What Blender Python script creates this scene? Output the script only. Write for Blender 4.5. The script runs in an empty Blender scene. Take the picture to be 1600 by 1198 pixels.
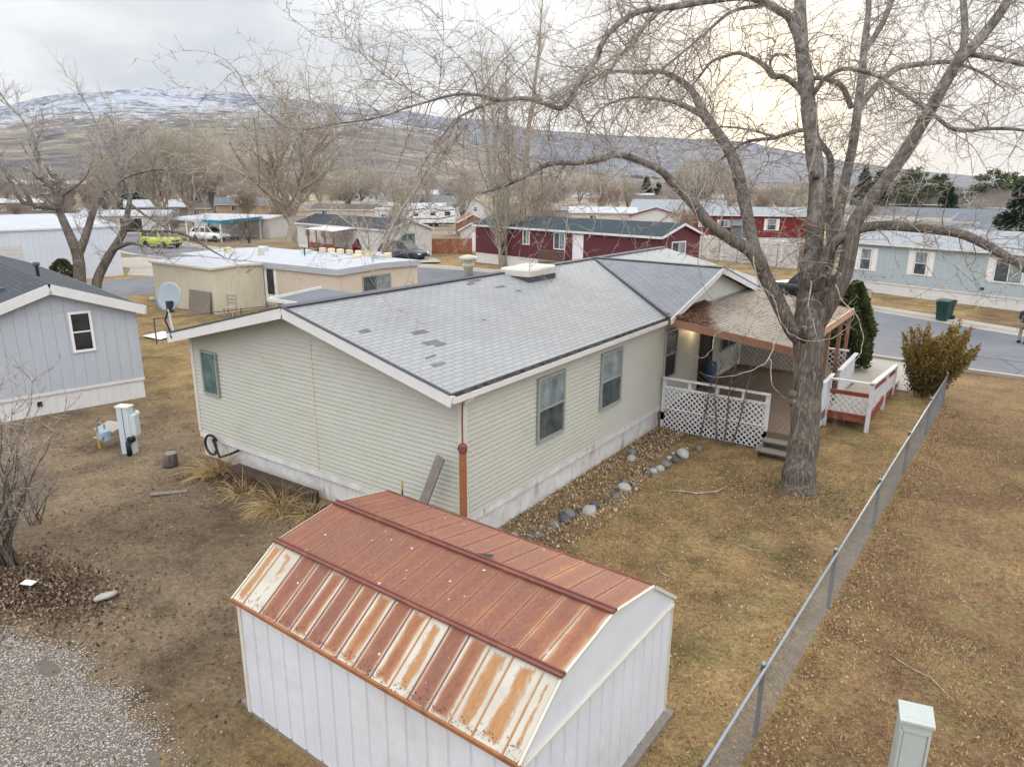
import bpy, math, random
import numpy as np
from mathutils import Vector, Matrix
R = random.Random(7)
sc = bpy.context.scene
COL = sc.collection
PI = math.pi
def V(*a): return Vector(a)
def lin(c):
    return tuple(((x/255)/12.92 if x/255 <= .04045 else ((x/255+.055)/1.055)**2.4) for x in c)
def alb(r, g, b, L=1.25):
    return tuple(min(.85, x/L) for x in lin((r, g, b)))

# ------------------------------------------------------------------ mesh builder
class MB:
    def __init__(s): s.v=[]; s.f=[]; s.uv=[]; s.col=[]; s.M=None; s.has_uv=False; s.has_col=False; s.sm=[]
    def _add(s, pts):
        n=len(s.v)
        if s.M is not None: s.v += [tuple(s.M @ Vector(p)) for p in pts]
        else: s.v += [tuple(p) for p in pts]
        return n
    def face(s, pts, uv=None, col=None):
        n=s._add(pts); s.f.append(tuple(range(n,n+len(pts))))
        if uv: s.has_uv=True
        if col is not None: s.has_col=True
        s.uv.append(uv); s.col.append(col)
    def mesh(s, pts, faces, col=None):
        n=s._add(pts)
        for f in faces:
            s.f.append(tuple(n+i for i in f)); s.uv.append(None); s.col.append(col)
        if col is not None: s.has_col=True
    def box(s, x0,x1,y0,y1,z0,z1,col=None):
        p=[(x0,y0,z0),(x1,y0,z0),(x1,y1,z0),(x0,y1,z0),(x0,y0,z1),(x1,y0,z1),(x1,y1,z1),(x0,y1,z1)]
        s.mesh(p,[(3,2,1,0),(4,5,6,7),(0,1,5,4),(1,2,6,5),(2,3,7,6),(3,0,4,7)],col)
    def bevbox(s,x0,x1,y0,y1,z0,z1,b):
        # box with chamfered vertical and top edges
        def ring(z,i):
            return [(x0+b+i,y0+i,z),(x1-b-i,y0+i,z),(x1-i,y0+b+i,z),(x1-i,y1-b-i,z),(x1-b-i,y1-i,z),(x0+b+i,y1-i,z),(x0+i,y1-b-i,z),(x0+i,y0+b+i,z)]
        p=ring(z0,0)+ring(z1-b,0)+ring(z1,b)
        f=[tuple(reversed(range(8))),tuple(range(16,24))]
        for k in (0,8):
            for i in range(8): f.append((k+i,k+(i+1)%8,k+8+(i+1)%8,k+8+i))
        s.mesh(p,f)
    def beam(s,a,b,w,h,up=(0,0,1)):
        a=Vector(a);b=Vector(b);d=(b-a).normalized();u=Vector(up)
        sd=d.cross(u)
        if sd.length<1e-4: sd=d.cross(Vector((0,1,0)))
        sd.normalize();u=sd.cross(d).normalized()
        p=[]
        for q in (a,b):
            for i,j in ((-1,-1),(1,-1),(1,1),(-1,1)): p.append(q+sd*(w/2*i)+u*(h/2*j))
        s.mesh(p,[(0,1,2,3),(7,6,5,4),(0,4,5,1),(1,5,6,2),(2,6,7,3),(3,7,4,0)])
    def prism(s,poly,off):
        # poly: list of 3D points (planar), off: extrusion vector
        n=len(poly); o=Vector(off); p=[Vector(q) for q in poly]; p+= [q+o for q in p]
        f=[tuple(range(n-1,-1,-1)),tuple(range(n,2*n))]
        for i in range(n): f.append((i,(i+1)%n,n+(i+1)%n,n+i))
        s.mesh(p,f)
    def tube(s,pts,rad,n=6,cap=True,col=None):
        P=[Vector(p) for p in pts]; m=len(P)
        if m<2: return
        if not isinstance(rad,(list,tuple)): rad=[rad]*m
        t=(P[1]-P[0])
        if t.length<1e-7: return
        t.normalize()
        u=t.orthogonal().normalized(); out=[]
        cs=[(math.cos(2*PI*i/n),math.sin(2*PI*i/n)) for i in range(n)]
        for k in range(m):
            d=(P[min(k+1,m-1)]-P[max(k-1,0)])
            if d.length>1e-7: d.normalize()
            else: d=t
            u=(u-d*u.dot(d))
            u=u.normalized() if u.length>1e-6 else d.orthogonal().normalized()
            w=d.cross(u); r=rad[k]; q=P[k]
            for c,sn in cs: out.append(q+u*(c*r)+w*(sn*r))
        f=[]
        for k in range(m-1):
            a=k*n;b=a+n
            for i in range(n):
                j=(i+1)%n; f.append((a+i,a+j,b+j,b+i))
        if cap:
            f.append(tuple(range(n-1,-1,-1))); f.append(tuple(range((m-1)*n,m*n)))
        s.mesh(out,f,col)
    def lathe(s,prof,seg=16,c=(0,0,0),axis='z'):
        out=[];f=[];m=len(prof)
        for r,z in prof:
            for i in range(seg):
                a=2*PI*i/seg
                if axis=='z': out.append((c[0]+r*math.cos(a),c[1]+r*math.sin(a),c[2]+z))
                elif axis=='y': out.append((c[0]+r*math.cos(a),c[1]+z,c[2]+r*math.sin(a)))
                else: out.append((c[0]+z,c[1]+r*math.cos(a),c[2]+r*math.sin(a)))
        for k in range(m-1):
            for i in range(seg):
                j=(i+1)%seg; f.append((k*seg+i,k*seg+j,(k+1)*seg+j,(k+1)*seg+i))
        f.append(tuple(range(seg-1,-1,-1))); f.append(tuple(range((m-1)*seg,m*seg)))
        s.mesh(out,f)
    def build(s,name,mat,parent=None,smooth=False,loc=None):
        me=bpy.data.meshes.new(name); me.from_pydata(s.v,[],s.f)
        if s.has_uv:
            l=me.uv_layers.new(name='UVMap'); arr=[]
            for f,u in zip(s.f,s.uv):
                if u is None: arr += [0.0]*(2*len(f))
                else:
                    for q in u: arr += [q[0],q[1]]
            l.data.foreach_set('uv',arr)
        if s.has_col:
            at=me.attributes.new('tone','FLOAT','FACE'); at.data.foreach_set('value',[(c if c is not None else 0.0) for c in s.col])
        me.validate()
        if smooth: me.polygons.foreach_set('use_smooth',[True]*len(me.polygons))
        if mat: me.materials.append(mat)
        o=bpy.data.objects.new(name,me); COL.objects.link(o)
        if parent: o.parent=parent
        if loc: o.location=loc
        return o
def soup(name,mat,verts,faces,parent=None,tone=None,smooth=False):
    # numpy mesh: verts (n,3), faces (m,k)
    me=bpy.data.meshes.new(name); n=len(verts); m,k=faces.shape
    me.vertices.add(n); me.vertices.foreach_set('co',verts.astype(np.float32).ravel())
    me.loops.add(m*k); me.loops.foreach_set('vertex_index',faces.astype(np.int32).ravel())
    me.polygons.add(m); me.polygons.foreach_set('loop_start',np.arange(0,m*k,k,dtype=np.int32))
    try: me.polygons.foreach_set('loop_total',np.full(m,k,dtype=np.int32))
    except Exception: pass
    if tone is not None:
        at=me.attributes.new('tone','FLOAT','FACE'); at.data.foreach_set('value',tone.astype(np.float32))
    me.update(calc_edges=True); me.validate()
    if smooth: me.polygons.foreach_set('use_smooth',[True]*m)
    if mat: me.materials.append(mat)
    o=bpy.data.objects.new(name,me); COL.objects.link(o)
    if parent: o.parent=parent
    return o
def tag(o,label=None,cat=None,group=None,kind=None):
    if label: o['label']=label
    if cat: o['category']=cat
    if group: o['group']=group
    if kind: o['kind']=kind
    return o
def thing(name,label,cat,loc=(0,0,0),rz=0,group=None,scale=1):
    o=bpy.data.objects.new(name,None); COL.objects.link(o); o.location=loc; o.rotation_euler=(0,0,rz); o.scale=(scale,)*3
    o.empty_display_size=.2
    return tag(o,label,cat,group)
def dup(root,loc,rz=0,label=None,scale=None,group=None):
    r=root.copy(); COL.objects.link(r); r.location=loc; r.rotation_euler=(0,0,rz)
    if scale: r.scale=scale if isinstance(scale,(tuple,list)) else (scale,)*3
    if label: r['label']=label
    if group: r['group']=group
    for ch in list(root.children):
        c=ch.copy(); COL.objects.link(c); c.parent=r
        for g in list(ch.children):
            d=g.copy(); COL.objects.link(d); d.parent=c
    return r

# ------------------------------------------------------------------ materials
class N:
    """small node-graph helper"""
    def __init__(s,name):
        s.m=bpy.data.materials.new(name); s.m.use_nodes=True; s.nt=s.m.node_tree; s.b=s.nt.nodes['Principled BSDF']
        s.b.inputs['Specular IOR Level'].default_value=.3
    def n(s,t,**k):
        x=s.nt.nodes.new(t)
        for a,b in k.items():
            if a.startswith('i_'): x.inputs[int(a[2:]) if a[2:].isdigit() else a[2:]].default_value=b
            else: setattr(x,a,b)
        return x
    def l(s,a,b): s.nt.links.new(a,b)
    def obj(s,scale=(1,1,1)):
        t=s.n('ShaderNodeTexCoord'); mp=s.n('ShaderNodeMapping'); mp.inputs['Scale'].default_value=scale
        s.l(t.outputs['Object'],mp.inputs['Vector']); return mp.outputs[0]
    def noise(s,vec,scale,detail=4,rough=.6,dist=0):
        x=s.n('ShaderNodeTexNoise'); x.inputs['Scale'].default_value=scale; x.inputs['Detail'].default_value=detail
        x.inputs['Roughness'].default_value=rough; x.inputs['Distortion'].default_value=dist
        s.l(vec,x.inputs['Vector']); return x.outputs['Fac']
    def ramp(s,fac,stops,interp='LINEAR'):
        r=s.n('ShaderNodeValToRGB'); cr=r.color_ramp; cr.interpolation=interp
        while len(cr.elements)<len(stops): cr.elements.new(.5)
        for e,(p,c) in zip(cr.elements,stops):
            e.position=p; e.color=(c if len(c)==4 else (*c,1)) if isinstance(c,(tuple,list)) else (c,c,c,1)
        s.l(fac,r.inputs[0]); return r.outputs[0]
    def mix(s,fac,a,b,mode='MIX'):
        x=s.n('ShaderNodeMix',data_type='RGBA',blend_type=mode); 
        if isinstance(fac,(int,float)): x.inputs[0].default_value=fac
        else: s.l(fac,x.inputs[0])
        for i,c in ((6,a),(7,b)):
            if isinstance(c,(tuple,list)): x.inputs[i].default_value=(*c[:3],1)
            else: s.l(c,x.inputs[i])
        return x.outputs[2]
    def math(s,op,a,b=None,c=None,clamp=False):
        x=s.n('ShaderNodeMath',operation=op,use_clamp=clamp)
        for i,q in enumerate((a,b,c)):
            if q is None: continue
            if isinstance(q,(int,float)): x.inputs[i].default_value=q
            else: s.l(q,x.inputs[i])
        return x.outputs[0]
    def attr(s,name):
        x=s.n('ShaderNodeAttribute'); x.attribute_name=name; return x.outputs['Fac']
    def bump(s,h,strength=.4,dist=.02):
        x=s.n('ShaderNodeBump'); x.inputs['Strength'].default_value=strength; x.inputs['Distance'].default_value=dist
        s.l(h,x.inputs['Height']); s.l(x.outputs[0],s.b.inputs['Normal'])
    def out(s,col,rough=.7,metal=0):
        if isinstance(col,(tuple,list)): s.b.inputs['Base Color'].default_value=(*col[:3],1)
        else: s.l(col,s.b.inputs['Base Color'])
        if isinstance(rough,(int,float)): s.b.inputs['Roughness'].default_value=rough
        else: s.l(rough,s.b.inputs['Roughness'])
        s.b.inputs['Metallic'].default_value=metal
        return s.m
def sc3(c,k): return tuple(min(.9,x*k) for x in c[:3])
def paint(name,c,rough=.55,var=.12,scale=3,dirt=None,dirt_amt=.35,bump=0,bscale=40,stretch=(1,1,1),metal=0):
    g=N(name); v=g.obj(stretch)
    f=g.noise(v,scale,5,.65)
    col=g.ramp(f,[(.3,sc3(c,1-var)),(.7,sc3(c,1+var))])
    f2=g.noise(v,scale*9,3,.6); col=g.mix(.25,col,g.ramp(f2,[(.35,sc3(c,1-var*1.5)),(.65,sc3(c,1+var))]))
    if dirt:
        d=g.noise(v,scale*.7,6,.7); d=g.ramp(d,[(.52,0.0),(.72,dirt_amt)]); col=g.mix(d,col,dirt)
    if bump: g.bump(g.noise(v,bscale,4),bump,.01)
    return g.out(col,rough,metal)
def glass(name,c=(.03,.04,.045),rough=.04):
    g=N(name); v=g.obj(); f=g.noise(v,2.5,2); col=g.ramp(f,[(.3,sc3(c,.6)),(.7,sc3(c,1.5))])
    g.b.inputs['Specular IOR Level'].default_value=.6
    return g.out(col,rough)
def tone_mat(name,c1,c2,rough=.8,c3=None,scale=0):
    g=N(name); a=g.attr('tone')
    st=[(0,c1),(1,c2)] if not c3 else [(0,c1),(.55,c2),(1,c3)]
    col=g.ramp(a,st)
    if scale: col=g.mix(.4,col,g.ramp(g.noise(g.obj(),scale,3),[(.3,sc3(c1,.8)),(.7,sc3(c2,1.2))]))
    return g.out(col,rough)
def shingle(name,c,c_gap,row=.14,tab=.3,var=.12,spots=None):
    # course pattern on UVs in metres (u along the eave, v up the slope)
    g=N(name); t=g.n('ShaderNodeUVMap'); br=g.n('ShaderNodeTexBrick')
    br.inputs['Scale'].default_value=1; br.inputs['Brick Width'].default_value=tab; br.inputs['Row Height'].default_value=row
    br.inputs['Mortar Size'].default_value=.009; br.inputs['Mortar Smooth'].default_value=.25; br.inputs['Bias'].default_value=0
    br.inputs['Color1'].default_value=(*sc3(c,1-var),1); br.inputs['Color2'].default_value=(*sc3(c,1+var),1); br.inputs['Mortar'].default_value=(*c_gap,1)
    g.l(t.outputs[0],br.inputs['Vector'])
    f=g.noise(t.outputs[0],.55,6,.7); col=g.mix(.55,br.outputs['Color'],g.ramp(f,[(.3,sc3(c,.8)),(.7,sc3(c,1.15))]),'MIX')
    col=g.mix(br.outputs['Fac'],col,c_gap)
    gr=g.noise(t.outputs[0],60,2,.8); col=g.mix(.5,col,g.ramp(gr,[(.3,(.72,)*3),(.7,(1.0,)*3)]),'MULTIPLY')
    if spots:
        mp=g.n('ShaderNodeMapping'); mp.inputs['Scale'].default_value=(1.0/tab*1,1.0/row,1); g.l(t.outputs[0],mp.inputs[0])
        vo=g.n('ShaderNodeTexVoronoi'); vo.inputs['Scale'].default_value=.33; g.l(mp.outputs[0],vo.inputs['Vector'])
        s=g.ramp(vo.outputs['Distance'],[(.10,1.0),(.16,0.0)]); n2=g.ramp(g.noise(t.outputs[0],.7,2),[(.58,0.0),(.66,.8)])
        col=g.mix(g.math('MULTIPLY',s,n2),col,spots)
    g.bump(br.outputs['Fac'],-.5,.012)
    return g.out(col,.85)
M={}
M['patch']=paint('worn_grey_felt',alb(122,123,127,1.4),.9,.3,7)
M['white']=paint('white_paint',alb(212,210,209,1.0),.5,.06,2,(.45,.38,.3),.2)
M['white_w']=paint('weathered_white_paint',alb(208,208,211,1.0),.6,.08,4,(.33,.25,.18),.55,.15,30)
M['cream_trim']=paint('cream_trim',alb(200,196,184,1.0),.5,.06,4)
M['lap']=paint('tan_lap_siding',(.475,.47,.412),.5,.05,1.2,(.36,.345,.27),.35,.05,20,(1,1,2))
M['grey_t']=paint('grey_siding',alb(176,180,188,1.0),.6,.06,1.5,(.4,.4,.42),.3,.1,60,(6,6,1))
M['blue_t']=paint('pale_blue_siding',alb(172,184,190,1.05),.6,.05,1.2,None,0,.05,60)
M['burg']=paint('burgundy_siding',alb(96,48,54,1.05),.65,.08,1.2,None,0,.05,60)
M['red']=paint('barn_red_siding',alb(132,48,46,1.3),.65,.08,1)
M['beige']=paint('beige_siding',alb(204,197,178,1.05),.6,.06,1.2,(.4,.33,.24),.4,.05,30,(3,3,1))
M['pinktan']=paint('pinkish_tan_siding',alb(204,190,176,1.05),.6,.06,1.2,(.4,.3,.22),.3,.05,30,(3,3,1))
M['whitewall']=paint('off_white_siding',alb(200,196,192,1.0),.6,.06,1.0)
M['metalwall']=paint('pale_blue_grey_metal',alb(203,206,214,1.0),.45,.05,.6)
M['snow']=paint('white_roof_coating',alb(208,211,220,1.6),.6,.10,.8,(.4,.38,.36),.3)
M['darkroof']=paint('dark_shingle_roof',alb(72,76,84,1.45),.9,.2,1.5,None,0,.3,50)
M['brownroof']=paint('brown_shingle_roof',alb(110,100,96,1.45),.9,.2,1.5,None,0,.3,50)
M['slateroof']=paint('slate_green_shingle_roof',alb(60,74,82,1.45),.9,.18,2.5,None,0,.3,50)
M['greyroof']=paint('grey_shingle_roof',alb(166,172,178,1.45),.9,.12,1.5,None,0,.3,50)
M['midroof']=paint('mid_grey_roof',alb(122,128,136,1.45),.9,.14,1.0,None,0,.2,50)
M['tanroof']=paint('tan_grey_roof',alb(160,150,138,1.45),.9,.14,.7)
M['orange']=paint('ochre_siding',alb(192,166,136,1.05),.7,.1,1)
M['cream']=paint('cream_siding',alb(222,208,172,1.05),.7,.06,1)
M['brick']=paint('dull_brick',alb(140,98,78,1.0),.85,.2,6)
M['wood']=paint('cedar_fence_boards',alb(140,88,66,1.0),.8,.25,2,None,0,.3,20,(5,5,.6))
M['oldwood']=paint('grey_weathered_wood',alb(136,128,120,1.1),.9,.3,3,(.12,.10,.085),.5,.5,30,(6,6,1))
M['darkwood']=paint('dark_railway_timber',alb(84,68,58,1.3),.95,.3,4,(.03,.025,.02),.6,.6,30,(1,6,6))
M['deckwood']=paint('worn_brown_deck_boards',alb(118,100,84,1.2),.85,.2,2.5,(.10,.08,.06),.5,.3,30,(1,6,1))
M['palewood']=paint('bleached_ramp_boards',alb(186,172,156,1.4),.8,.15,2,(.25,.2,.15),.5,.3,30)
M['redwood']=paint('rust_red_deck_stain',alb(128,58,44,1.0),.7,.15,4,(.5,.45,.4),.25)
M['beamwood']=paint('brown_painted_fascia',alb(150,110,90,1.05),.65,.14,4,(.35,.26,.2),.35)
M['beamtan']=paint('pinkish_tan_fascia',alb(190,150,122,1.1),.65,.1,4)
M['asphalt']=None
M['concrete']=paint('pale_concrete',alb(192,184,174,1.62),.85,.1,.5,(.16,.14,.12),.45,.2,30)
M['galv']=paint('galvanised_steel',alb(150,156,162,1.2),.4,.12,20,None,0,0,40,(1,1,1),.35)
M['darkmetal']=paint('dark_metal',(.03,.03,.035),.45,.2,5)
M['black']=paint('black_rubber',(.014,.014,.015),.6,.2,5)
M['winframe']=paint('window_frame_grey_brown',alb(150,150,146,1.0),.45,.08,8)
M['winwhite']=paint('window_frame_white',alb(228,224,222,1.0),.45,.05,8)
M['glass']=glass('window_glass',(.06,.075,.082))
M['glass_up']=glass('window_glass_pale_blind_painted_sky',(.2,.235,.25))  # lighter base colour: pale blind tone plus a painted sky reflection
M['dishgrey']=paint('grey_dish_enamel',alb(148,157,164,1.05),.5,.06,3)
M['glass_teal']=glass('teal_tinted_glass',(.07,.13,.125),.12)
M['glass_dark']=glass('dark_window_glass',(.02,.022,.025))
M['carglass']=glass('car_glass',(.015,.018,.02))
M['chrome']=paint('chrome_trim',(.6,.6,.62),.25,.05,5,None,0,0,40,(1,1,1),.8)
M['red_lens']=paint('red_lens',(.45,.02,.02),.2,.1,10)
M['lens']=paint('clear_lens',(.7,.7,.7),.15,.05,10)
M['rubber']=paint('tyre_rubber',(.018,.018,.018),.85,.2,10)
M['bark']=None
# main roof shingles
M['roof']=shingle('pale_grey_shingles',alb(180,181,183,1.36),alb(134,136,141,1.4),.127,.305,.11)
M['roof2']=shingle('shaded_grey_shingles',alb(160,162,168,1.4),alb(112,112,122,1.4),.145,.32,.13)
M['felt']=paint('dark_bare_felt',alb(104,106,110,1.4),.9,.25,8)
M['gh_roof']=shingle('charcoal_shingles',alb(78,82,92,1.4),(.02,.02,.025),.14,.32,.3)
# asphalt with cracks
g=N('asphalt'); v=g.obj(); f=g.noise(v,.25,6,.7); c=g.ramp(f,[(.3,alb(112,114,122,1.6)),(.7,alb(146,147,154,1.6))])
sp=g.noise(v,55,2,.8); c=g.mix(.5,c,g.ramp(sp,[(.3,(.55,)*3),(.7,(1.25,)*3)]),'MULTIPLY')
vo=g.n('ShaderNodeTexVoronoi',feature='DISTANCE_TO_EDGE'); vo.inputs['Scale'].default_value=.16
dn=g.n('ShaderNodeTexNoise'); dn.inputs['Scale'].default_value=.6; g.l(v,dn.inputs['Vector'])
g.l(g.mix(.35,v,dn.outputs['Color']),vo.inputs['Vector'])
c=g.mix(g.ramp(vo.outputs['Distance'],[(.0012,.75),(.0035,0.0)]),c,(.03,.03,.034))
g.bump(sp,.3,.01); M['asphalt']=g.out(c,.9)
def bark(name,c1,c2,c3,sx=9,sz=1.6,b=.9,young_lit=None):
    g=N(name); v=g.obj((sx,sx,sz)); f=g.noise(v,1.6,6,.65,.6); c=g.ramp(f,[(.40,c1),(.5,c2),(.63,c3)])
    v2=g.obj(); c=g.mix(.35,c,g.ramp(g.noise(v2,1.4,4),[(.3,sc3(c2,.7)),(.7,sc3(c3,1.1))]))
    if young_lit:  # upper limbs paler with height: younger bark plus bright light painted in
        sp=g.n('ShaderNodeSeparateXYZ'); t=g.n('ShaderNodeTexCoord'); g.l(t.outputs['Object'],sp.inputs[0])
        y=g.ramp(g.math('ADD',g.math('DIVIDE',g.math('SUBTRACT',sp.outputs[2],young_lit[0]),young_lit[1]),g.math('MULTIPLY',g.math('SUBTRACT',g.noise(v2,.8,3),.5),.8)),[(0,0.0),(1,.62)])
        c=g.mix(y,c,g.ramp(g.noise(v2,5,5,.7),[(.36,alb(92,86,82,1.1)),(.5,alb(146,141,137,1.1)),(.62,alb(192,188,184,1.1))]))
    g.bump(f,b,.03); return g.out(c,.9)
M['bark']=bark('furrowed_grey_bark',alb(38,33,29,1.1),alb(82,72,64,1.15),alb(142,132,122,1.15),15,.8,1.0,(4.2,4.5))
M['twig']=bark('pale_grey_brown_twigs',alb(98,86,78,1.05),alb(146,134,124,1.05),alb(192,182,172,1.05),6,6,.2)
M['barkpale']=bark('pale_cottonwood_bark',alb(112,100,88,1.1),alb(150,138,124,1.1),alb(186,174,160,1.1),6,2,.4)
M['twigtan']=bark('tan_crown_twigs',alb(138,128,114,1.05),alb(166,156,140,1.05),alb(192,184,168,1.05),3,3,.1)
M['twiggrey']=bark('grey_crown_twigs',alb(118,110,106,1.05),alb(144,136,130,1.05),alb(174,166,160,1.05),3,3,.1)
M['twigrust']=bark('rust_crown_twigs',alb(122,102,90,1.05),alb(146,126,112,1.05),alb(172,154,140,1.05),3,3,.1)
M['barkdark']=bark('dark_bark',alb(60,52,46,1.1),alb(92,82,74,1.1),alb(128,118,108,1.1),8,2,.6)
M['conifer']=tone_mat('dark_conifer_needles',alb(28,38,34,.9),alb(66,84,66,.9))
M['pine']=tone_mat('pine_needles',alb(48,58,42,.9),alb(104,112,76,.9))
M['arbor']=tone_mat('arborvitae_leaves',alb(30,36,22,.9),alb(92,98,52,.9))
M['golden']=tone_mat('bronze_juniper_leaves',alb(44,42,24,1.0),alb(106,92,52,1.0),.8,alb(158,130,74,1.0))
M['blade']=tone_mat('dry_grass_blades',alb(106,82,52,1.15),alb(162,132,90,1.15),.9,alb(204,178,132,1.15))
M['blade2']=tone_mat('dull_yard_grass_blades',alb(84,70,56,1.25),alb(130,110,88,1.25),.9,alb(176,156,126,1.25))
M['leaf']=tone_mat('fallen_leaves',alb(106,74,52,1.2),alb(152,116,86,1.2),.85,alb(200,170,138,1.2))
M['leafpale']=tone_mat('curled_pale_leaves',alb(106,72,50,1.4),alb(176,148,118,1.4),.85,alb(216,200,176,1.4))
M['straw']=tone_mat('straw_grass',alb(140,114,76,1.1),alb(190,162,114,1.1),.9,alb(216,194,150,1.1))
M['needles']=tone_mat('rusty_needles',alb(104,74,56,1.2),alb(150,112,86,1.2),.9)
M['patio']=paint('grimy_patio_panels',alb(188,178,166,1.22),.6,.1,2,(.24,.18,.13),.5,.1,30,(1,5,1))
M['gutterdirt']=tone_mat('black_gutter_muck',(.012,.011,.010),(.05,.04,.033),.9)
M['litter']=tone_mat('dark_leaf_litter',alb(58,46,38,1.35),alb(112,90,70,1.35),.9,alb(170,150,126,1.35))
M['gravelm']=tone_mat('grey_gravel',alb(112,103,96,1.2),alb(162,152,143,1.2),.85,alb(206,197,188,1.2))
M['stone']=paint('field_stone',alb(128,126,126,1.3),.85,.25,5,(.3,.28,.25),.4,.5,14)
M['stone2']=paint('pale_field_stone',alb(176,172,166,1.3),.85,.2,6,None,0,.5,14)
M['stone3']=paint('dark_field_stone',alb(92,92,98,1.3),.85,.25,5,None,0,.5,14)
M['utility']=paint('grey_green_utility_paint',alb(176,182,178,1.1),.5,.07,3,(.4,.36,.3),.25)
M['utilblue']=paint('pale_blue_grey_enamel',alb(190,200,206,1.05),.5,.06,3,(.4,.36,.3),.25)
# rust for the tool shed roof: UV = position inside one panel, attribute tone = rust level
g=N('rusted_white_roof_panels')
t=g.n('ShaderNodeUVMap'); sep=g.n('ShaderNodeSeparateXYZ'); g.l(t.outputs[0],sep.inputs[0])
u,w=sep.outputs[0],sep.outputs[1]
du=g.math('MINIMUM',u,g.math('SUBTRACT',1.0,u)); dw=g.math('MINIMUM',w,g.math('SUBTRACT',1.0,w))
d=g.math('MINIMUM',du,g.math('MULTIPLY',dw,3.0))
v=g.obj(); n1=g.noise(g.obj((1.35,.5,.5)),5.0,7,.68,.15); n2=g.noise(g.obj((1.6,.8,.8)),19,5,.7); n3=g.noise(v,1.3,5,.65)
lev=g.attr('tone'); inv=g.math('SUBTRACT',1.0,lev)
e=g.math('ADD',d,g.math('MULTIPLY',g.math('SUBTRACT',n1,.5),g.math('ADD',g.math('MULTIPLY',inv,1.7),.06)))
e=g.math('SUBTRACT',e,g.math('MULTIPLY',inv,.42)); e=g.math('ADD',e,g.math('MULTIPLY',g.math('SUBTRACT',n2,.5),.06))
mask=g.ramp(e,[(-.0,0.0),(.05,.55),(.15,1.0)])
dp=g.math('ADD',g.math('ADD',g.math('MULTIPLY',e,1.5),g.math('MULTIPLY',g.math('SUBTRACT',lev,.8),2.0)),g.math('MULTIPLY',g.math('SUBTRACT',n3,.5),1.7))
deep=g.ramp(dp,[(.05,alb(190,144,94,1.3)),(.3,alb(170,114,80,1.3)),(.6,alb(150,96,74,1.35)),(1.0,alb(132,88,78,1.35))])
deep=g.mix(.35,deep,g.ramp(n2,[(.3,alb(112,72,62,1.35)),(.7,alb(182,130,98,1.35))]))
cr=g.ramp(g.noise(v,2,5),[(.3,alb(194,186,172,1.35)),(.7,alb(216,210,198,1.35))])
col=g.mix(mask,cr,deep)
vo=g.n('ShaderNodeTexVoronoi'); vo.inputs['Scale'].default_value=9; g.l(v,vo.inputs['Vector'])
sz=g.ramp(vo.outputs['Color'],[(.45,0.0),(1,1.0)])
spot=g.math('LESS_THAN',vo.outputs['Distance'],g.math('MULTIPLY',sz,.19))
spot=g.math('MULTIPLY',spot,g.ramp(g.noise(v,.9,2),[(.36,0.0),(.46,1.0)]))
vo2=g.n('ShaderNodeTexVoronoi'); vo2.inputs['Scale'].default_value=26; g.l(v,vo2.inputs['Vector']); sp2=g.math('LESS_THAN',vo2.outputs['Distance'],g.math('MULTIPLY',g.ramp(vo2.outputs['Color'],[(.6,0.0),(1,1.0)]),.2)); spot=g.math('MAXIMUM',spot,g.math('MULTIPLY',sp2,.75))
col=g.mix(g.math('MULTIPLY',spot,g.ramp(lev,[(0,0.0),(.955,0.9)],'CONSTANT')),col,alb(226,206,206,1.3))
g.bump(n2,.12,.01)
M['rustroof']=g.out(col,.7)
M['rust']=paint('rusted_brown_metal',alb(128,78,70,1.3),.7,.18,4,alb(182,122,88,1.3),.6,.2,40)
M['rustpipe']=paint('orange_rusted_pipe',alb(158,104,70,1.15),.75,.25,5,(.1,.05,.03),.6,.3,40,(1,1,.4))
M['shedwall']=paint('pale_lilac_white_metal',(.63,.64,.68),.45,.07,1.0,(.42,.36,.33),.4,.10,7)
# skirting with rust runs
g=N('stained_white_skirting'); v=g.obj((1.5,1.5,.6)); n1=g.noise(v,1.6,6,.7); base=g.ramp(g.noise(g.obj(),3,4),[(.3,alb(192,190,188,1.0)),(.7,alb(220,218,215,1.0))])
n2=g.noise(g.obj((7,7,.5)),1.2,4,.6); m1=g.math('MULTIPLY',g.ramp(n1,[(.5,0.0),(.62,1.0)]),g.ramp(n2,[(.47,0.0),(.62,.7)]))
M['skirt']=g.out(g.mix(m1,base,alb(150,122,98,1.05)),.6)
def carpaint(name,c,metal=.3):
    g=N(name); v=g.obj(); col=g.ramp(g.noise(v,3,2),[(.3,sc3(c,.92)),(.7,sc3(c,1.08))]); g.b.inputs['Coat Weight'].default_value=.6; g.b.inputs['Coat Roughness'].default_value=.08
    return g.out(col,.35,metal)
M['suv']=carpaint('dark_blue_grey_car_paint',(.045,.05,.068))
M['jeep']=carpaint('lime_yellow_car_paint',alb(186,196,70,1.1),0)
M['carwhite']=carpaint('white_car_paint',(.75,.76,.78),0)
M['carblack']=carpaint('black_car_paint',(.012,.012,.014))
M['carsilver']=carpaint('silver_car_paint',(.4,.4,.41))
M['carred']=carpaint('dark_red_car_paint',(.2,.02,.02))
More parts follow.
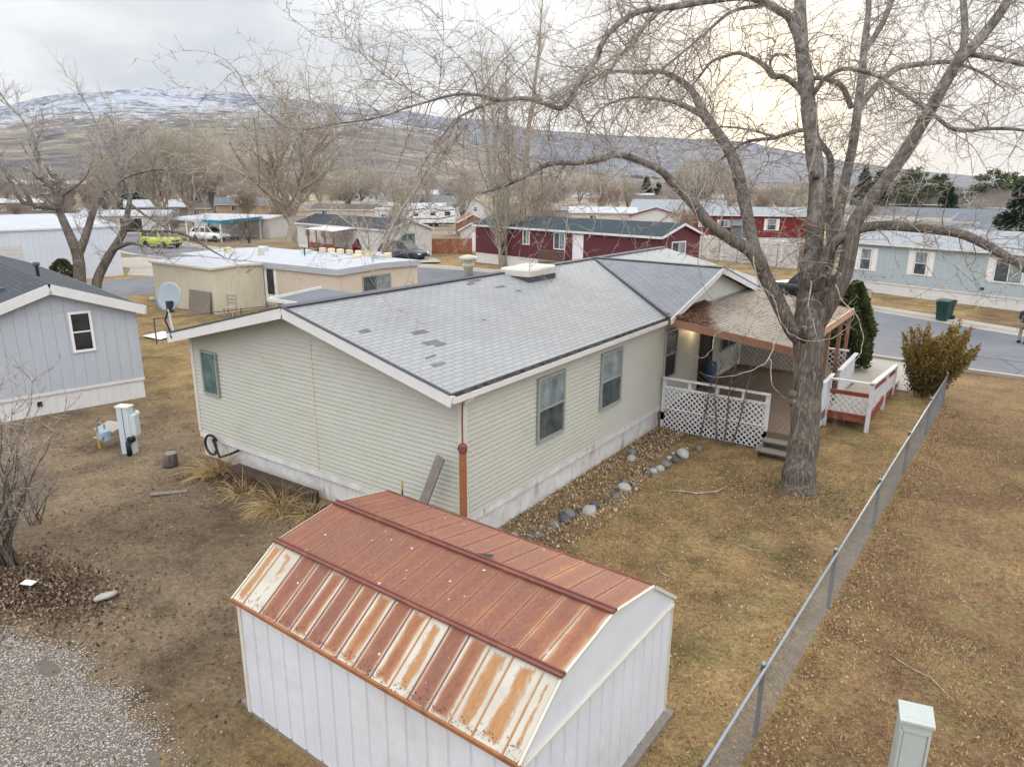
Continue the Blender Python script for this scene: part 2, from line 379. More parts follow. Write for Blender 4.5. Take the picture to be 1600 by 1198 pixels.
# ground
g=N('yard_ground'); v=g.obj(); t=g.n('ShaderNodeTexCoord'); sp=g.n('ShaderNodeSeparateXYZ'); g.l(t.outputs['Object'],sp.inputs[0]); X,Y=sp.outputs[0],sp.outputs[1]
a=g.noise(v,.35,6,.65); b=g.noise(v,1.7,6,.7); c=g.noise(v,9,5,.7); d=g.noise(v,45,3,.8)
lawn=g.ramp(b,[(.28,alb(96,74,50,1.12)),(.42,alb(142,116,82,1.12)),(.56,alb(170,144,106,1.12)),(.72,alb(198,174,134,1.12))])
lawn=g.mix(.5,lawn,g.ramp(c,[(.3,alb(108,88,58,1.12)),(.7,alb(184,158,120,1.12))]))
dirt=g.ramp(b,[(.28,alb(84,68,58,1.15)),(.45,alb(132,114,98,1.15)),(.6,alb(152,134,114,1.15)),(.75,alb(172,154,130,1.15))])
dirt=g.mix(.5,dirt,g.ramp(c,[(.3,alb(96,82,70,1.15)),(.7,alb(164,146,124,1.15))]))
red=g.ramp(c,[(.3,alb(112,84,64,1.35)),(.5,alb(144,114,88,1.35)),(.7,alb(170,144,114,1.35))])
green=g.ramp(c,[(.3,alb(92,88,54,1.2)),(.7,alb(152,138,94,1.2))])
wob=g.math('MULTIPLY',g.math('SUBTRACT',a,.5),5)
# bare dirt: left and front of the house; reddish leaf litter right of the fence
dm=g.math('SUBTRACT',g.math('ADD',wob,1.2),X); dm=g.math('MULTIPLY',dm,.5,clamp=True)
far=g.ramp(g.math('ADD',g.math('MULTIPLY',Y,.25),g.math('MULTIPLY',wob,.3)),[(.0,1.0),(.9,0.0)])
dm=g.math('MULTIPLY',dm,far)
rm=g.math('MULTIPLY',g.math('ADD',g.math('SUBTRACT',X,5.7),g.math('MULTIPLY',wob,.25)),.9,clamp=True)
rm=g.math('MULTIPLY',rm,g.ramp(g.noise(v,.5,4),[(.4,.45),(.6,1.0)]))
gm=g.ramp(g.noise(v,.7,5,.65,.5),[(.5,0.0),(.62,.8)])
col=g.mix(gm,lawn,green); col=g.mix(rm,col,g.mix(g.ramp(g.noise(v,1.1,5,.6),[(.53,0.0),(.66,.75)]),red,green)); col=g.mix(dm,col,dirt)
c2=g.noise(v,16,4,.75); col=g.mix(.7,col,g.ramp(c2,[(.32,(.5,)*3),(.5,(1.0,)*3),(.7,(1.5,)*3)]),'MULTIPLY'); col=g.mix(.5,col,g.ramp(d,[(.3,(.5,)*3),(.7,(1.45,)*3)]),'MULTIPLY')
big=g.noise(v,.28,6,.65,.4); col=g.mix(.9,col,g.ramp(big,[(.37,(.56,.52,.47)),(.47,(.88,.85,.79)),(.6,(1.09,1.06,.96))]),'MULTIPLY')
mid=g.noise(v,1.1,5,.7,.5); col=g.mix(.8,col,g.ramp(mid,[(.36,(.66,.63,.58)),(.47,(1,.99,.95)),(.64,(1.1,1.08,1.0))]),'MULTIPLY')
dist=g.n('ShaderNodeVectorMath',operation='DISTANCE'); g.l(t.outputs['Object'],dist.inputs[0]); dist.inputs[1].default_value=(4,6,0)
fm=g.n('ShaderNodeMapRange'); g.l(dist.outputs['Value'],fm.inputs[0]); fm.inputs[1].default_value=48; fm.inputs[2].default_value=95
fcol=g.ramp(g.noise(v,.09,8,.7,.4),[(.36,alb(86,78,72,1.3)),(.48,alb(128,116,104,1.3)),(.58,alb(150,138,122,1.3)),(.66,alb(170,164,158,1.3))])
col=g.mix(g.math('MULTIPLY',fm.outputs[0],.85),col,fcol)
g.bump(g.math('ADD',c,g.math('MULTIPLY',d,.5)),1.0,.06); M['ground']=g.out(col,.95)
# hills
def hillmat(name,stops,dark,snow,f=1.0,dk=.56,amt=1.0):
    g=N(name); v=g.obj(); n1=g.noise(v,.0045*f,10,.68,.4); n2=g.noise(v,.02*f,8,.72,.3); n4=g.noise(v,.0022*f,6,.6)
    col=g.ramp(n1,stops); m=g.math('MULTIPLY',g.ramp(n2,[(dk-.05,0.0),(dk+.03,1.0)]),g.ramp(n4,[(.45,.15),(.58,.9)])); col=g.mix(m,col,dark)
    sp=g.n('ShaderNodeSeparateXYZ'); t=g.n('ShaderNodeTexCoord'); g.l(t.outputs['Object'],sp.inputs[0])
    h=g.math('ADD',g.math('DIVIDE',sp.outputs[2],snow[0]),g.math('MULTIPLY',g.math('SUBTRACT',g.noise(v,.013*f,12,.85,.5),.5),5.6))
    h=g.math('ADD',h,g.math('MULTIPLY',g.math('ADD',sp.outputs[0],snow[1]),snow[2]))
    col=g.mix(g.ramp(h,[(.95,0.0),(1.25,amt)]),col,alb(196,204,220,1.35)); col=g.mix(g.math('MULTIPLY',m,.75),col,dark); return g.out(col,.95)
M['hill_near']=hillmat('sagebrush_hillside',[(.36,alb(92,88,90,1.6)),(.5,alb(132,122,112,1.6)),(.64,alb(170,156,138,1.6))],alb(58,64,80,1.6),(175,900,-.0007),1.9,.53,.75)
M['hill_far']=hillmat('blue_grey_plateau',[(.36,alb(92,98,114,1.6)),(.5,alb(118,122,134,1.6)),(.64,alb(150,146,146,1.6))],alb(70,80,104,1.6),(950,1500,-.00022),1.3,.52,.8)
# ------------------------------------------------------------------ generic building pieces
def window(parent,o,u,n,w,h,style='double',fm='winwhite',gm='glass',fw=.07,name='window'):
    """o: lower left corner on the wall, u: unit along wall, n: outward normal; frame mesh > pane"""
    o,u,n=Vector(o),Vector(u),Vector(n); z=Vector((0,0,1))
    f=MB()
    def bar(a0,a1,b0,b1,d0=0,d1=.045):
        p=[o+u*a+z*b+n*d for d in (d0,d1) for a,b in ((a0,b0),(a1,b0),(a1,b1),(a0,b1))]
        f.mesh(p,[(3,2,1,0),(4,5,6,7),(0,1,5,4),(1,2,6,5),(2,3,7,6),(3,0,4,7)])
    bar(0,w,0,fw);bar(0,w,h-fw,h);bar(0,fw,fw,h-fw);bar(w-fw,w,fw,h-fw)
    if style=='double': bar(fw,w-fw,h*.5-.02,h*.5+.02,0,.038)
    if style=='slider': bar(w*.5-.02,w*.5+.02,fw,h-fw,0,.038)
    fr=f.build(name,M[fm],parent)
    g=MB(); i=fw*.9
    if style=='double':
        rects=[(i,w-i,i,h*.5-.018,.012),(i,w-i,h*.5+.018,h-i,.022)]
    elif style=='slider': rects=[(i,w*.5-.018,i,h-i,.012),(w*.5+.018,w-i,i,h-i,.022)]
    else: rects=[(i,w-i,i,h-i,.015)]
    for ri,(a0,a1,b0,b1,d) in enumerate(rects):
        g=MB(); p=[o+u*a+z*b+n*dd for dd in (.002,d) for a,b in ((a0,b0),(a1,b0),(a1,b1),(a0,b1))]
        g.mesh(p,[(4,5,6,7),(0,1,5,4),(1,2,6,5),(2,3,7,6),(3,0,4,7)])
        g.build('pane',M['glass_up' if (ri==1 and gm=='glass') else gm],fr)
    return fr
def grooved(mb,o,u,n,L,z0,ztop,sp=.2,gw=.018,gd=.012,brk=()):
    """vertical plank wall with real grooves; ztop(t) is the top height at distance t"""
    o,u,n=Vector(o),Vector(u),Vector(n); Z=Vector((0,0,1))
    cuts=sorted(set([0.0,L]+[b for b in brk if 0<b<L]))
    for a,b in zip(cuts,cuts[1:]):
        k=max(1,round((b-a)/sp)); s=(b-a)/k
        for i in range(k):
            t0,t1=a+i*s,a+(i+1)*s-gw
            def P(t,z,d): return o+u*t+Z*z-n*d
            mb.face([P(t0,z0,0),P(t1,z0,0),P(t1,ztop(t1),0),P(t0,ztop(t0),0)])
            m=t1+gw/2
            mb.face([P(t1,z0,0),P(m,z0,gd),P(m,ztop(m),gd),P(t1,ztop(t1),0)])
            e=t1+gw
            mb.face([P(m,z0,gd),P(e,z0,0),P(e,ztop(e),0),P(m,ztop(m),gd)])
def lapped(mb,o,u,n,L,z0,ztop,lo=None,hi=None,h=.098,lip=.027):
    """horizontal lap siding; lo(z), hi(z): horizontal limits at height z"""
    o,u,n=Vector(o),Vector(u),Vector(n); Z=Vector((0,0,1)); lo=lo or (lambda z:0.0); hi=hi or (lambda z:L)
    z=z0
    while z<ztop-1e-4:
        z1=min(z+h,ztop); a0,b0,a1,b1=lo(z),hi(z),lo(z1),hi(z1)
        if b0-a0<.02: break
        if b1<a1: a1=b1=(a1+b1)/2
        P=lambda t,q,d:o+u*t+Z*q+n*d
        mb.face([P(a0,z,lip),P(b0,z,lip),P(b1,z1,.002),P(a1,z1,.002)])
        mb.face([P(a0,z,0),P(b0,z,0),P(b0,z,lip),P(a0,z,lip)])
        z=z1
def roofslab(mb,a,b,c,d,th=.06):
    """a,b: eave left/right; c,d: ridge right/left (seen from outside); UVs in metres"""
    a,b,c,d=map(Vector,(a,b,c,d)); u=(b-a).normalized(); n=(b-a).cross(d-a).normalized(); v=n.cross(u)
    uv=lambda p:((p-a).dot(u),(p-a).dot(v))
    mb.face([a,b,c,d],[uv(a),uv(b),uv(c),uv(d)])
    o=-n*th; q=[a,b,c,d]
    for i in range(4):
        p0,p1=q[i],q[(i+1)%4]
        if (p1-p0).length>1e-4: mb.face([p0+o,p1+o,p1,p0])
    mb.face([d+o,c+o,b+o,a+o])
def mobile_home(name,label,cat,p0,p1,D,wall_h,ridge_h,wm,rm,skirt=.65,ridge='x',oh=.2,sp=.3,group=None,
                wins=(),doors=(),sk='white',trim='white',shutter=None,lapped_wall=False,roof_th=.08,gable_trim=True,fascia=.16):
    p0,p1=Vector((*p0,0)),Vector((*p1,0)); L=(p1-p0).length; rz=math.atan2(p1.y-p0.y,p1.x-p0.x)
    t=thing(name,label,cat,p0,rz,group)
    w=MB(); k=(ridge_h-wall_h)
    flat=lambda q:wall_h
    gx=lambda q:wall_h+k*(1-abs(q-L/2)/(L/2)); gy=lambda q:wall_h+k*(1-abs(q-D/2)/(D/2))
    fx=gx if ridge=='y' else flat; fy=gy if ridge=='x' else flat
    bx=(L/2,) if ridge=='y' else (); by=(D/2,) if ridge=='x' else ()
    if lapped_wall:
        for o,u,n,l,f in (((0,0,0),(1,0,0),(0,-1,0),L,fx),((L,0,0),(0,1,0),(1,0,0),D,fy),((L,D,0),(-1,0,0),(0,1,0),L,fx),((0,D,0),(0,-1,0),(-1,0,0),D,fy)):
            lapped(w,o,u,n,l,skirt,wall_h,h=.2)
            if f(l/2)>wall_h+.01: lapped(w,o,u,n,l,wall_h,f(l/2),lambda z,l=l:(z-wall_h)/k*l/2,lambda z,l=l:l-(z-wall_h)/k*l/2,h=.2)
    else:
        grooved(w,(0,0,0),(1,0,0),(0,-1,0),L,skirt,fx,sp,brk=bx); grooved(w,(L,0,0),(0,1,0),(1,0,0),D,skirt,fy,sp,brk=by)
        grooved(w,(L,D,0),(-1,0,0),(0,1,0),L,skirt,fx,sp,brk=bx); grooved(w,(0,D,0),(0,-1,0),(-1,0,0),D,skirt,fy,sp,brk=by)
    w.build('wall',M[wm],t)
    if skirt>.05:
        s=MB(); i=.03
        for o,u,n,l in (((i,i,0),(1,0,0),(0,-1,0),L-2*i),((L-i,i,0),(0,1,0),(1,0,0),D-2*i),((L-i,D-i,0),(-1,0,0),(0,1,0),L-2*i),((i,D-i,0),(0,-1,0),(-1,0,0),D-2*i)):
            grooved(s,o,u,n,l,-.02,lambda q:skirt-.001,.22,.03,.012)
        s.box(-.012,L+.012,-.012,D+.012,skirt-.09,skirt-.002)
        s.build('skirting',M[sk],t)
    r=MB(); e=wall_h-.02; kk=k/((D/2) if ridge=='x' else (L/2)); z0=e-oh*kk+.06; zr=ridge_h+.05
    if ridge=='x':
        roofslab(r,(-oh,-oh,z0),(L+oh,-oh,z0),(L+oh,D/2,zr),(-oh,D/2,zr),roof_th); roofslab(r,(L+oh,D+oh,z0),(-oh,D+oh,z0),(-oh,D/2,zr),(L+oh,D/2,zr),roof_th)
    else:
        roofslab(r,(L+oh,-oh,z0),(L+oh,D+oh,z0),(L/2,D+oh,zr),(L/2,-oh,zr),roof_th); roofslab(r,(-oh,D+oh,z0),(-oh,-oh,z0),(L/2,-oh,zr),(L/2,D+oh,zr),roof_th)
    r.build('roof',M[rm],t)
    f=MB(); h=fascia; g=roof_th+.004
    if ridge=='x':
        for y in (-oh-.01,D+oh+.01): f.beam((-oh,y,z0-h/2-.01),(L+oh,y,z0-h/2-.01),.03,h)
        for x in (-oh-.016,L+oh+.016):
            for y0,y1 in ((-oh,D/2),(D+oh,D/2)): f.beam((x,y0,z0-h/2-.005),(x,y1,zr-h/2-.005),.03,h)
    else:
        for x in (-oh-.01,L+oh+.01): f.beam((x,-oh,z0-h/2-.01),(x,D+oh,z0-h/2-.01),.03,h)
        for y in (-oh-.016,D+oh+.016):
            for x0,x1 in ((-oh,L/2),(L+oh,L/2)): f.beam((x0,y,z0-h/2-.005),(x1,y,zr-h/2-.005),.03,h)
    f.build('fascia',M[trim],t)
    F={'f':((0,0,0),(1,0,0),(0,-1,0)),'r':((L,0,0),(0,1,0),(1,0,0)),'l':((0,D,0),(0,-1,0),(-1,0,0))}
    for q in wins:
        fc,a,z,ww,hh,st=q[:6]; o,u,n=F[fc]; o,u,n=Vector(o),Vector(u),Vector(n)
        fr=window(t,o+u*a+Vector((0,0,z)),u,n,ww,hh,st,q[6] if len(q)>6 else 'winwhite',q[7] if len(q)>7 else 'glass')
        if shutter:
            for x0 in (a-.36,a+ww+.03):
                sh=MB(); b=o+u*x0+Vector((0,0,z-.02)); sw=.33
                p=[b+u*i+Vector((0,0,j))+n*d for d in (0,.03) for i,j in ((0,0),(sw,0),(sw,hh+.04),(0,hh+.04))]
                sh.mesh(p,[(3,2,1,0),(4,5,6,7),(0,1,5,4),(1,2,6,5),(2,3,7,6),(3,0,4,7)]); sh.build('shutter',M[shutter],t)
    for fc,a,z,ww,hh,dm in doors:
        o,u,n=F[fc]; o,u,n=Vector(o),Vector(u),Vector(n); d=MB(); b=o+u*a+Vector((0,0,z))
        def bx_(a0,a1,b0,b1,d1):
            p=[b+u*i+Vector((0,0,j))+n*dd for dd in (0,d1) for i,j in ((a0,b0),(a1,b0),(a1,b1),(a0,b1))]
            d.mesh(p,[(3,2,1,0),(4,5,6,7),(0,1,5,4),(1,2,6,5),(2,3,7,6),(3,0,4,7)])
        bx_(0,ww,0,hh,.03); bx_(-.08,0,0,hh+.08,.045); bx_(ww,ww+.08,0,hh+.08,.045); bx_(0,ww,hh,hh+.08,.045)
        dr=d.build('door',M[dm],t); k2=MB(); k2.lathe([(.001,-.09),(.03,-.08),(.03,-.05),(.012,-.03),(.012,0)],8,(0,0,0),'y')
        k2.M=None; ko=k2.build('handle',M['darkmetal'],dr); ko.matrix_local=Matrix.Translation(b+u*(ww-.1)+Vector((0,0,hh*.47)))@Matrix.Rotation(math.atan2(n.y,n.x)+PI/2,4,'Z')
    return t,L

# ------------------------------------------------------------------ the main house
W=8.31; LH=17.84; EV=3.14; RG=4.18; SK=.64; KR=(RG-EV)/(W/2+.1)
house=thing('house','tan lap sided double wide house with pale grey shingle roof in the centre','house')
w=MB()
rk=lambda z:(z-(EV-.06))/KR
lapped(w,(-W,0,0),(1,0,0),(0,-1,0),W,SK,RG-.12,lambda z:max(0,rk(z)),lambda z:W-max(0,rk(z)))
lapped(w,(0,0,0),(0,1,0),(1,0,0),LH,SK,EV-.05)
lapped(w,(-W,LH,0),(0,-1,0),(-1,0,0),LH,SK,EV-.05)
lapped(w,(0,LH,0),(-1,0,0),(0,1,0),W,SK,RG-.12,lambda z:max(0,rk(z)),lambda z:W-max(0,rk(z)))
# gable above the porch roof
CG0,CG1,CP=8.55,15.95,12.2
lapped(w,(.02,0,0),(0,1,0),(1,0,0),LH,2.98,4.08,lambda z:CG0+max(0,(z-3.08))/KR*.93+.1,lambda z:CG1-max(0,(z-3.08))/KR*.93-.1)
w.build('wall',M['lap'],house)
s=MB()
grooved(s,(-W+.03,.03,0),(1,0,0),(0,-1,0),W-.06,-.02,lambda t:SK-.02,.6,.012,.008); grooved(s,(-.03,.03,0),(0,1,0),(1,0,0),LH-.06,-.02,lambda t:SK-.02,.9,.012,.008)
grooved(s,(-W+.03,LH-.03,0),(0,-1,0),(-1,0,0),LH-.06,-.02,lambda t:SK-.02,.9,.012,.008); grooved(s,(-.03,LH-.03,0),(-1,0,0),(0,1,0),W-.06,-.02,lambda t:SK-.02,.9,.012,.008)
s.box(-W-.02,.02,-.02,0,SK-.15,SK-.004); s.box(0,.022,-.021,LH,SK-.15,SK-.004)
s.build('skirting',M['skirt'],house)
for x,y in ((0,0),(-W,0),(0,LH),(-W,LH)):
    ct=MB(); sx=1 if x==0 else -1; sy=-1 if y==0 else 1
    ct.box(min(x,x-sx*.09),max(x,x-sx*.09),min(y,y+sy*.033),max(y,y+sy*.033),SK,EV-.1); ct.box(min(x,x+sx*.033),max(x,x+sx*.033),min(y+sy*.033,y-sy*.09),max(y+sy*.033,y-sy*.09),SK,EV-.1)
    ct.build('corner_trim',M['cream_trim'],house)
O1,O2=.45,.1; ze=EV; 
r=MB(); yb=LH+.2
roofslab(r,(O2,-O1,ze),(O2,yb,ze),(-W/2,yb,RG),(-W/2,-O1,RG),.07); roofslab(r,(-W-O2,yb,ze),(-W-O2,-O1,ze),(-W/2,-O1,RG),(-W/2,yb,RG),.07)
rf=r.build('roof',M['roof'],house)
r=MB(); P=(.28,CP,4.17); Rr=(-W/2-.02,CP,4.205)
def tri(a,b,c):
    a,b,c=map(Vector,(a,b,c)); u=Vector((-1,0,.0)) if True else 0; n=(b-a).cross(c-a).normalized(); u=(Vector(Rr)-Vector(P)).normalized(); v=n.cross(u)
    r.face([a,b,c],[((p-a).dot(u),(p-a).dot(v)) for p in (a,b,c)])
    r.face([c-n*.06,b-n*.06,a-n*.06]); 
    for p,q in ((a,b),(b,c),(c,a)): r.face([p-n*.06,q-n*.06,q,p])
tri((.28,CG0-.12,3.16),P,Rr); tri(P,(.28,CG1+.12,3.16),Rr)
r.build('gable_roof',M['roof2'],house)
# ridge caps, valley and edge lines
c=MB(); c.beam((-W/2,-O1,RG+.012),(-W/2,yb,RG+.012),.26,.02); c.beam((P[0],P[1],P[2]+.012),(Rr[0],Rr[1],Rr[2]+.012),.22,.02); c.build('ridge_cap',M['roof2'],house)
c=MB(); c.beam((.24,CG0-.1,3.185),(-W/2,CP-.05,4.215),.07,.02); c.beam((.24,CG1+.1,3.185),(-W/2,CP+.05,4.215),.07,.02); c.build('valley_flashing',M['felt'],house)
f=MB(); h=.2
for y,sg in ((-O1-.02,-1),(yb+.02,1)):
    f.beam((O2+.05,y,ze-h/2-.03),(-W/2,y,RG-h/2-.02),.035,h); f.beam((-W-O2-.05,y,ze-h/2-.03),(-W/2,y,RG-h/2-.02),.035,h)
f.beam((.3,CG0-.15,3.14-.07),(.3,CP,4.15-.07),.03,.17); f.beam((.3,CG1+.15,3.14-.07),(.3,CP,4.15-.07),.03,.17)
f.beam((-W-O2-.03,-O1,ze-.1),(-W-O2-.03,yb,ze-.1),.03,.16)
f.box(-W,0,-O1,-.02,EV-.24,EV-.22) if False else None
f.build('fascia',M['white'],house)
so=MB()
for sx in (0,1):
    a=(-W-O2,O2)[sx]; so.face([(a,-O1,ze-.1),(-W/2,-O1,RG-.1),(-W/2,.0,RG-.1),(a,0,ze-.1)])
so.build('soffit',M['cream_trim'],house)
# dark drip edge along the rakes
d=MB(); 
for y in (-O1-.025,): d.beam((O2+.04,y,ze+.006),(-W/2,y,RG+.012),.05,.03); d.beam((-W-O2-.04,y,ze+.006),(-W/2,y,RG+.012),.05,.03)
d.build('drip_edge',M['felt'],house); d=MB(); d.beam((.3,CP,4.185),(.3,CG1+.15,3.165),.05,.03); d.build('drip_edge',M['felt'],house)
# gutter along the right eave, clogged with leaves
gt=MB(); gx=O2+.005
gt.box(gx,gx+.1,-O1,CG0-.14,ze-.15,ze-.135); gt.box(gx+.1,gx+.115,-O1,CG0-.14,ze-.15,ze-.045); gt.box(gx,gx+.115,-O1-.015,-O1,ze-.15,ze-.02); gt.box(gx-.012,gx,-O1,CG0-.14,ze-.15,ze-.05)
gu=gt.build('gutter',M['white'],house)
db=MB(); rr=random.Random(3); n=90
top=[(gx+.002,-O1+ (CG0-.2+O1)*i/n,ze-.03+rr.uniform(-.015,.02)) for i in range(n+1)]; top2=[(gx+.098,y,z-.015+rr.uniform(-.012,.012)) for x,y,z in top]
for i in range(n): db.face([top[i],top2[i],top2[i+1],top[i+1]],col=rr.random())
db.build('gutter_debris',M['gutterdirt'],house)
# windows: gable end, two on the long side, one by the porch
window(house,(-7.88,-.030,1.68),(1,0,0),(0,-1,0),.62,1.06,'single','winframe','glass_teal',.045)
for y0 in (2.35,5.05): window(house,(.030,y0,1.4),(0,1,0),(1,0,0),1.06,1.38,'double','winframe','glass',.05)
window(house,(.030,8.72,1.36),(0,1,0),(1,0,0),.84,1.36,'double','winframe','glass_dark',.04)
window(house,(.030,13.35,1.3),(0,1,0),(1,0,0),1.5,1.25,'slider','winframe','glass_dark',.05)
# porch door: dark opening with a frame, and the lit lamp beside it
d=MB(); d.box(.0,.07,11.45,11.55,.5,2.6); d.box(.0,.07,12.45,12.55,.5,2.6); d.box(.0,.07,11.55,12.45,2.5,2.6); d.box(.0,.045,11.55,12.45,.5,2.5)
dr=d.build('door',paint('dark_brown_door',alb(58,44,36,1.0),.6,.15,3),house)
dw=MB(); dw.box(.046,.052,11.68,12.32,1.5,2.35); dw.build('pane',M['glass_dark'],dr)
g=N('lit_lamp_glass'); g.b.inputs['Emission Color'].default_value=(1,.8,.45,1); g.b.inputs['Emission Strength'].default_value=4; lampm=g.out((.8,.7,.5),.4)
lf=MB(); lf.lathe([(.06,-.02),(.075,0),(.075,.03),(.03,.06)],10,(.09,10.75,2.62)); lb=lf.build('lamp',M['winwhite'],house)
lf=MB(); lf.lathe([(.02,-.14),(.055,-.1),(.065,-.03)],10,(.09,10.75,2.62)); lf.build('lamp_glass',lampm,lb)
# plumbing pipe, swamp cooler cap, patches where shingles are missing
v=MB(); v.lathe([(.13,-.25),(.13,.2),(.17,.22),(.17,.27),(.13,.29),(.12,.38),(.24,.39),(.24,.46),(.12,.5),(.02,.52)],14,(-4.42,5.75,4.22)); v.build('chimney_pipe',paint('cream_flue_pipe',alb(206,200,180,1.2),.5,.08,8,(.3,.28,.25),.3),house,True)
v=MB(); v.M=Matrix.Translation((-3.72,7.62,3.98))
v.box(-.46,.46,-.7,.7,-.12,.14); vb=v.build('cooler_curb',M['felt'],house)
v=MB(); v.M=Matrix.Translation((-3.72,7.62,4.12))
v.bevbox(-.5,.5,-.74,-.05,0,.2,.05); v.bevbox(-.5,.5,-.03,.74,0,.22,.05); v.build('cooler_cover',paint('white_cooler_cover',alb(226,222,210,1.3),.45,.05,3),vb)
sp=MB(); rr=random.Random(5)
def onroof(x): return EV+(O2-x)*KR+.006
for (x,y,a,b) in ((-2.48,.05,.26,.15),(-1.98,.98,.42,.14),(-1.5,.8,.4,.14),(-1.37,.95,.3,.1),(-1.07,.3,.3,.08),(-.75,.15,.34,.09),(-3.85,5.1,.55,.14),(-3.72,4.9,.3,.13),(-3.3,5.5,.4,.09),(-2.9,5.9,.14,.1),(-1.9,3.1,.16,.05)):
    sp=MB(); j=[rr.uniform(-.03,.03) for _ in range(4)]; sp.face([(x,y+j[0],onroof(x)),(x+j[1],y+a,onroof(x+j[1])),(x-b,y+a+j[2],onroof(x-b)),(x-b+j[3],y,onroof(x-b+j[3]))]); sp.build('bare_patch',M['patch'],house)
v=MB(); v.M=Matrix.Translation((-1.0,15.1,3.62)); v.box(-.14,.14,-.16,.16,-.06,.05); v.build('roof_vent',M['felt'],house)
# things around the house walls
t=thing('downpipe','orange rusted square downpipe standing at the near corner of the tan house','downpipe',(.05,-.07,0))
b=MB(); b.box(-.05,.05,-.045,.045,.02,2.1); b.build('pipe',M['rustpipe'],t)
b=MB(); b.lathe([(.075,1.98),(.08,2.0),(.08,2.1),(.05,2.13)],10); b.box(-.11,-.05,-.02,.02,2.0,2.04); b.build('collar',M['rust'],t)
b=MB(); b.tube([(0,0,2.1),(-.005,0,2.5),(0,.01,2.86)],.014,6); b.build('rod',M['rust'],t)
b=MB(); b.tube([(.02,.06,2.93),(.06,.02,2.9),(.1,.1,2.95),(.06,.3,2.99)],.045,6); b.build('elbow',M['cream_trim'],t)
b=MB(); b.M=Matrix.Translation((-.95,-.52,0))@Matrix.Rotation(math.radians(19),4,'Y')@Matrix.Rotation(math.radians(-8),4,'X'); b.box(-.09,.09,-.025,.025,0,1.98)
tag(b.build('plank',M['oldwood']),'grey weathered plank leaning against the gable wall by the rusted downpipe','plank')
t=thing('marker_stake','thin dark stake with a greenish yellow tip behind the rusty shed','stake',(-1.25,-.3,0))
b=MB(); b.tube([(0,0,0),(.02,0,1.0)],.016,6); b.build('rod',M['darkmetal'],t); b=MB(); b.tube([(.02,0,1.0),(.025,0,1.18)],.018,6); b.build('tip',paint('yellow_green_tip',alb(170,160,70,1)),t)
b=MB(); b.box(-3.93,-3.915,-.031,-.0,SK,3.93); b.build('wall_seam',M['cream_trim'],house)
# satellite dish on the left eave
t=thing('satellite_dish','pale grey satellite dish on a mast at the left eave of the tan house','satellite dish',(-8.3,-.4,3.1))
b=MB(); b.tube([(0,0,0),(-.02,-.02,.25),(-.06,-.03,.6)],.026,8); b.build('mast',M['utilblue'],t)
b=MB(); m=14; rings=6; n0=Matrix.Translation((-.2,.12,.86))@Matrix.Rotation(math.radians(14),4,'Z')@Matrix.Rotation(math.radians(72),4,'X')@Matrix.Scale(1.05,4,(1,0,0)); b.M=n0
pts=[];fc=[]
for k in range(rings+1):
    rr_=.35*k/rings
    for i in range(24): pts.append((rr_*math.cos(2*PI*i/24),rr_*math.sin(2*PI*i/24),.28*rr_*rr_))
for k in range(rings):
    for i in range(24):
        j=(i+1)%24; fc.append((k*24+i,k*24+j,(k+1)*24+j,(k+1)*24+i))
q=len(pts); pts+=[(x*1.0,y*1.0,z-.012) for x,y,z in pts]; fc+=[tuple(q+i for i in reversed(f_)) for f_ in fc[:]]
for i in range(24): j=(i+1)%24; fc.append((rings*24+i,rings*24+j,q+rings*24+j,q+rings*24+i))
b.mesh(pts,fc); b.build('dish',M['dishgrey'],t,True)
b=MB(); b.M=n0; b.tube([(0,-.40,.05),(0,-.30,.25),(0,-.16,.44)],.014,6); b.lathe([(.03,0),(.045,.03),(.045,.1),(.02,.12)],10,(0,-.14,.42)); b.build('feed_arm',M['winframe'],t)
b=MB(); b.M=Matrix.Translation((-.08,.02,.62)); b.box(-.06,.06,-.05,.07,-.1,.16); b.build('bracket',M['darkmetal'],t)
b=MB(); b.tube([(-.05,-.05,.55),(-.12,-.1,.35),(-.05,-.06,.1),(.06,-.1,-.05)],.02,6); b.build('cable',M['black'],t)
# hose loop and timber along the gable wall
b=MB(); pts=[]
for i in range(22):
    a=2*PI*i/20+.6; pts.append((-7.72+.25*math.cos(a),-.1-.012*i/4,.42+.24*math.sin(a)))
pts+=[(-7.3,-.2,.22),(-7.0,-.14,.34),(-6.72,-.06,.48)]
b.tube(pts,.03,8); tag(b.build('hose',M['black'],None,True),'black hose looped in a ring against the white skirting of the tan house','hose')
b=MB(); b.M=Matrix.Translation((-5.15,-.34,0))@Matrix.Rotation(.02,4,'Z'); b.bevbox(-1.36,1.36,-.16,.16,0,.27,.02); tag(b.build('timber',M['darkwood']),'dark squared timber lying along the skirting of the gable wall','timber')

# ------------------------------------------------------------------ patio cover and deck
CZ=lambda x:3.1-.115*x
t=thing('patio_cover','white ribbed patio roof with brown fascia over the deck','patio cover',(0,0,0))
x0,x1=.05,3.42; y0,y1=8.62,15.9
r=MB(); n=36
for i in range(n):
    a=y0+.04+(y1-y0-.08)*i/n; bq=y0+.04+(y1-y0-.08)*(i+1)/n; wv=.03
    def q(x,y,d): return (x,y,CZ(x)+d)
    r.face([q(x0,a,0),q(x1,a,0),q(x1,bq-wv,0),q(x0,bq-wv,0)]); r.face([q(x0,bq-wv,0),q(x1,bq-wv,0),q(x1,bq-wv,.022),q(x0,bq-wv,.022)])
    r.face([q(x0,bq-wv,.022),q(x1,bq-wv,.022),q(x1,bq,.022),q(x0,bq,.022)]); r.face([q(x0,bq,.022),q(x1,bq,.022),q(x1,bq,0),q(x0,bq,0)])
r.face([(x0,y0,CZ(x0)-.04),(x0,y1,CZ(x0)-.022),(x1,y1,CZ(x1)-.022),(x1,y0,CZ(x1)-.022)])
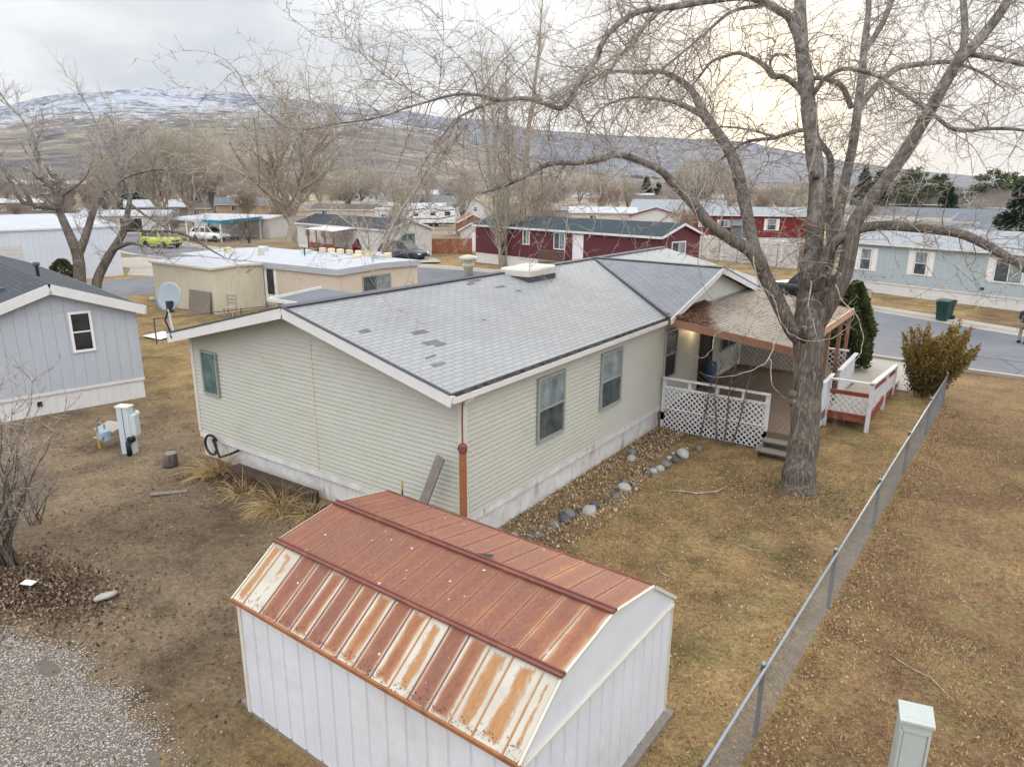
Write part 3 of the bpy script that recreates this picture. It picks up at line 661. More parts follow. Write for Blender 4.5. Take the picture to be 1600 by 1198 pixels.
r.build('roof_panel',M['patio'],t)
for y_ in (y0,y1): f=MB(); f.beam((x0,y_,CZ(x0)-.06),(x1+.03,y_,CZ(x1)-.06),.045,.2); f.build('fascia',M['beamwood'],t)
f=MB(); f.beam((x1+.02,y0-.02,CZ(x1)-.05),(x1+.02,y1+.02,CZ(x1)-.05),.05,.21); f.build('edge_beam',M['beamtan'],t)
for y in (10.6,12.8,14.45,15.8):
    f=MB(); f.box(3.32,3.42,y-.05,y+.05,.4,CZ(3.4)-.15); f.build('post',M['beamwood'],t)
# rusty needles piled on the patio roof
nv=[];nf=[];nt=[]
for i in range(3200):
    y=R.uniform(8.7,15.8); x=R.uniform(.1,3.35)
    if math.sin(x*2.3+y)*math.sin(y*1.7)<R.uniform(-.9,.8): continue
    z=CZ(x)+.012; a=R.uniform(0,PI); L_=R.uniform(.02,.08); k=len(nv); dx,dy=math.cos(a)*L_,math.sin(a)*L_
    nv+=[(x-dx,y-dy,z+.03),(x+dx,y+dy,z+.035),(x+dy*.2,y-dx*.2,z+.04)]; nf.append((k,k+1,k+2)); nt.append(R.random())
for i in range(9000):
    y=8.66+2.9*R.random()**1.25; xm=max(.12,1.15*(1-(y-8.66)/2.6))+R.gauss(0,.1); x=.05+R.random()**1.3*xm*1.15
    if x>3.3 or (x>.55*xm and R.random()<.45): continue
    z=CZ(x)+.03+R.random()*max(0.015,.13-.07*x); a=R.uniform(0,PI); L_=R.uniform(.03,.1); k=len(nv)
    dx,dy=math.cos(a)*L_,math.sin(a)*L_; nv+=[(x-dx,y-dy,z),(x+dx,y+dy,z+R.uniform(-.01,.02)),(x+dy*.18,y-dx*.18,z+.008)]; nf.append((k,k+1,k+2)); nt.append(R.random())
tag(soup('leaf_litter',M['needles'],np.array(nv),np.array(nf),None,np.array(nt)),'drift of rusty brown needles in the corner of the patio roof','leaf litter',None,'stuff')
deck=thing('deck','worn brown porch deck with white lattice rails, steps and side ramp','deck')
b=MB(); DZ=.5
for i in range(26):
    xa=.04+3.68*i/26; b.box(xa,xa+3.68/26-.008,8.68,15.4,DZ-.04,DZ)
b.build('floor',M['deckwood'],deck)
b=MB(); b.box(.04,3.74,8.64,8.67,DZ-.24,DZ-.01); b.box(3.73,3.76,8.67,11.7,DZ-.24,DZ-.01); b.build('rim_board',M['deckwood'],deck)
def lattice(x0,x1,z0,z1,y,step=.105,wd=.035,th=.01,axis='x'):
    mb=MB(); L=x1-x0; H=z1-z0; s2=.5**.5
    def clip(c,sg):
        pts=[]
        for (a,bb) in ((0,None),(L,None),(None,0),(None,H)):
            if a is not None: zz=sg*(a-c); 
            if a is not None and -1e-6<=zz<=H+1e-6: pts.append((a,zz))
            if bb is not None:
                xx=c+bb/sg
                if -1e-6<=xx<=L+1e-6: pts.append((xx,bb))
        pts=sorted(set((round(p,4),round(q,4)) for p,q in pts)); return (pts[0],pts[-1]) if len(pts)>1 else None
    k=0
    for sg in (1,-1):
        c=-H-step if sg==1 else 0
        while c<(L if sg==1 else L+H):
            e=clip(c,sg)
            if e and math.hypot(e[1][0]-e[0][0],e[1][1]-e[0][1])>.03:
                (a,za),(bq,zb)=e; o=y+(th if sg==1 else 0)
                if axis=='x': mb.beam((x0+a,o,z0+za),(x0+bq,o,z0+zb),th,wd)
                else: mb.beam((o,x0+a,z0+za),(o,x0+bq,z0+zb),th,wd)
            c+=step*1.41
    return mb
lattice(.2,2.9,.03,1.22,8.6).build('lattice_panel',M['white_w'],deck)
b=MB(); b.box(.15,2.95,8.585,8.64,1.2,1.26); b.box(.15,2.95,8.575,8.595,.62,.66)
b.box(.1,2.98,8.55,8.66,1.46,1.5); b.build('rail',M['white_w'],deck)
for x in (.13,.85,1.6,2.3,2.92):
    b=MB(); e=.05 if x in (.13,2.92) else .04; b.box(x-e,x+e,8.64,8.72,(.05 if x in (.13,2.92) else 1.26),1.46); b.build('post',M['white_w'],deck)
lattice(.06,3.5,.5,1.42,15.42,.12).build('lattice_panel',M['white_w'],deck)
b=MB(); b.box(.05,1.9,15.46,15.48,.45,1.3); b.build('screen_board',M['orange'],deck)
b=MB(); b.box(.04,3.55,15.38,15.48,1.42,1.47); b.build('rail',M['white_w'],deck)
# steps
for k,(ya,z) in enumerate(((8.3,.36),(8.0,.19))):
    b=MB(); b.box(2.96-k*.05,3.74+k*.05,ya,ya+.33,z-.04,z); b.box(2.98-k*.05,3.72+k*.05,ya+.28,ya+.31,0.0,z-.045); b.box(2.98-k*.05,3.01-k*.05,ya+.01,ya+.28,0,z-.045)
    b.build('step',M['oldwood'],deck)
# railing between the deck and the ramp, closed with white boards
b=MB()
for i in range(10):
    y=11.0+i*.12; b.box(3.72,3.745,y,y+.11,.05,1.32+.03*(i%2))
b.beam((3.75,10.95,1.39),(3.75,12.2,1.39),.1,.04); b.build('board_screen',M['white_w'],deck)
b=MB(); b.box(3.68,3.78,10.9,11.0,.0,1.4); b.build('post',M['white_w'],deck)
# landing and ramp
b=MB()
for i in range(34):
    y=11.72+i*.13; z=.44 if y<14.2 else .44-(y-14.2)*.10
    b.box(3.78,4.84,y,y+.122,z-.035,z)
for i in range(22):
    y=16.14+i*.13; z=.44-(y-14.2)*.10+.02
    if z<.05: break
    b.box(3.78,4.84,y,y+.122,z-.03,z)
b.build('ramp_floor',M['palewood'],deck)
b=MB(); b.box(3.78,4.86,11.67,11.705,.24,.46); b.box(4.845,4.88,11.7,14.25,.22,.46); b.beam((4.862,14.25,.34),(4.862,17.6,.02),.035,.2); b.build('skirt_board',M['redwood'],deck)
lattice(3.8,4.8,.48,.98,11.68,.12).build('lattice_panel',M['white_w'],deck)
b=MB(); b.box(3.78,4.82,11.66,11.7,.98,1.09); b.build('red_rail',M['redwood'],deck)
b=MB(); b.box(3.72,4.9,11.63,11.74,1.36,1.4); b.build('rail',M['white_w'],deck)
for (x,y,z0,z1) in ((3.76,11.68,0,1.38),(4.86,11.68,0,1.38),(4.87,14.3,0,1.16),(4.87,16.3,0,1.0)):
    b=MB(); b.box(x-.05,x+.05,y-.05,y+.05,z0,z1); b.build('post',M['white_w'],deck)
b=MB(); b.beam((4.87,11.6,1.42),(4.87,16.4,.98),.12,.04); b.build('rail',M['white_w'],deck)
b=MB(); b.beam((4.86,11.74,1.22),(4.86,16.25,.8),.03,.12); b.build('red_rail',M['redwood'],deck)
b=MB()
for i in range(13):
    y=11.95+i*.34
    if y<16.2: b.box(4.84,4.87,y,y+.09,.5-(max(0,y-14.2))*.1,1.3-(y-11.6)*.092)
b.build('baluster',M['white_w'],deck)['kind']='stuff'
b=MB()
for i in range(12):
    y=13.1+i*.2; b.box(3.74,3.77,y,y+.15,.45,1.28)
b.beam((3.76,13.0,1.32),(3.76,15.6,1.36),.12,.04); b.build('board_screen',M['white_w'],deck)
# blue drum on a stand in the doorway
t=thing('drum','faded blue plastic drum on a dark stand in the porch doorway','drum',(.3,11.85,DZ),0,None,.8)
b=MB(); b.lathe([(.19,.22),(.21,.26),(.215,.5),(.205,.55),(.215,.6),(.21,.95),(.19,1.0),(.02,1.0)],18); b.build('body',paint('faded_blue_plastic',alb(52,76,104,.95),.5,.12,5),t,True)
b=MB(); b.box(-.24,.24,-.24,.24,.17,.21)
for i in (-1,1):
    for j in (-1,1): b.box(i*.2-.02,i*.2+.02,j*.2-.02,j*.2+.02,0,.17)
b.build('stand',M['oldwood'],t)
# saplings in front of the lattice
def sapling(loc,h,lean,label,seed):
    rr=random.Random(seed); t=thing('sapling',label,'sapling',loc,0,'saplings in front of the deck lattice')
    b=MB(); pts=[(0,0,0)]; d=Vector((lean[0],lean[1],1)).normalized(); p=Vector((0,0,0)); n=12; tw=[]
    for i in range(n):
        d=(d+Vector((rr.gauss(0,.07),rr.gauss(0,.07),.03))).normalized(); p=p+d*(h/n); pts.append(tuple(p))
        if i>2: tw.append((p.copy(),i))
    b.tube(pts,[.03*(1-.8*i/n) for i in range(n+1)],6); b.build('trunk',M['barkdark'],t)
    c=MB()
    for p,i in tw:
        for k in range(2):
            d=Vector((rr.gauss(0,1),rr.gauss(0,1),rr.uniform(.4,1.3))).normalized(); L_=h*rr.uniform(.12,.3); q=[p]
            for s_ in range(4): d=(d+Vector((rr.gauss(0,.2),rr.gauss(0,.2),.1))).normalized(); q.append(q[-1]+d*L_/4)
            c.tube(q,[.008,.007,.005,.004,.002],4)
    c.build('crown',M['barkdark'],t)
sapling((2.02,8.3,0),2.9,(.1,.0),'tallest dark sapling before the deck lattice, nearest the steps',11)
sapling((1.85,8.28,0),2.2,(-.05,0),'thin dark sapling close beside the tallest one at the lattice',12)
sapling((1.35,8.3,0),2.0,(.15,.05),'slim dark sapling in the middle of the deck lattice',13)
sapling((2.18,8.32,0),2.5,(.25,.02),'dark sapling leaning toward the steps before the deck lattice',14)

# ------------------------------------------------------------------ rusty tool shed
shed=thing('storage_shed','white metal tool shed with heavily rusted barn roof in the foreground','shed',(2.566,-3.34,0),-.0245)
SL,HW,EW=2.14,1.578,.067; ZE,ZB,ZR,BW=1.67,2.155,2.322,.967
w=MB(); topz=lambda v: ZR-.03 if v==0 else None
prof=lambda q:(lambda y: (ZR-.05-(abs(y)/BW)*(ZR-ZB)) if abs(y)<BW else (ZB-.05-(abs(y)-BW)/(HW+EW-BW)*(ZB-ZE)))(q-HW)
def ribs(o,u,n,L,z0,zt,sp,brk=()):
    o,u,n=Vector(o),Vector(u),Vector(n); Z=Vector((0,0,1)); k=round(L/sp); s_=L/k
    cuts=sorted(set([i*s_ for i in range(k+1)]+list(brk)))
    P=lambda t,z,d:o+u*t+Z*z+n*d
    rib=[i*s_ for i in range(1,k)]; e=[]
    for a in cuts: e+= [a-.022,a-.012,a+.012,a+.022] if a in rib else [a]
    e=sorted(set(max(0,min(L,x)) for x in e))
    dep=lambda t: -.02 if any(abs(t-q)<.0125 for q in rib) else 0
    for a,b_ in zip(e,e[1:]):
        w.face([P(a,z0,dep(a)),P(b_,z0,dep(b_)),P(b_,zt(b_),dep(b_)),P(a,zt(a),dep(a))])
lz=lambda t:ZE+.01
ribs((-SL+.02,-HW,0),(1,0,0),(0,-1,0),2*SL-.04,.04,lambda t:ZE-.0,.285); ribs((SL-.02,HW,0),(-1,0,0),(0,1,0),2*SL-.04,.04,lambda t:ZE,.285)
ribs((SL-.02,-HW,0),(0,1,0),(1,0,0),2*HW,.04,lambda t:1.6,.25)
ribs((-SL+.02,HW,0),(0,-1,0),(-1,0,0),2*HW,.04,lambda t:1.6,.25)
w.build('wall',M['shedwall'],shed)
for sg in (1,-1):
    gb=MB(); xx=sg*(SL-.012); ys=[-HW,-BW,0,BW,HW]
    poly=[(xx,-HW,1.6),(xx,HW,1.6),(xx,HW,ZE+.02),(xx,BW,ZB-.03),(xx,0,ZR-.03),(xx,-BW,ZB-.03),(xx,-HW,ZE+.02)]
    gb.prism(poly,(-sg*.02,0,0))
    gb.build('gable_panel',M['shedwall'],shed)
for sg in (1,-1):
    tr=MB(); tr.beam((sg*(SL+.004),-HW,1.6),(sg*(SL+.004),HW,1.6),.03,.035)
    for y in (-HW-.005,HW+.005): tr.box(min(sg*SL,sg*(SL-.06)),max(sg*SL,sg*(SL-.06)),y-.012,y+.012,.03,ZE-.02)
    tr.build('wall_trim',M['cream_trim'],shed)
r=MB(); rr=random.Random(9)
def slope(ya,za,yb,zb,levels,widths=None,ins=0):
    # panels between ya/za (low edge) and yb/zb (high edge)
    n=len(levels); ws=widths or [1]*n; T=sum(ws); x=-SL; dn=Vector((0,-(zb-za),(yb-ya))).normalized()
    if dn.z<0: dn=-dn
    for lv,ww in zip(levels,ws):
        xe=x+2*SL*ww/T; a,b_,c_,d_=(x+.012,ya,za),(xe-.012,ya,za),(xe-.012,yb,zb),(x+.012,yb,zb)
        pts=[a,b_,c_,d_] if yb>ya else [b_,a,d_,c_]; uv=[(ins,ins),(1-ins,ins),(1-ins,1-ins),(ins,1-ins)]
        r.face(pts,uv,lv)
        for xs in (x,):
            p0,p1=Vector((xs,ya,za)),Vector((xs,yb,zb)); h=dn*.009
            for s0,s1 in (((-.012,0),(-.007,1)),((-.007,1),(.007,1)),((.007,1),(.012,0))):
                q0=p0+Vector((s0[0],0,0))+h*s0[1]; q1=p0+Vector((s1[0],0,0))+h*s1[1]; q2=p1+Vector((s1[0],0,0))+h*s1[1]; q3=p1+Vector((s0[0],0,0))+h*s0[1]
                r.face([q0,q1,q2,q3] if yb>ya else [q1,q0,q3,q2],[(.5,.5)]*4,(1.0 if rr.random()<.93 else .3) if lv>.6 else .3)
        x=xe
lvA=[.6,.1,1.0,.99,.8,1.0,.9,.8,1.0,.78,.5,1.0,.86,.6,.42,.15]; wA=[.8,1.25,1.15]+[1]*9+[1.05,1.05,1.35,.7]
slope(-HW-EW,ZE,-BW,ZB,lvA,wA)
slope(-BW,ZB,0,ZR,[1.0]*13+[.9,.82],None,.1); slope(BW,ZB,0,ZR,[.99,.99,.995,1,1,1,1,1,.995,1.0,.97,.92,.96,.94],None,.12); slope(HW+EW,ZE,BW,ZB,[.9]*14)
r.build('roof_panel',M['rustroof'],shed)
c=MB()
for y,z in ((-BW,ZB),(BW,ZB)):
    k_=1 if y<0 else .35; c.beam((-SL-.02,y,z+.012*k_),(SL+.02,y,z+.012*k_),.075*k_,.02*k_); c.beam((-SL-.02,y-.03*k_,z+.02*k_),(SL+.02,y-.03*k_,z+.02*k_),.026*k_,.026*k_); c.beam((-SL-.02,y+.028*k_,z+.024*k_),(SL+.02,y+.028*k_,z+.024*k_),.02*k_,.022*k_)
c.beam((-SL-.02,0,ZR+.012),(SL+.02,0,ZR+.012),.09,.02); c.beam((-SL-.02,-.04,ZR+.024),(SL+.02,-.04,ZR+.024),.02,.02); c.beam((-SL-.02,.03,ZR+.026),(SL+.02,.03,ZR+.026),.02,.02)
c.build('roof_seam_cap',M['rust'],shed)
c=MB(); 
for y in (-HW-EW-.005,HW+EW+.005): c=MB(); c.beam((-SL-.02,y,ZE-.012),(SL+.02,y,ZE-.012),.03,.045); c.build('eave_trim',M['rustpipe'],shed)
c=MB()
for sg in (1,-1):
    c=MB(); x=sg*(SL+.006); pr=[(-HW-EW,ZE),(-BW,ZB),(0,ZR),(BW,ZB),(HW+EW,ZE)]
    for (ya,za),(yb_,zb) in zip(pr,pr[1:]): c.beam((x,ya,za-.012),(x,yb_,zb-.012),.022,.04)
    c.build('rake_trim',M['cream_trim'],shed)
c=MB(); rr=random.Random(4)
for i in range(500):
    x=rr.uniform(-SL,SL); y=-HW-EW+rr.uniform(.0,.07)+rr.random()**3*.08; z=ZE+(y+HW+EW)/(HW+EW-BW)*(ZB-ZE)+.004; a=rr.uniform(0,6); q=rr.uniform(.004,.014)
    c.face([(x+q*math.cos(a),y+q*math.sin(a)*.6,z),(x+q*math.cos(a+2.1),y+q*math.sin(a+2.1)*.6,z+.012),(x+q*math.cos(a+4.2),y+q*math.sin(a+4.2)*.6,z+.003)],col=rr.random()*.8)
o=c.build('eave_debris',M['litter'],shed); o['kind']='stuff'
c=MB(); c.face([(.28,.045,ZR+.03),(.5,.05,ZR+.028),(.47,.17,ZR+.018)]); c.build('hole',M['black'],shed)
c=MB(); c.box(-SL-.015,SL+.015,-HW-.01,HW+.01,0,.04); c.box(SL-.1,SL+.09,-HW+1.6,HW+.08,.0,.05); c.box(-SL-.2,-SL+.1,-HW+.02,-HW+.16,0,.06); c.box(-SL-.12,-SL+.1,-HW+.3,-HW+.42,0,.04); c.build('base_frame',M['oldwood'],shed)
# ------------------------------------------------------------------ chain link fence along the right
def chain_fence(name,label,a,b,h,nposts,step=.06,wire=.0018,post_m='galv',rail_m='galv',cat='fence',mesh=True,wm=None):
    a,b=Vector((*a,0)),Vector((*b,0)); L=(b-a).length; rz=math.atan2(b.y-a.y,b.x-a.x)
    t=thing(name,label,cat,a,rz)
    m=MB(); m.tube([(0,0,h),(L,0,h)],.021,8); m.build('top_rail',M[rail_m],t,True)
    for i in range(nposts):
        x=L*i/(nposts-1); p=MB(); p.lathe([(.028,0),(.028,h+.03),(.034,h+.032),(.034,h+.06),(.012,h+.075)],8,(x,.03,0)); p.build('post',M[post_m],t,True)
    if mesh:
        vs=[];fs=[]; H=h-.04; k=0; r=wire
        for sg in (1,-1):
            x=-H if sg==1 else 0
            while x<(L if sg==1 else L+H):
                xa,za,xb,zb=(x,.03,x+H,.03+H) if sg==1 else (x,.03,x-H,.03+H)
                if xa<0: za+=-xa; xa=0
                if xb<0: zb-=-xb; xb=0
                if xa>L: za+=xa-L; xa=L
                if xb>L: zb-=xb-L; xb=L
                y=.003*sg; n=len(vs)
                vs+=[(xa-r,y-r,za),(xa+r,y-r,za),(xa,y+r,za),(xb-r,y-r,zb),(xb+r,y-r,zb),(xb,y+r,zb)]
                fs+=[(n,n+1,n+4,n+3),(n+1,n+2,n+5,n+4),(n+2,n,n+3,n+5)]; x+=step*1.41
        soup('wire_mesh',M[wm or 'galv'],np.array(vs),np.array(fs),t)
    return t
chain_fence('chain_link_fence','long galvanised chain link fence running up the right side yard',(5.62,-8.5),(6.36,15.9),1.0,8)
# ------------------------------------------------------------------ utility boxes
t=thing('utility_pedestal','grey green utility pedestal beyond the fence at the bottom right','utility pedestal',(7.4,-1.78,0),math.radians(14))
b=MB(); b.bevbox(-.15,.15,-.1,.1,0,1.3,.02); b.build('body',M['utility'],t)
b=MB(); b.prism([(-.16,-.13,1.25),(-.16,.11,1.32),(-.16,.11,1.35),(-.16,-.13,1.28)],(.32,0,0)); b.build('lid',M['utility'],t)
b=MB(); b.box(-.105,.105,-.108,-.1,.1,1.14); b.box(-.12,.12,-.12,-.1005,1.15,1.19); b.box(-.14,-.115,-.12,-.1005,.08,1.15); b.box(.115,.14,-.12,-.1005,.08,1.15); b.build('door_panel',M['utility'],t)
t=thing('meter_pedestal','pale blue grey electric meter pedestal standing in the side yard','meter pedestal',(-9.9,-1.0,0),math.radians(28))
b=MB(); b.bevbox(-.16,.16,-.11,.11,0,1.2,.015); b.build('body',M['utilblue'],t)
b=MB(); b.box(-.175,.175,-.125,.125,1.2,1.235); b.build('cap',M['white'],t)
b=MB(); b.box(.16,.3,-.09,.09,.5,1.02); b.build('side_box',M['utilblue'],t)
b=MB(); b.box(.0,.012,-.118,-.109,.1,1.19); b.build('seam',M['felt'],t)
b=MB(); b.lathe([(.02,.0),(.09,.01),(.09,.12),(.06,.16),(.01,.17)],14,(.12,-.13,.38),'y'); b.lathe([(.06,0),(.06,.36)],8,(.12,-.2,.0)); b.build('meter',M['black'],t,True)
b=MB(); b.lathe([(.02,.0),(.07,.01),(.07,.08),(.01,.1)],12,(.2,.1,1.0),'y'); b.build('socket_cover',M['cream_trim'],t)
t=thing('gas_meter','small grey gas meter with a yellow riser and tilted lid near the meter pedestal','gas meter',(-10.55,-1.25,0),.3)
b=MB(); b.bevbox(-.15,.13,-.1,.1,.28,.56,.05); b.lathe([(.09,0),(.09,.05),(.03,.07)],12,(0,-.16,.42),'y'); b.build('body',paint('blue_grey_meter',alb(150,168,186,1.1),.5,.15,8),t)
b=MB(); b.tube([(.02,0,.56),(.02,0,.68),(-.12,0,.72),(-.25,.02,.66),(-.26,.02,.3)],.02,6); b.build('pipe',M['galv'],t)
b=MB(); b.tube([(-.26,.02,.42),(-.26,.02,0)],.025,6); b.tube([(-.4,.02,.28),(-.1,.02,.28)],.02,6); b.build('riser',paint('yellow_pipe',alb(206,166,60,1.1),.5,.15,8),t)
b=MB(); b.M=Matrix.Translation((-.12,.3,.5))@Matrix.Rotation(.18,4,'X'); b.box(-.3,.32,-.24,.24,0,.03); b.build('lid',M['concrete'],t)
# ------------------------------------------------------------------ loose things in the yard
def rock(name,loc,r,m,label,seed,group=None,flat=.7,cat='rock'):
    rr=random.Random(seed); import bmesh
    bm=bmesh.new(); bmesh.ops.create_icosphere(bm,subdivisions=2,radius=1); 
    ph=[rr.uniform(0,6) for _ in range(9)]; ax=(rr.uniform(.8,1.25),rr.uniform(.75,1.1),flat*rr.uniform(.85,1.2))
    for v in bm.verts:
        c=v.co; k=1+.16*math.sin(2.3*c.x+ph[0])*math.sin(2.1*c.y+ph[1])+.12*math.sin(3.7*c.z+ph[2]+2*c.x)+.06*math.sin(6*c.y+ph[3])*math.sin(5*c.x+ph[4])
        v.co=Vector((c.x*ax[0],c.y*ax[1],c.z*ax[2]))*k*r
    me=bpy.data.meshes.new(name); bm.to_mesh(me); bm.free(); me.polygons.foreach_set('use_smooth',[rr.random()<.6]*len(me.polygons)); me.materials.append(M[m])
    o=bpy.data.objects.new(name,me); COL.objects.link(o); o.location=loc; o.rotation_euler=(rr.uniform(-.3,.3),rr.uniform(-.3,.3),rr.uniform(0,6))
    return tag(o,label,cat,group)
bedrocks=[(.72,.75,.13,'stone2'),(.74,1.02,.11,'stone3'),(.82,1.25,.1,'stone'),(.86,1.75,.16,'stone'),(.9,2.1,.16,'stone3'),(.86,2.38,.17,'stone'),(1.12,2.72,.17,'stone2'),(1.05,3.05,.15,'stone3'),(1.15,3.4,.1,'stone3'),(1.2,3.75,.12,'stone'),(1.18,4.2,.17,'stone2'),(1.25,4.6,.1,'stone'),(1.28,5.5,.13,'stone2'),(1.36,5.75,.13,'stone2'),(1.36,6.05,.18,'stone'),(1.42,6.5,.13,'stone3'),(1.42,6.95,.2,'stone2'),(.52,5.9,.17,'stone2'),(.36,6.3,.15,'stone'),(1.6,7.6,.12,'stone'),(.5,.9,.14,'stone2')]
ord_=['first','second','third','fourth','fifth','sixth','seventh','eighth','ninth','tenth','eleventh','twelfth','thirteenth','fourteenth','fifteenth','sixteenth','seventeenth']
kd={'stone':'grey','stone2':'pale','stone3':'dark'}
for i,(x,y,r,m) in enumerate(bedrocks):
    if i<17: lb='%s edging rock, %s along the bed counted from the tool shed'%(kd[m],ord_[i])
    else: lb=['pale rock inside the leafy bed close to the house wall','grey rock beside the pale one by the house wall','small grey rock near the deck lattice in the bed','pale lichen covered rock at the shed end of the bed'][i-17]
    rock('rock',(x,y,r*.28),r*.84,m,lb,i+20,'rocks edging the plant bed')
for i in range(34):
    y=R.uniform(.9,8.0); x=.55+.1*y+R.gauss(.08,.12); r=R.uniform(.045,.085)
    rock('stone',(x,y,r*.3),r,('stone','stone3','stone','stone2')[i%4],'small loose stone among the edging rocks of the plant bed',300+i,'small stones in the plant bed')
rock('flat_rock',(-3.75,-4.62,.04),.17,'stone2','broad pale flat stone lying alone on the bare dirt left of the shed',77,None,.35)
rock('rock',(3.95,8.95,.06),.15,'stone2','pale rock lying in the weeds right of the tree trunk',78,None,.6)
t=thing('tree_stump','short cut grey log standing on end near the left house corner','tree stump',(-8.25,-.9,0))
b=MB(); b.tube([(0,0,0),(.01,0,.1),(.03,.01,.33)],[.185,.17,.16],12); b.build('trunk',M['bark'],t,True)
b=MB(); b.lathe([(.15,.328),(.14,.342),(.05,.345)],12,(.03,.01,0)); b.build('cut_top',M['oldwood'],t)
b=MB(); b.M=Matrix.Translation((-6.75,-1.8,.03))@Matrix.Rotation(.95,4,'Z')@Matrix.Rotation(.03,4,'Y'); b.box(-.36,.36,-.055,.055,-.015,.02); tag(b.build('board_scrap',M['oldwood']),'short pale board scrap lying on the dirt below the stump','board')
b=MB(); b.M=Matrix.Translation((-4.95,-5.25,.16))@Matrix.Rotation(.4,4,'Z')@Matrix.Rotation(.1,4,'X'); b.box(-.11,.11,-.06,.06,0,.012); tag(b.build('tile_scrap',M['white_w']),'small white tile scrap on the dark leaf pile','tile')
def stick(pts,r,label,name='stick'):
    b=MB(); b.tube(pts,[r*.7]*(len(pts)-1)+[r*.3],5); tag(b.build(name,M['twig'],None,True),label,'stick')
stick([(1.95,4.7,.02),(2.3,4.85,.035),(2.6,4.95,.03),(2.9,5.3,.03),(3.0,5.75,.04)],.024,'pale crooked branch lying on the lawn beside the plant bed')
stick([(6.9,1.2,.02),(7.2,1.0,.04),(7.45,.95,.03),(7.75,.6,.03)],.012,'thin curved twig on the reddish leaves beyond the fence')
stick([(8.5,3.4,.02),(8.65,3.0,.04),(8.7,2.7,.02)],.016,'bent twig on the grass near the right edge beyond the fence')
stick([(3.95,3.2,.02),(4.3,3.1,.03),(4.7,3.25,.03)],.012,'thin twig on the lawn below the big tree')
stick([(3.1,1.6,.02),(3.3,1.35,.03),(3.6,1.3,.03)],.014,'short dark stick on the lawn right of the shed')
# dry grass clumps along the gable wall
def straw_clump(loc,n,r,h,label,seed,lean=(0,0)):
    rr=random.Random(seed); vs=[];fs=[];tn=[]
    for i in range(n):
        a=rr.uniform(0,2*PI); q=r*math.sqrt(rr.random())*.5; x,y=q*math.cos(a),q*math.sin(a)
        L_=h*rr.uniform(.5,1.25); d=Vector((math.cos(a)*rr.uniform(.2,1)+lean[0]+rr.gauss(0,.25),math.sin(a)*rr.uniform(.2,1)+lean[1]+rr.gauss(0,.25),rr.uniform(.6,1.5))).normalized()
        p=Vector((x,y,0)); wd=rr.uniform(.004,.009); sd=d.cross(Vector((rr.random(),rr.random(),.3))).normalized()*wd; k=len(vs); seg=4
        for s_ in range(seg+1):
            f=1-s_/seg*.8; vs+=[tuple(p-sd*f),tuple(p+sd*f)]; d=(d+Vector((0,0,-.32))).normalized(); p=p+d*(L_/seg)
            if p.z<.01: p.z=.01
        tv=rr.random()
        for s_ in range(seg): fs.append((k+2*s_,k+2*s_+1,k+2*s_+3,k+2*s_+2)); tn.append(tv)
    o=soup('grass_clump',M['straw'],np.array(vs),np.array(fs),None,np.array(tn)); o.location=loc
    return tag(o,label,'grass clump','dry straw clumps along the gable wall')
straw_clump((-6.95,-.55,0),420,.5,.75,'tall straw clump under the black hose loop',1,(-.3,-.2))
straw_clump((-5.5,-.85,0),160,.45,.5,'thin straw clump in front of the left end of the timber',2,(0,-.2))
straw_clump((-4.3,-.85,0),420,.6,.7,'wide straw clump in front of the right end of the timber',3,(.2,-.4))
straw_clump((-3.35,-.75,0),220,.4,.6,'straw clump partly hidden behind the corner of the tool shed',4,(.2,-.2))
# scatter helpers
def poly_in(x,y,poly):
    c=False; n=len(poly)
    for i in range(n):
        x1,y1=poly[i];x2,y2=poly[i-1]
        if (y1>y)!=(y2>y) and x<(x2-x1)*(y-y1)/(y2-y1)+x1: c=not c
    return c
BLOCK=[(-W-.05,.05,-.05,LH),(.38,4.78,-5.05,-1.7),(.0,4.9,8.6,17.5),(-30,-14.4,-6,2)]
def free(x,y): return not any(a<x<b and c<y<d for a,b,c,d in BLOCK)
def leaf_mesh(name,mat,pts,rng,smin,smax,lift=.015,curl=.5,label=None,cat=None):
    n=len(pts); P=np.array([(p[0],p[1],(p[2] if len(p)>2 else 0)) for p in pts]); a=rng.uniform(0,2*np.pi,n); s=rng.uniform(smin,smax,n); asp=rng.uniform(.45,.9,n)
    tx=rng.normal(0,curl,n); ty=rng.normal(0,curl,n)
    vs=np.zeros((n,4,3))
    for k,(dx,dy) in enumerate(((-1,0),(0,-1),(1,0),(0,1))):
        lx=dx*s; ly=dy*s*asp; x=lx*np.cos(a)-ly*np.sin(a); y=lx*np.sin(a)+ly*np.cos(a)
        vs[:,k,0]=P[:,0]+x; vs[:,k,1]=P[:,1]+y; vs[:,k,2]=P[:,2]+lift+np.maximum(-lift*.7,x*tx+y*ty+ (np.abs(dx))*s*.25)
    fs=np.arange(n*4).reshape(n,4)
    o=soup(name,mat,vs.reshape(-1,3),fs,None,rng.random(n)); return tag(o,label,cat,None,'stuff')
rng=np.random.default_rng(5)
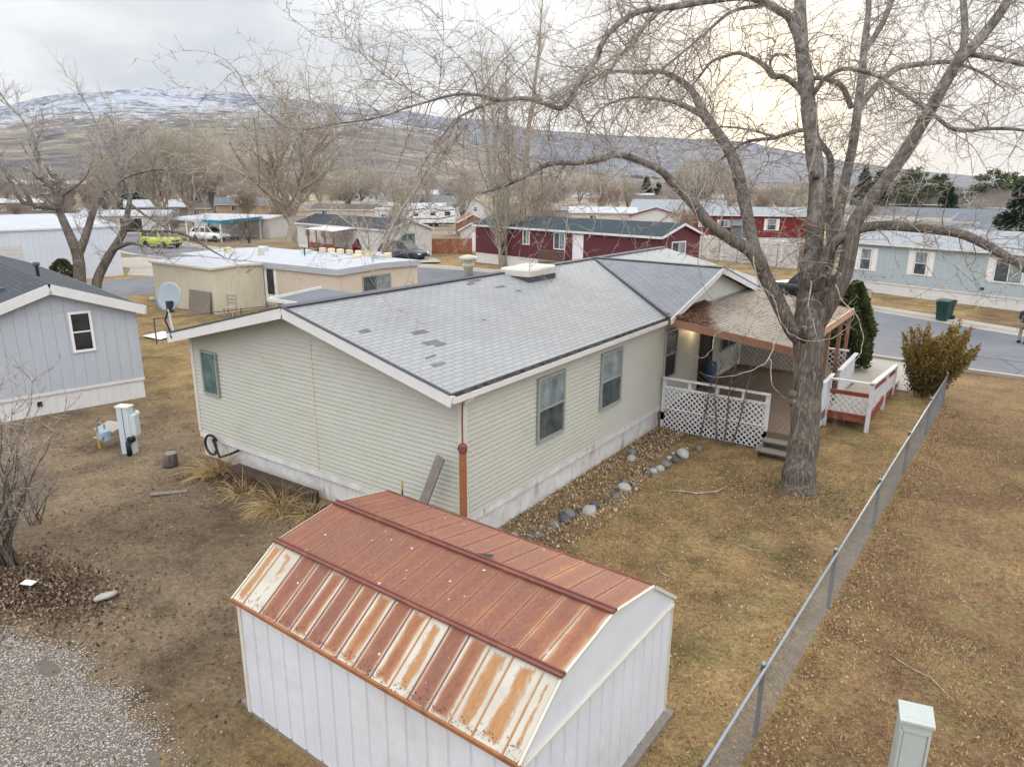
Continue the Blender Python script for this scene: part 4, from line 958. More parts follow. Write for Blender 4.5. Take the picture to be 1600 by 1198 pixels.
def blades(name,mat,pts,rng,h0,h1,label):
    n=len(pts); P=np.array(pts); a=rng.uniform(0,2*np.pi,n); L=rng.uniform(h0,h1,n); wd=rng.uniform(.003,.007,n); up=rng.uniform(.15,.7,n)
    dx,dy=np.cos(a),np.sin(a); vs=np.zeros((n,3,3))
    vs[:,0,0]=P[:,0]-dy*wd; vs[:,0,1]=P[:,1]+dx*wd; vs[:,1,0]=P[:,0]+dy*wd; vs[:,1,1]=P[:,1]-dx*wd
    vs[:,2,0]=P[:,0]+dx*L*(1-up*.5); vs[:,2,1]=P[:,1]+dy*L*(1-up*.5); vs[:,2,2]=L*up; vs[:,:2,2]=.001
    clump=.5+.5*np.sin(P[:,0]*2.1+np.sin(P[:,1]*1.3)*2)*np.sin(P[:,1]*1.9+np.sin(P[:,0]*.9)*2)
    o=soup(name,mat,vs.reshape(-1,3),np.arange(n*3).reshape(n,3),None,np.clip(rng.random(n)*.6+clump*.4,0,1)); return tag(o,label,'grass',None,'stuff')
def scatter(n,x0,x1,y0,y1,rng,keep=None,pw=1.0):
    out=[]
    xs=rng.uniform(x0,x1,n*2); ys=y0+(y1-y0)*rng.random(n*2)**pw
    for x,y in zip(xs,ys):
        if free(x,y) and (keep is None or keep(x,y)): out.append((x,y))
        if len(out)>=n: break
    return out
nz=lambda x,y:.5+.5*math.sin(x*1.7+2*math.sin(y*.9))*math.sin(y*1.5+1.7*math.sin(x*.8))
bed=lambda x,y:-.1<x<1.25+.3*math.sin(y*.6) and .3<y<8.6
blades('dry_grass',M['blade'],scatter(90000,1.0,10.5,-6,17,rng,lambda x,y:not bed(x,y) and nz(x,y)>rng.random()*.8,1.4),rng,.03,.085,'dry straw coloured lawn around the big tree and fence')
blades('yard_grass',M['blade2'],scatter(60000,-14.2,1.2,-7.5,4,rng,lambda x,y:not(0<x<1 and y>.3) and not poly_in(x,y,[(-4,-6.3),(-2.4,-5.4),(-1,-5.5),(.6,-6),(.6,-9),(-4,-9)]) and nz(x,y)>rng.random()*.9),rng,.02,.06,'thin dull grass on the bare side yard')
leaf_mesh('fallen_leaves',M['leaf'],scatter(9000,5.3,10.5,-6,15,rng,lambda x,y:x>5.62+.031*(y+8.5)-rng.random()*.5 and nz(x*.7,y*.7)+.25>rng.random(),1.3),rng,.008,.022,.012,.5,'reddish brown fallen leaves on the grass beyond the fence','fallen leaves')
pts=[]
for i in range(7000):
    y=R.uniform(-8,15.8); x=5.62+.0303*(y+8.5)+.06+abs(R.gauss(0,.3)); pts.append((x,y,R.random()*.03))
leaf_mesh('fence_leaves',M['leaf'],pts,rng,.008,.022,.012,.6,'band of reddish leaves drifted along the far side of the chain link fence','fallen leaves')
pts=[(R.gauss(4.35,.9),R.gauss(6.3,.7),R.random()*.015) for _ in range(2600)]
leaf_mesh('trunk_litter',M['litter'],pts,rng,.008,.025,.012,.6,'dark leaf crumbs around the foot of the big bare tree','leaf litter')
leaf_mesh('lawn_leaves',M['leaf'],scatter(5500,1.2,5.7,-5,14,rng,lambda x,y:not bed(x,y),1.2),rng,.009,.026,.012,.5,'sparse small brown leaves on the dry lawn','fallen leaves')
leaf_mesh('yard_litter',M['litter'],scatter(9000,-14,1.0,-7.5,5,rng,lambda x,y:nz(x*1.3,y*1.3)>rng.random()*.8),rng,.008,.03,.01,.5,'dark bits of leaf and bark on the bare yard','leaf litter')
pts=[]
for i in range(7000):
    x=-5.0+R.gauss(0,.8); y=-5.2+R.gauss(0,.42)+.12*(x+5); d=((x+5.0)/1.7)**2+((y+5.2)/.9)**2
    pts.append((x,y,max(0,.09*(1-d))*R.random()))
leaf_mesh('leaf_pile',M['litter'],pts,rng,.012,.034,.015,.8,'dark pile of dead leaves below the bare bush','leaf pile')
pts=[]
for i in range(6500):
    y=R.uniform(.5,8.55); x=R.uniform(.03,1.3+.35*math.sin(y*.6)); 
    pts.append((x,y,R.random()*.07*(1+.8*math.sin(x*5)*math.sin(y*3))))
leaf_mesh('bed_leaves',M['leafpale'],pts,rng,.009,.03,.02,.9,'curled pale and brown dead leaves filling the bed along the house','dead leaves')
pts=[]
for i in range(1500):
    pts.append((R.uniform(-7.6,-2.8),-.35-abs(R.gauss(0,.42)),R.random()*.06))
leaf_mesh('wall_leaves',M['litter'],pts,rng,.018,.045,.02,.8,'dark leaves heaped along the foot of the gable wall','dead leaves')
# gravel patch, lower left
gp=[(-4.6,-6.0),(-3.5,-5.75),(-2.6,-5.45),(-1.9,-5.75),(-1.25,-5.5),(-.75,-5.75),(-.3,-5.7),(.35,-5.85),(.9,-6.4),(.9,-9.5),(-5,-9.5)]
oc=np.array([(1,0,0),(0,1,0),(-1,0,0),(0,-1,0),(0,0,.7),(0,0,-.5)]); of=[(0,1,4),(1,2,4),(2,3,4),(3,0,4)]
vs=[];fs=[];tn=[]
while len(tn)<46000*4:
    x,y=R.uniform(-5,.9),R.uniform(-9,-5.3)
    if not poly_in(x+R.gauss(0,.16),y+R.gauss(0,.14),gp) or (y>-6.3 and math.sin(x*2.2+1)*math.sin(y*5)>.85): continue
    s=R.uniform(.006,.014); a=R.uniform(0,6); k=len(vs); ca,sa=math.cos(a),math.sin(a)
    for p in oc:
        q=p*s*np.array([R.uniform(.7,1.3),R.uniform(.7,1.3),R.uniform(.6,1)]); vs.append((x+q[0]*ca-q[1]*sa,y+q[0]*sa+q[1]*ca,.008+q[2]))
    tv=R.random()
    for f in of: fs.append(tuple(k+i for i in f)); tn.append(tv)
tag(soup('gravel',M['gravelm'],np.array(vs),np.array(fs),None,np.array(tn)),'pale grey gravel patch in the lower left of the yard','gravel',None,'stuff')
m=MB(); bp=[]
for (xa,ya),(xb,yb) in zip(gp,gp[1:]+gp[:1]):
    for s_ in range(8): f=s_/8; bp.append((-2.3+(xa+(xb-xa)*f+2.3)*.95,-7+(ya+(yb-ya)*f+7)*.93,.004))
m.face(bp); gb=m.build('gravel_bed',paint('packed_gravel_dust',alb(120,110,102,1.5),.95,.2,8,None,0,.5,60)); gb['kind']='structure'
# bare bush at the left edge
def bush(name,loc,h,spread,stems,label,seed,mat='twig',cat='bush',n2=9):
    rr=random.Random(seed); t=thing(name,label,cat,loc); a_=MB(); c=MB()
    for s_ in range(stems):
        a=rr.uniform(0,2*PI); d=Vector((math.cos(a)*spread*rr.uniform(.2,1),math.sin(a)*spread*rr.uniform(.2,1),1)).normalized(); p=Vector((rr.gauss(0,.08),rr.gauss(0,.08),0)); q=[p.copy()]; L_=h*rr.uniform(.7,1.15)
        for i in range(8):
            d=(d+Vector((rr.gauss(0,.18),rr.gauss(0,.18),.05))).normalized(); p=p+d*L_/8; q.append(p.copy())
        r0=rr.uniform(.012,.026)*h/2; a_.tube(q,[r0*(1-.85*i/8) for i in range(9)],5)
        for j in range(n2):
            i=rr.randint(2,8); e=Vector((rr.gauss(0,1),rr.gauss(0,1),rr.uniform(.2,1.4))).normalized(); z=q[i].copy(); w_=[z.copy()]; l2=h*rr.uniform(.12,.34)
            for k in range(5): e=(e+Vector((rr.gauss(0,.3),rr.gauss(0,.3),.08))).normalized(); z=z+e*l2/5; w_.append(z.copy())
            c.tube(w_,[.006*h/2,.005*h/2,.004*h/2,.003*h/2,.0025*h/2,.002*h/2],3,False)
            for u_ in range(3):
                b0=w_[rr.randint(1,4)]; e2=Vector((rr.gauss(0,1),rr.gauss(0,1),rr.uniform(0,1))).normalized()*h*rr.uniform(.03,.09); c.tube([b0,b0+e2*.5+Vector((0,0,.01)),b0+e2],[.004*h/2,.003*h/2,.002*h/2],3,False)
    a_.build('trunk',M['barkdark'],t); c.build('crown',M[mat],t); return t
bush('bare_bush',(-6.15,-5.2,0),2.9,.35,22,'tangled leafless bush rising from the leaf pile at the left edge',31,n2=18)
bush('bare_bush',(-7.6,-4.1,0),1.5,.6,9,'lower leafless bush just beyond the tangled one at the left edge',32,n2=12)
bush('weed_clump',(4.15,10.9,0),.7,.8,12,'dry weeds under the ramp landing beside the tree trunk',33,'twigrust','weeds',4)
# foliage shrubs: many small leaf faces through the crown's volume
def leafy(parent,name,mat,n,fn,rr,size,droop=0,tall=1.0):
    """fn(rr) -> (point, outward dir, tone) ; builds n small diamond faces"""
    vs=[];fs=[];tn=[]
    for i in range(n):
        p,d,tv=fn(rr); p=Vector(p); d=Vector(d)
        if d.length<1e-4: d=Vector((0,0,1))
        d=(d.normalized()+Vector((rr.gauss(0,.4),rr.gauss(0,.4),rr.gauss(0,.4)-droop))).normalized(); s=size*rr.uniform(.6,1.4); sd=d.cross(Vector((rr.gauss(0,1),rr.gauss(0,1),rr.gauss(0,1)))).normalized()*s*.32; k=len(vs)
        vs+=[tuple(p),tuple(p+d*s*.5*tall+sd),tuple(p+d*s*tall),tuple(p+d*s*.5*tall-sd)]; fs.append((k,k+1,k+2,k+3)); tn.append(min(1,max(0,tv)))
    return soup(name,M[mat],np.array(vs),np.array(fs),parent,np.array(tn))
def arborvitae(loc,h,r,label,seed,n=9000,mat='arbor',group=None,top=.75):
    rr=random.Random(seed); t=thing('arborvitae',label,'arborvitae',loc,0,group)
    ph=[rr.uniform(0,6) for _ in range(4)]
    def fn(rr):
        z=rr.random()**.9; a=rr.uniform(0,2*PI); pr=(math.sin(min(1,(1-z)*1.15+.02)*PI/2)**top)*(.82+.18*math.sin(min(1,z*6)*PI/2))
        lump=1+.10*math.sin(5*a+ph[0]+9*z)+.08*math.sin(3*a-14*z+ph[1])+.05*math.sin(11*a+23*z)
        q=math.sqrt(rr.uniform(.55,1)); x,y=r*pr*lump*q*math.cos(a),r*pr*lump*q*math.sin(a)
        return (x,y,.08+z*h*.97),(math.cos(a),math.sin(a),1.3),.25+.4*rr.random()+.3*math.sin(5*a+ph[0]+9*z)*(q>.85)
    leafy(t,'crown',mat,n,fn,rr,.055*h**.5,0,1.3)
    b=MB(); b.tube([(0,0,0),(0,0,h*.8)],[.08*h/3,.02],7); b.build('trunk',M['barkdark'],t); return t
arborvitae((2.92,19.2,0),3.2,.8,'tall dark green arborvitae behind the patio roof by the street',41,15000)
arborvitae((-34.3,8.4,0),2.5,.95,'dark cone shaped evergreen shrub in front of the white metal building',42,6000,'arbor',None,.6)
# wind swept bronze juniper by the fence end
t=thing('juniper_shrub','bronze and yellow juniper shrub leaning to the right at the end of the fence','shrub',(5.72,16.6,0)); t.scale=(1.2,1.2,1.06); rr=random.Random(51)
tips=[]
for i in range(105):
    a=rr.uniform(0,2*PI); e=rr.random(); tips.append((Vector((math.cos(a)*rr.uniform(.15,1.0)+.42*e,math.sin(a)*rr.uniform(.15,.95)+.1,0)),rr.uniform(.9,1.75)+.75*e*(math.cos(a)>0)*.6+(.3 if abs(math.cos(a)+.9)<.2 else 0)))
def fn(rr):
    c,h=tips[rr.randrange(len(tips))]; f=rr.random()**.65; q=c*(f**.8)*1.0; z=.1+h*f; w_=.12*(1-f)+.022
    p=Vector((q.x*.95+rr.gauss(0,w_),q.y*.95+rr.gauss(0,w_),z+rr.gauss(0,.05)))
    if p.z<.02: p.z=.02
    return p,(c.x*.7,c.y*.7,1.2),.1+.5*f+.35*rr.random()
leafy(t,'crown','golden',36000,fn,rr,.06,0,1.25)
b=MB()
for c,h in tips[::3]: b.tube([(0,0,0),tuple(Vector((c.x*.4,c.y*.4,h*.4))),(c.x*.9,c.y*.9,h*.95)],[.035,.02,.006],5)
b.build('trunk',M['barkdark'],t)
# ------------------------------------------------------------------ the big bare tree (limbs measured as joints in metres: x, y, z, radius)
LIMBS={
'T':[(4.32,6.60,-0.14,0.476),(4.29,6.67,0.14,0.404),(4.25,6.77,0.51,0.360),(4.24,6.93,1.00,0.339),(4.16,7.11,1.70,0.332),(4.11,7.26,2.25,0.332),(4.03,7.39,2.81,0.324),(3.96,7.50,3.29,0.360),(3.89,7.60,3.71,0.346),(3.84,7.71,4.13,0.303),(3.79,7.78,4.43,0.259),(3.69,8.11,5.63,0.209),(3.54,8.42,6.62,0.188),(3.30,8.62,7.47,0.182),(3.08,8.82,8.26,0.175),(2.91,9.00,8.90,0.176),(2.67,9.19,9.71,0.162),(2.47,9.46,10.69,0.140),(2.24,9.91,12.01,0.104),(1.93,10.27,13.21,0.068),(1.72,10.75,14.57,0.023)],
'A':[(3.91,7.42,3.15,0.259),(3.64,7.25,3.44,0.230),(3.29,7.14,4.07,0.214),(2.96,7.09,4.62,0.207),(2.69,7.06,5.08,0.214),(2.36,6.75,5.34,0.184),(1.93,6.25,5.71,0.167),(1.62,6.01,6.14,0.152),(1.20,5.72,6.61,0.123),(0.99,5.49,6.86,0.109),(0.63,4.98,7.07,0.094),(0.37,4.66,7.14,0.093),(0.16,4.31,7.03,0.085),(-0.13,3.91,6.96,0.078),(-0.49,3.49,6.94,0.071),(-0.72,2.92,6.69,0.057),(-0.92,2.55,6.51,0.044),(-1.20,2.14,6.36,0.022)],
'A2':[(2.75,7.06,4.97,0.186),(2.50,7.38,5.46,0.182),(2.14,7.72,6.24,0.185),(1.80,7.99,6.99,0.179),(1.41,8.15,7.54,0.166),(0.84,8.29,8.17,0.154),(0.35,8.50,8.81,0.117),(-0.41,8.61,9.26,0.088),(-0.98,8.55,9.28,0.073),(-1.72,8.56,9.37,0.058),(-2.28,8.46,9.27,0.042),(-3.10,8.23,8.83,0.026),(-4.06,7.84,8.20,0.017)],
'A3':[(0.84,8.28,8.14,0.107),(0.53,7.97,8.33,0.091),(0.18,7.44,8.47,0.060),(-0.38,6.73,8.49,0.037),(-0.75,6.05,8.21,0.029),(-0.91,5.62,7.77,0.018)],
'L':[(2.81,9.08,9.35,0.176),(2.46,8.95,10.17,0.160),(2.21,8.68,10.36,0.151),(1.93,8.37,10.52,0.143),(1.64,7.93,10.56,0.134),(1.26,7.38,10.45,0.126),(0.96,6.88,10.32,0.117),(0.66,6.39,10.19,0.109),(0.27,5.73,10.04,0.100),(0.07,5.36,9.83,0.099),(-0.06,5.00,9.55,0.098),(-0.10,4.71,9.26,0.098),(-0.15,4.58,8.97,0.098),(-0.22,4.26,8.64,0.090),(-0.26,4.08,8.44,0.090),(-0.28,3.90,8.20,0.089),(-0.31,3.74,8.04,0.083),(-0.41,3.57,7.99,0.076),(-0.54,3.34,8.06,0.075),(-0.74,3.06,8.13,0.068),(-0.87,2.81,8.12,0.065),(-1.00,2.53,8.07,0.058),(-1.21,2.24,8.13,0.048),(-1.39,1.96,8.15,0.045),(-1.53,1.68,8.11,0.041),(-1.75,1.32,7.99,0.035),(-2.02,0.92,7.84,0.029),(-2.13,0.64,7.72,0.026),(-2.37,0.27,7.61,0.023),(-2.61,-0.27,7.51,0.019),(-2.76,-0.56,7.43,0.017),(-2.97,-0.88,7.41,0.014),(-3.15,-1.11,7.58,0.012),(-3.39,-1.33,7.92,0.010),(-3.51,-1.45,8.29,0.005)],
'L2':[(-0.98,2.54,8.07,0.049),(-1.31,2.45,8.00,0.046),(-1.62,2.37,7.90,0.043),(-1.95,2.25,7.73,0.038),(-2.19,2.14,7.41,0.032),(-2.47,1.96,6.99,0.029),(-2.69,1.81,6.50,0.026),(-2.96,1.61,5.99,0.023),(-3.19,1.44,5.48,0.013)],
'L3':[(-1.75,1.32,7.99,0.023),(-2.00,1.05,8.17,0.020),(-2.22,0.64,8.39,0.017),(-2.39,0.43,8.61,0.012),(-2.50,0.25,8.80,0.009),(-2.61,0.07,8.98,0.006)],
'L4':[(-1.64,1.43,8.08,0.021),(-1.76,1.63,8.44,0.015),(-1.89,1.87,8.92,0.012),(-2.05,2.11,9.47,0.006)],
'M':[(1.95,8.34,10.41,0.064),(1.53,8.39,10.43,0.058),(1.29,8.37,10.39,0.055),(1.09,8.37,10.30,0.052),(0.71,8.32,10.00,0.045),(0.41,8.39,9.82,0.042),(-0.07,8.25,9.43,0.039),(-0.61,8.04,8.96,0.031),(-1.10,7.86,8.45,0.024),(-1.49,7.66,7.70,0.016)],
'N':[(0.51,6.26,10.14,0.061),(0.41,5.95,9.93,0.061),(0.32,5.62,9.62,0.053),(0.26,5.31,9.31,0.050),(0.19,5.04,9.12,0.046),(0.10,4.69,8.78,0.036),(-0.01,4.37,8.55,0.029),(-0.19,4.04,8.40,0.019),(-0.36,3.48,8.09,0.013)],
'C':[(3.90,7.88,4.04,0.218),(3.87,8.53,4.55,0.201),(3.93,8.96,5.22,0.180),(3.90,9.39,6.06,0.166),(3.88,9.81,6.86,0.152),(3.86,10.22,7.64,0.146),(3.78,10.64,8.54,0.139),(3.71,10.98,9.23,0.125),(3.62,11.32,9.93,0.118),(3.56,11.62,10.43,0.103),(3.47,11.92,11.03,0.088),(3.14,12.46,12.34,0.065),(2.95,13.17,13.85,0.025)],
'C2':[(3.69,11.14,9.73,0.094),(3.93,11.33,10.29,0.093),(4.08,11.47,10.87,0.084),(4.22,11.69,11.72,0.061),(4.24,11.92,12.84,0.023)],
'C3':[(3.67,10.42,8.38,0.092),(3.58,10.20,8.64,0.091),(3.45,10.02,8.85,0.091),(3.24,9.74,8.95,0.083),(3.06,9.28,8.95,0.074),(2.80,9.40,8.87,0.060)],
'C4':[(3.79,10.58,8.36,0.116),(4.05,11.30,8.98,0.110),(4.16,11.61,9.17,0.103),(4.37,12.01,9.42,0.104),(4.91,12.76,9.56,0.081),(5.36,13.43,9.63,0.066),(5.94,14.10,9.45,0.042),(6.55,14.72,9.04,0.021)],
'D':[(4.02,7.57,3.36,0.245),(4.23,7.57,3.90,0.241),(4.39,7.66,4.33,0.239),(4.49,7.71,4.75,0.230),(4.52,7.74,5.26,0.221),(4.57,7.80,5.84,0.206),(4.78,7.93,6.28,0.197),(5.18,8.16,7.08,0.180),(5.55,8.41,8.01,0.164),(5.90,8.64,8.96,0.148),(6.17,8.79,9.33,0.141),(6.47,9.02,9.87,0.120),(6.66,9.18,10.45,0.100),(6.83,9.41,11.25,0.068),(6.86,9.61,12.28,0.025)],
'D2':[(5.96,8.72,9.06,0.103),(5.93,8.99,9.46,0.091),(5.87,9.22,9.78,0.092),(5.75,9.47,10.28,0.086),(5.53,9.80,11.21,0.060),(5.43,10.26,12.29,0.020)],
'D3':[(6.03,8.78,9.11,0.077),(6.25,8.76,9.08,0.070),(6.55,8.60,8.97,0.069),(7.03,8.39,8.81,0.061),(7.56,8.18,8.54,0.041),(8.09,7.91,8.13,0.017)],
'E':[(3.87,7.62,4.29,0.214),(4.03,7.67,4.86,0.184),(4.21,7.73,5.38,0.167),(4.62,7.78,5.66,0.144),(5.10,7.82,5.75,0.135),(5.58,7.82,5.74,0.132),(6.05,7.80,5.71,0.130),(6.50,7.78,5.65,0.121),(6.85,7.65,5.52,0.119),(7.20,7.50,5.35,0.111),(7.65,7.40,5.08,0.103),(8.20,7.32,4.70,0.083),(8.65,7.15,4.23,0.052),(8.93,6.97,3.59,0.017)],
'F':[(3.13,8.86,8.52,0.073),(3.33,8.76,8.81,0.068),(3.51,8.78,8.95,0.064),(3.86,8.72,9.02,0.063),(4.51,8.76,8.80,0.062),(5.02,8.67,8.43,0.061),(5.62,7.79,8.00,0.057),(6.13,7.68,7.61,0.050),(6.68,7.74,7.62,0.043),(7.24,7.79,7.57,0.036),(7.85,7.82,7.37,0.018)],
'G':[(3.24,8.67,7.75,0.073),(2.96,8.65,7.77,0.066),(2.49,8.43,7.61,0.059),(2.15,8.35,7.58,0.052),(1.83,8.27,7.50,0.041),(1.57,8.17,7.28,0.030),(1.19,7.98,6.99,0.019)],
'G2':[(2.49,8.44,7.64,0.044),(1.98,8.14,7.79,0.037),(1.46,7.80,7.85,0.030),(0.97,7.58,7.76,0.022),(0.59,7.39,7.48,0.015)],
'H':[(3.06,8.76,8.38,0.102),(2.77,9.00,8.72,0.096),(2.41,9.01,8.99,0.089),(2.16,9.01,9.01,0.090),(1.93,9.10,9.26,0.083),(1.61,9.11,9.47,0.069),(1.28,9.09,9.61,0.061),(0.98,9.02,9.56,0.054),(0.65,8.91,9.43,0.047),(0.44,8.83,9.13,0.039),(0.26,8.80,8.91,0.032),(0.01,8.63,8.46,0.020)],
'H2':[(2.21,9.04,9.00,0.060),(2.11,8.87,9.21,0.052),(2.13,8.97,9.45,0.045),(2.33,9.12,9.48,0.037),(2.51,9.20,9.35,0.022)],
'I':[(3.31,8.47,8.47,0.043),(3.49,8.08,7.43,0.042),(3.50,7.84,6.94,0.046),(3.42,7.59,6.61,0.049),(3.33,7.36,6.35,0.049),(3.29,7.18,6.13,0.041),(3.27,7.06,5.82,0.028),(3.21,6.90,5.49,0.021),(3.01,6.69,5.28,0.014)],
'J':[(3.94,8.34,4.36,0.162),(3.91,9.02,4.96,0.144),(3.68,9.48,5.83,0.130),(3.53,9.74,6.42,0.124),(3.42,10.09,7.17,0.109),(3.15,10.19,7.53,0.094),(2.96,10.30,7.79,0.063)],
'K':[(2.77,6.78,5.06,0.042),(3.05,6.31,4.57,0.041),(3.38,6.29,4.30,0.041),(3.68,6.15,3.76,0.040),(3.95,6.10,3.53,0.037),(4.30,6.31,3.44,0.037),(4.59,6.69,3.47,0.034),(4.78,7.04,3.64,0.027),(4.85,7.35,3.92,0.021),(4.93,7.59,3.97,0.014)],
'K2':[(3.99,6.97,4.57,0.041),(4.06,6.69,4.07,0.041),(4.23,6.54,3.76,0.040),(4.32,6.49,3.44,0.034)],
'K3':[(4.42,7.25,4.51,0.034),(4.67,7.14,4.14,0.034),(4.93,7.09,3.94,0.034),(5.10,7.08,3.58,0.034),(5.13,6.97,3.19,0.030),(5.06,6.85,2.99,0.020),(4.96,6.76,2.92,0.013)],
'K4':[(3.12,6.30,4.37,0.034),(3.12,5.47,3.86,0.033),(2.96,4.98,3.72,0.033),(2.78,4.67,3.68,0.032),(2.81,4.43,3.40,0.029),(2.75,4.19,3.27,0.022),(2.59,4.09,3.30,0.013)],
'K5':[(3.67,5.92,3.59,0.027),(3.69,5.30,3.16,0.029),(3.58,4.85,3.03,0.029),(3.37,4.35,2.97,0.025),(3.13,3.86,2.98,0.022),(2.88,3.72,3.09,0.012)],
'K6':[(3.71,5.47,3.13,0.026),(3.81,5.25,2.79,0.026),(3.90,5.24,2.56,0.026),(4.08,5.32,2.41,0.023),(4.18,5.37,2.36,0.013)],
'K7':[(0.35,4.64,7.12,0.026),(0.40,4.42,6.88,0.030),(0.29,4.25,6.59,0.030),(0.37,4.06,6.33,0.033),(0.31,3.97,6.21,0.029),(0.26,3.74,6.12,0.019)],
'K8':[(-0.24,3.84,6.96,0.023),(-0.14,3.59,6.52,0.026),(0.02,3.37,6.02,0.029),(0.14,3.15,5.60,0.028),(0.23,2.89,5.13,0.025),(0.19,2.56,4.72,0.019),(0.04,2.40,4.57,0.012)],
'K9':[(-0.44,3.48,6.79,0.019),(-0.22,3.33,6.39,0.022),(-0.07,3.35,6.15,0.022),(0.18,3.54,6.17,0.022),(0.35,3.64,6.11,0.020),(0.65,3.77,5.91,0.019),(0.94,4.02,6.03,0.019),(0.99,3.99,5.85,0.019),(0.94,3.81,5.42,0.018),(0.79,3.58,5.05,0.013)],
}
def smooth_path(p,sub=3):
    out=[]; n=len(p)
    for i in range(n-1):
        a=[np.array(p[max(0,min(n-1,j))]) for j in (i-1,i,i+1,i+2)]
        for s_ in range(sub):
            t=s_/sub; out.append(.5*((2*a[1])+(a[2]-a[0])*t+(2*a[0]-5*a[1]+4*a[2]-a[3])*t*t+(3*a[1]-a[0]-3*a[2]+a[3])*t**3))
    out.append(np.array(p[-1])); return out
big=thing('bare_tree','huge bare tree with furrowed trunk and spreading limbs in front of the deck','tree',(0,0,0))
tm=MB(); cr=MB(); rr=random.Random(21); allpts=[]
def twig(p,d,L,r,lvl,droop):
    seg=.13 if lvl==1 else .1; n=max(3,int(L/seg)); q=[p]; rad=[r]; d=d.normalized(); bend=Vector((rr.gauss(0,.05),rr.gauss(0,.05),0))
    for i in range(n):
        z=.17 if lvl==1 else .26
        d=(d+bend+Vector((rr.gauss(0,z),rr.gauss(0,z),rr.gauss(0,z)-droop*.12))).normalized(); p=p+d*(L/n); q.append(p); rad.append(r*(1-.72*(i+1)/n))
    if min(x.z for x in q)<3.4: return
    cr.tube(q,rad,4 if lvl==1 else 3,False)
    if lvl==1:
        for i in range(1,n+1):
            if rr.random()<.72:
                e=(d*.5+Vector((rr.gauss(0,1),rr.gauss(0,1),rr.gauss(.1,.8)))).normalized(); twig(q[i],e,rr.uniform(.2,.75)*(1-.3*i/n),max(.0042,r*.45),2,droop)
    elif lvl==2:
        for i in range(1,n+1):
            if rr.random()<.5:
                e=Vector((rr.gauss(0,1),rr.gauss(0,1),rr.gauss(0,.8))).normalized(); a=q[i]; L3=rr.uniform(.05,.2); cr.tube([a,a+e*L3*.6,a+e*L3+Vector((0,0,.01))],[.0042,.0036,.0028],3,False)
for nm,p in LIMBS.items():
    hi=nm[0]=='K' or nm=='I'
    q=smooth_path(p,3)
    pts=[Vector(x[:3]) for x in q]; rad=[max(.006,float(x[3]))*(.55*(1-.55*i/len(q)) if hi else .94 if nm=='T' else .62 if nm[0]=='L' else .74) for i,x in enumerate(q)]
    if hi:
        pts=[p_+Vector((rr.gauss(0,.012),rr.gauss(0,.012),rr.gauss(0,.014))) for p_ in pts]; rad=[r_*.72 for r_ in rad]
    if nm=='T':
        rad=[r*(1+.06*math.sin(i*1.7)) for i,r in enumerate(rad)]
        q0=pts[0].copy(); pts.insert(0,Vector((q0.x+.02,q0.y-.02,-.25))); rad.insert(0,rad[0]*1.25)
    thick=max(rad)>.05
    (tm if thick else cr).tube(pts,rad,14 if max(rad)>.2 else 8 if thick else 5,True)
    # side growth along the limb
    acc=0
    for i in range(1,len(pts)):
        s_=(pts[i]-pts[i-1]).length; r=rad[i]; dl=(pts[i]-pts[i-1]).normalized()
        if hi: sp=.3
        elif r>.2: sp=2.4
        elif r>.12: sp=.24
        elif r>.065: sp=.125
        else: sp=.08
        acc+=s_
        while acc>sp:
            acc-=sp*rr.uniform(.6,1.4)
            if pts[i].z<3.6: continue
            e=Vector((rr.gauss(0,1),rr.gauss(0,1),rr.gauss(.25,.9))); e=(e-dl*e.dot(dl)*.6+dl*rr.uniform(.1,.9)).normalized()
            if hi: twig(pts[i],e,rr.uniform(.15,.45),.006,2,.2)
            else: twig(pts[i],e,rr.uniform(.7,2.5)*(1 if r<.15 else .8),min(.013,.3*r+.004),1,rr.uniform(-.15,.6))
# burls and cut stubs on the trunk
def blob(c,r,k=1): 
    m=[]; 
    tm.lathe([(.02*r,-r),(.7*r,-.7*r),(r,0),(.75*r,.65*r),(.1*r,.95*r)],9,c)
for c,r in (((3.88,7.02,2.02),.13),((3.93,6.98,1.86),.12),((3.97,7.0,1.72),.1)): blob(c,r)
tm.tube([(3.93,7.2,3.25),(3.95,7.0,3.45),(3.97,6.9,3.6)],[.1,.075,.06],8); tm.tube([(3.55,8.3,6.75),(3.5,8.05,6.85)],[.08,.055],8)
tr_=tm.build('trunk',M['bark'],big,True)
cu=MB(); cu.lathe([(.06,-.02),(.055,.005),(.01,.012)],10,(3.97,6.89,3.61)); cu.M=None; cu.build('pruned_stub',M['oldwood'],tr_)
cr.build('crown',M['twig'],big)
# low grassy mound and roots round the trunk: nothing buried
for i,a in enumerate((.4,1.7,2.9,4.2,5.3)):
    pass

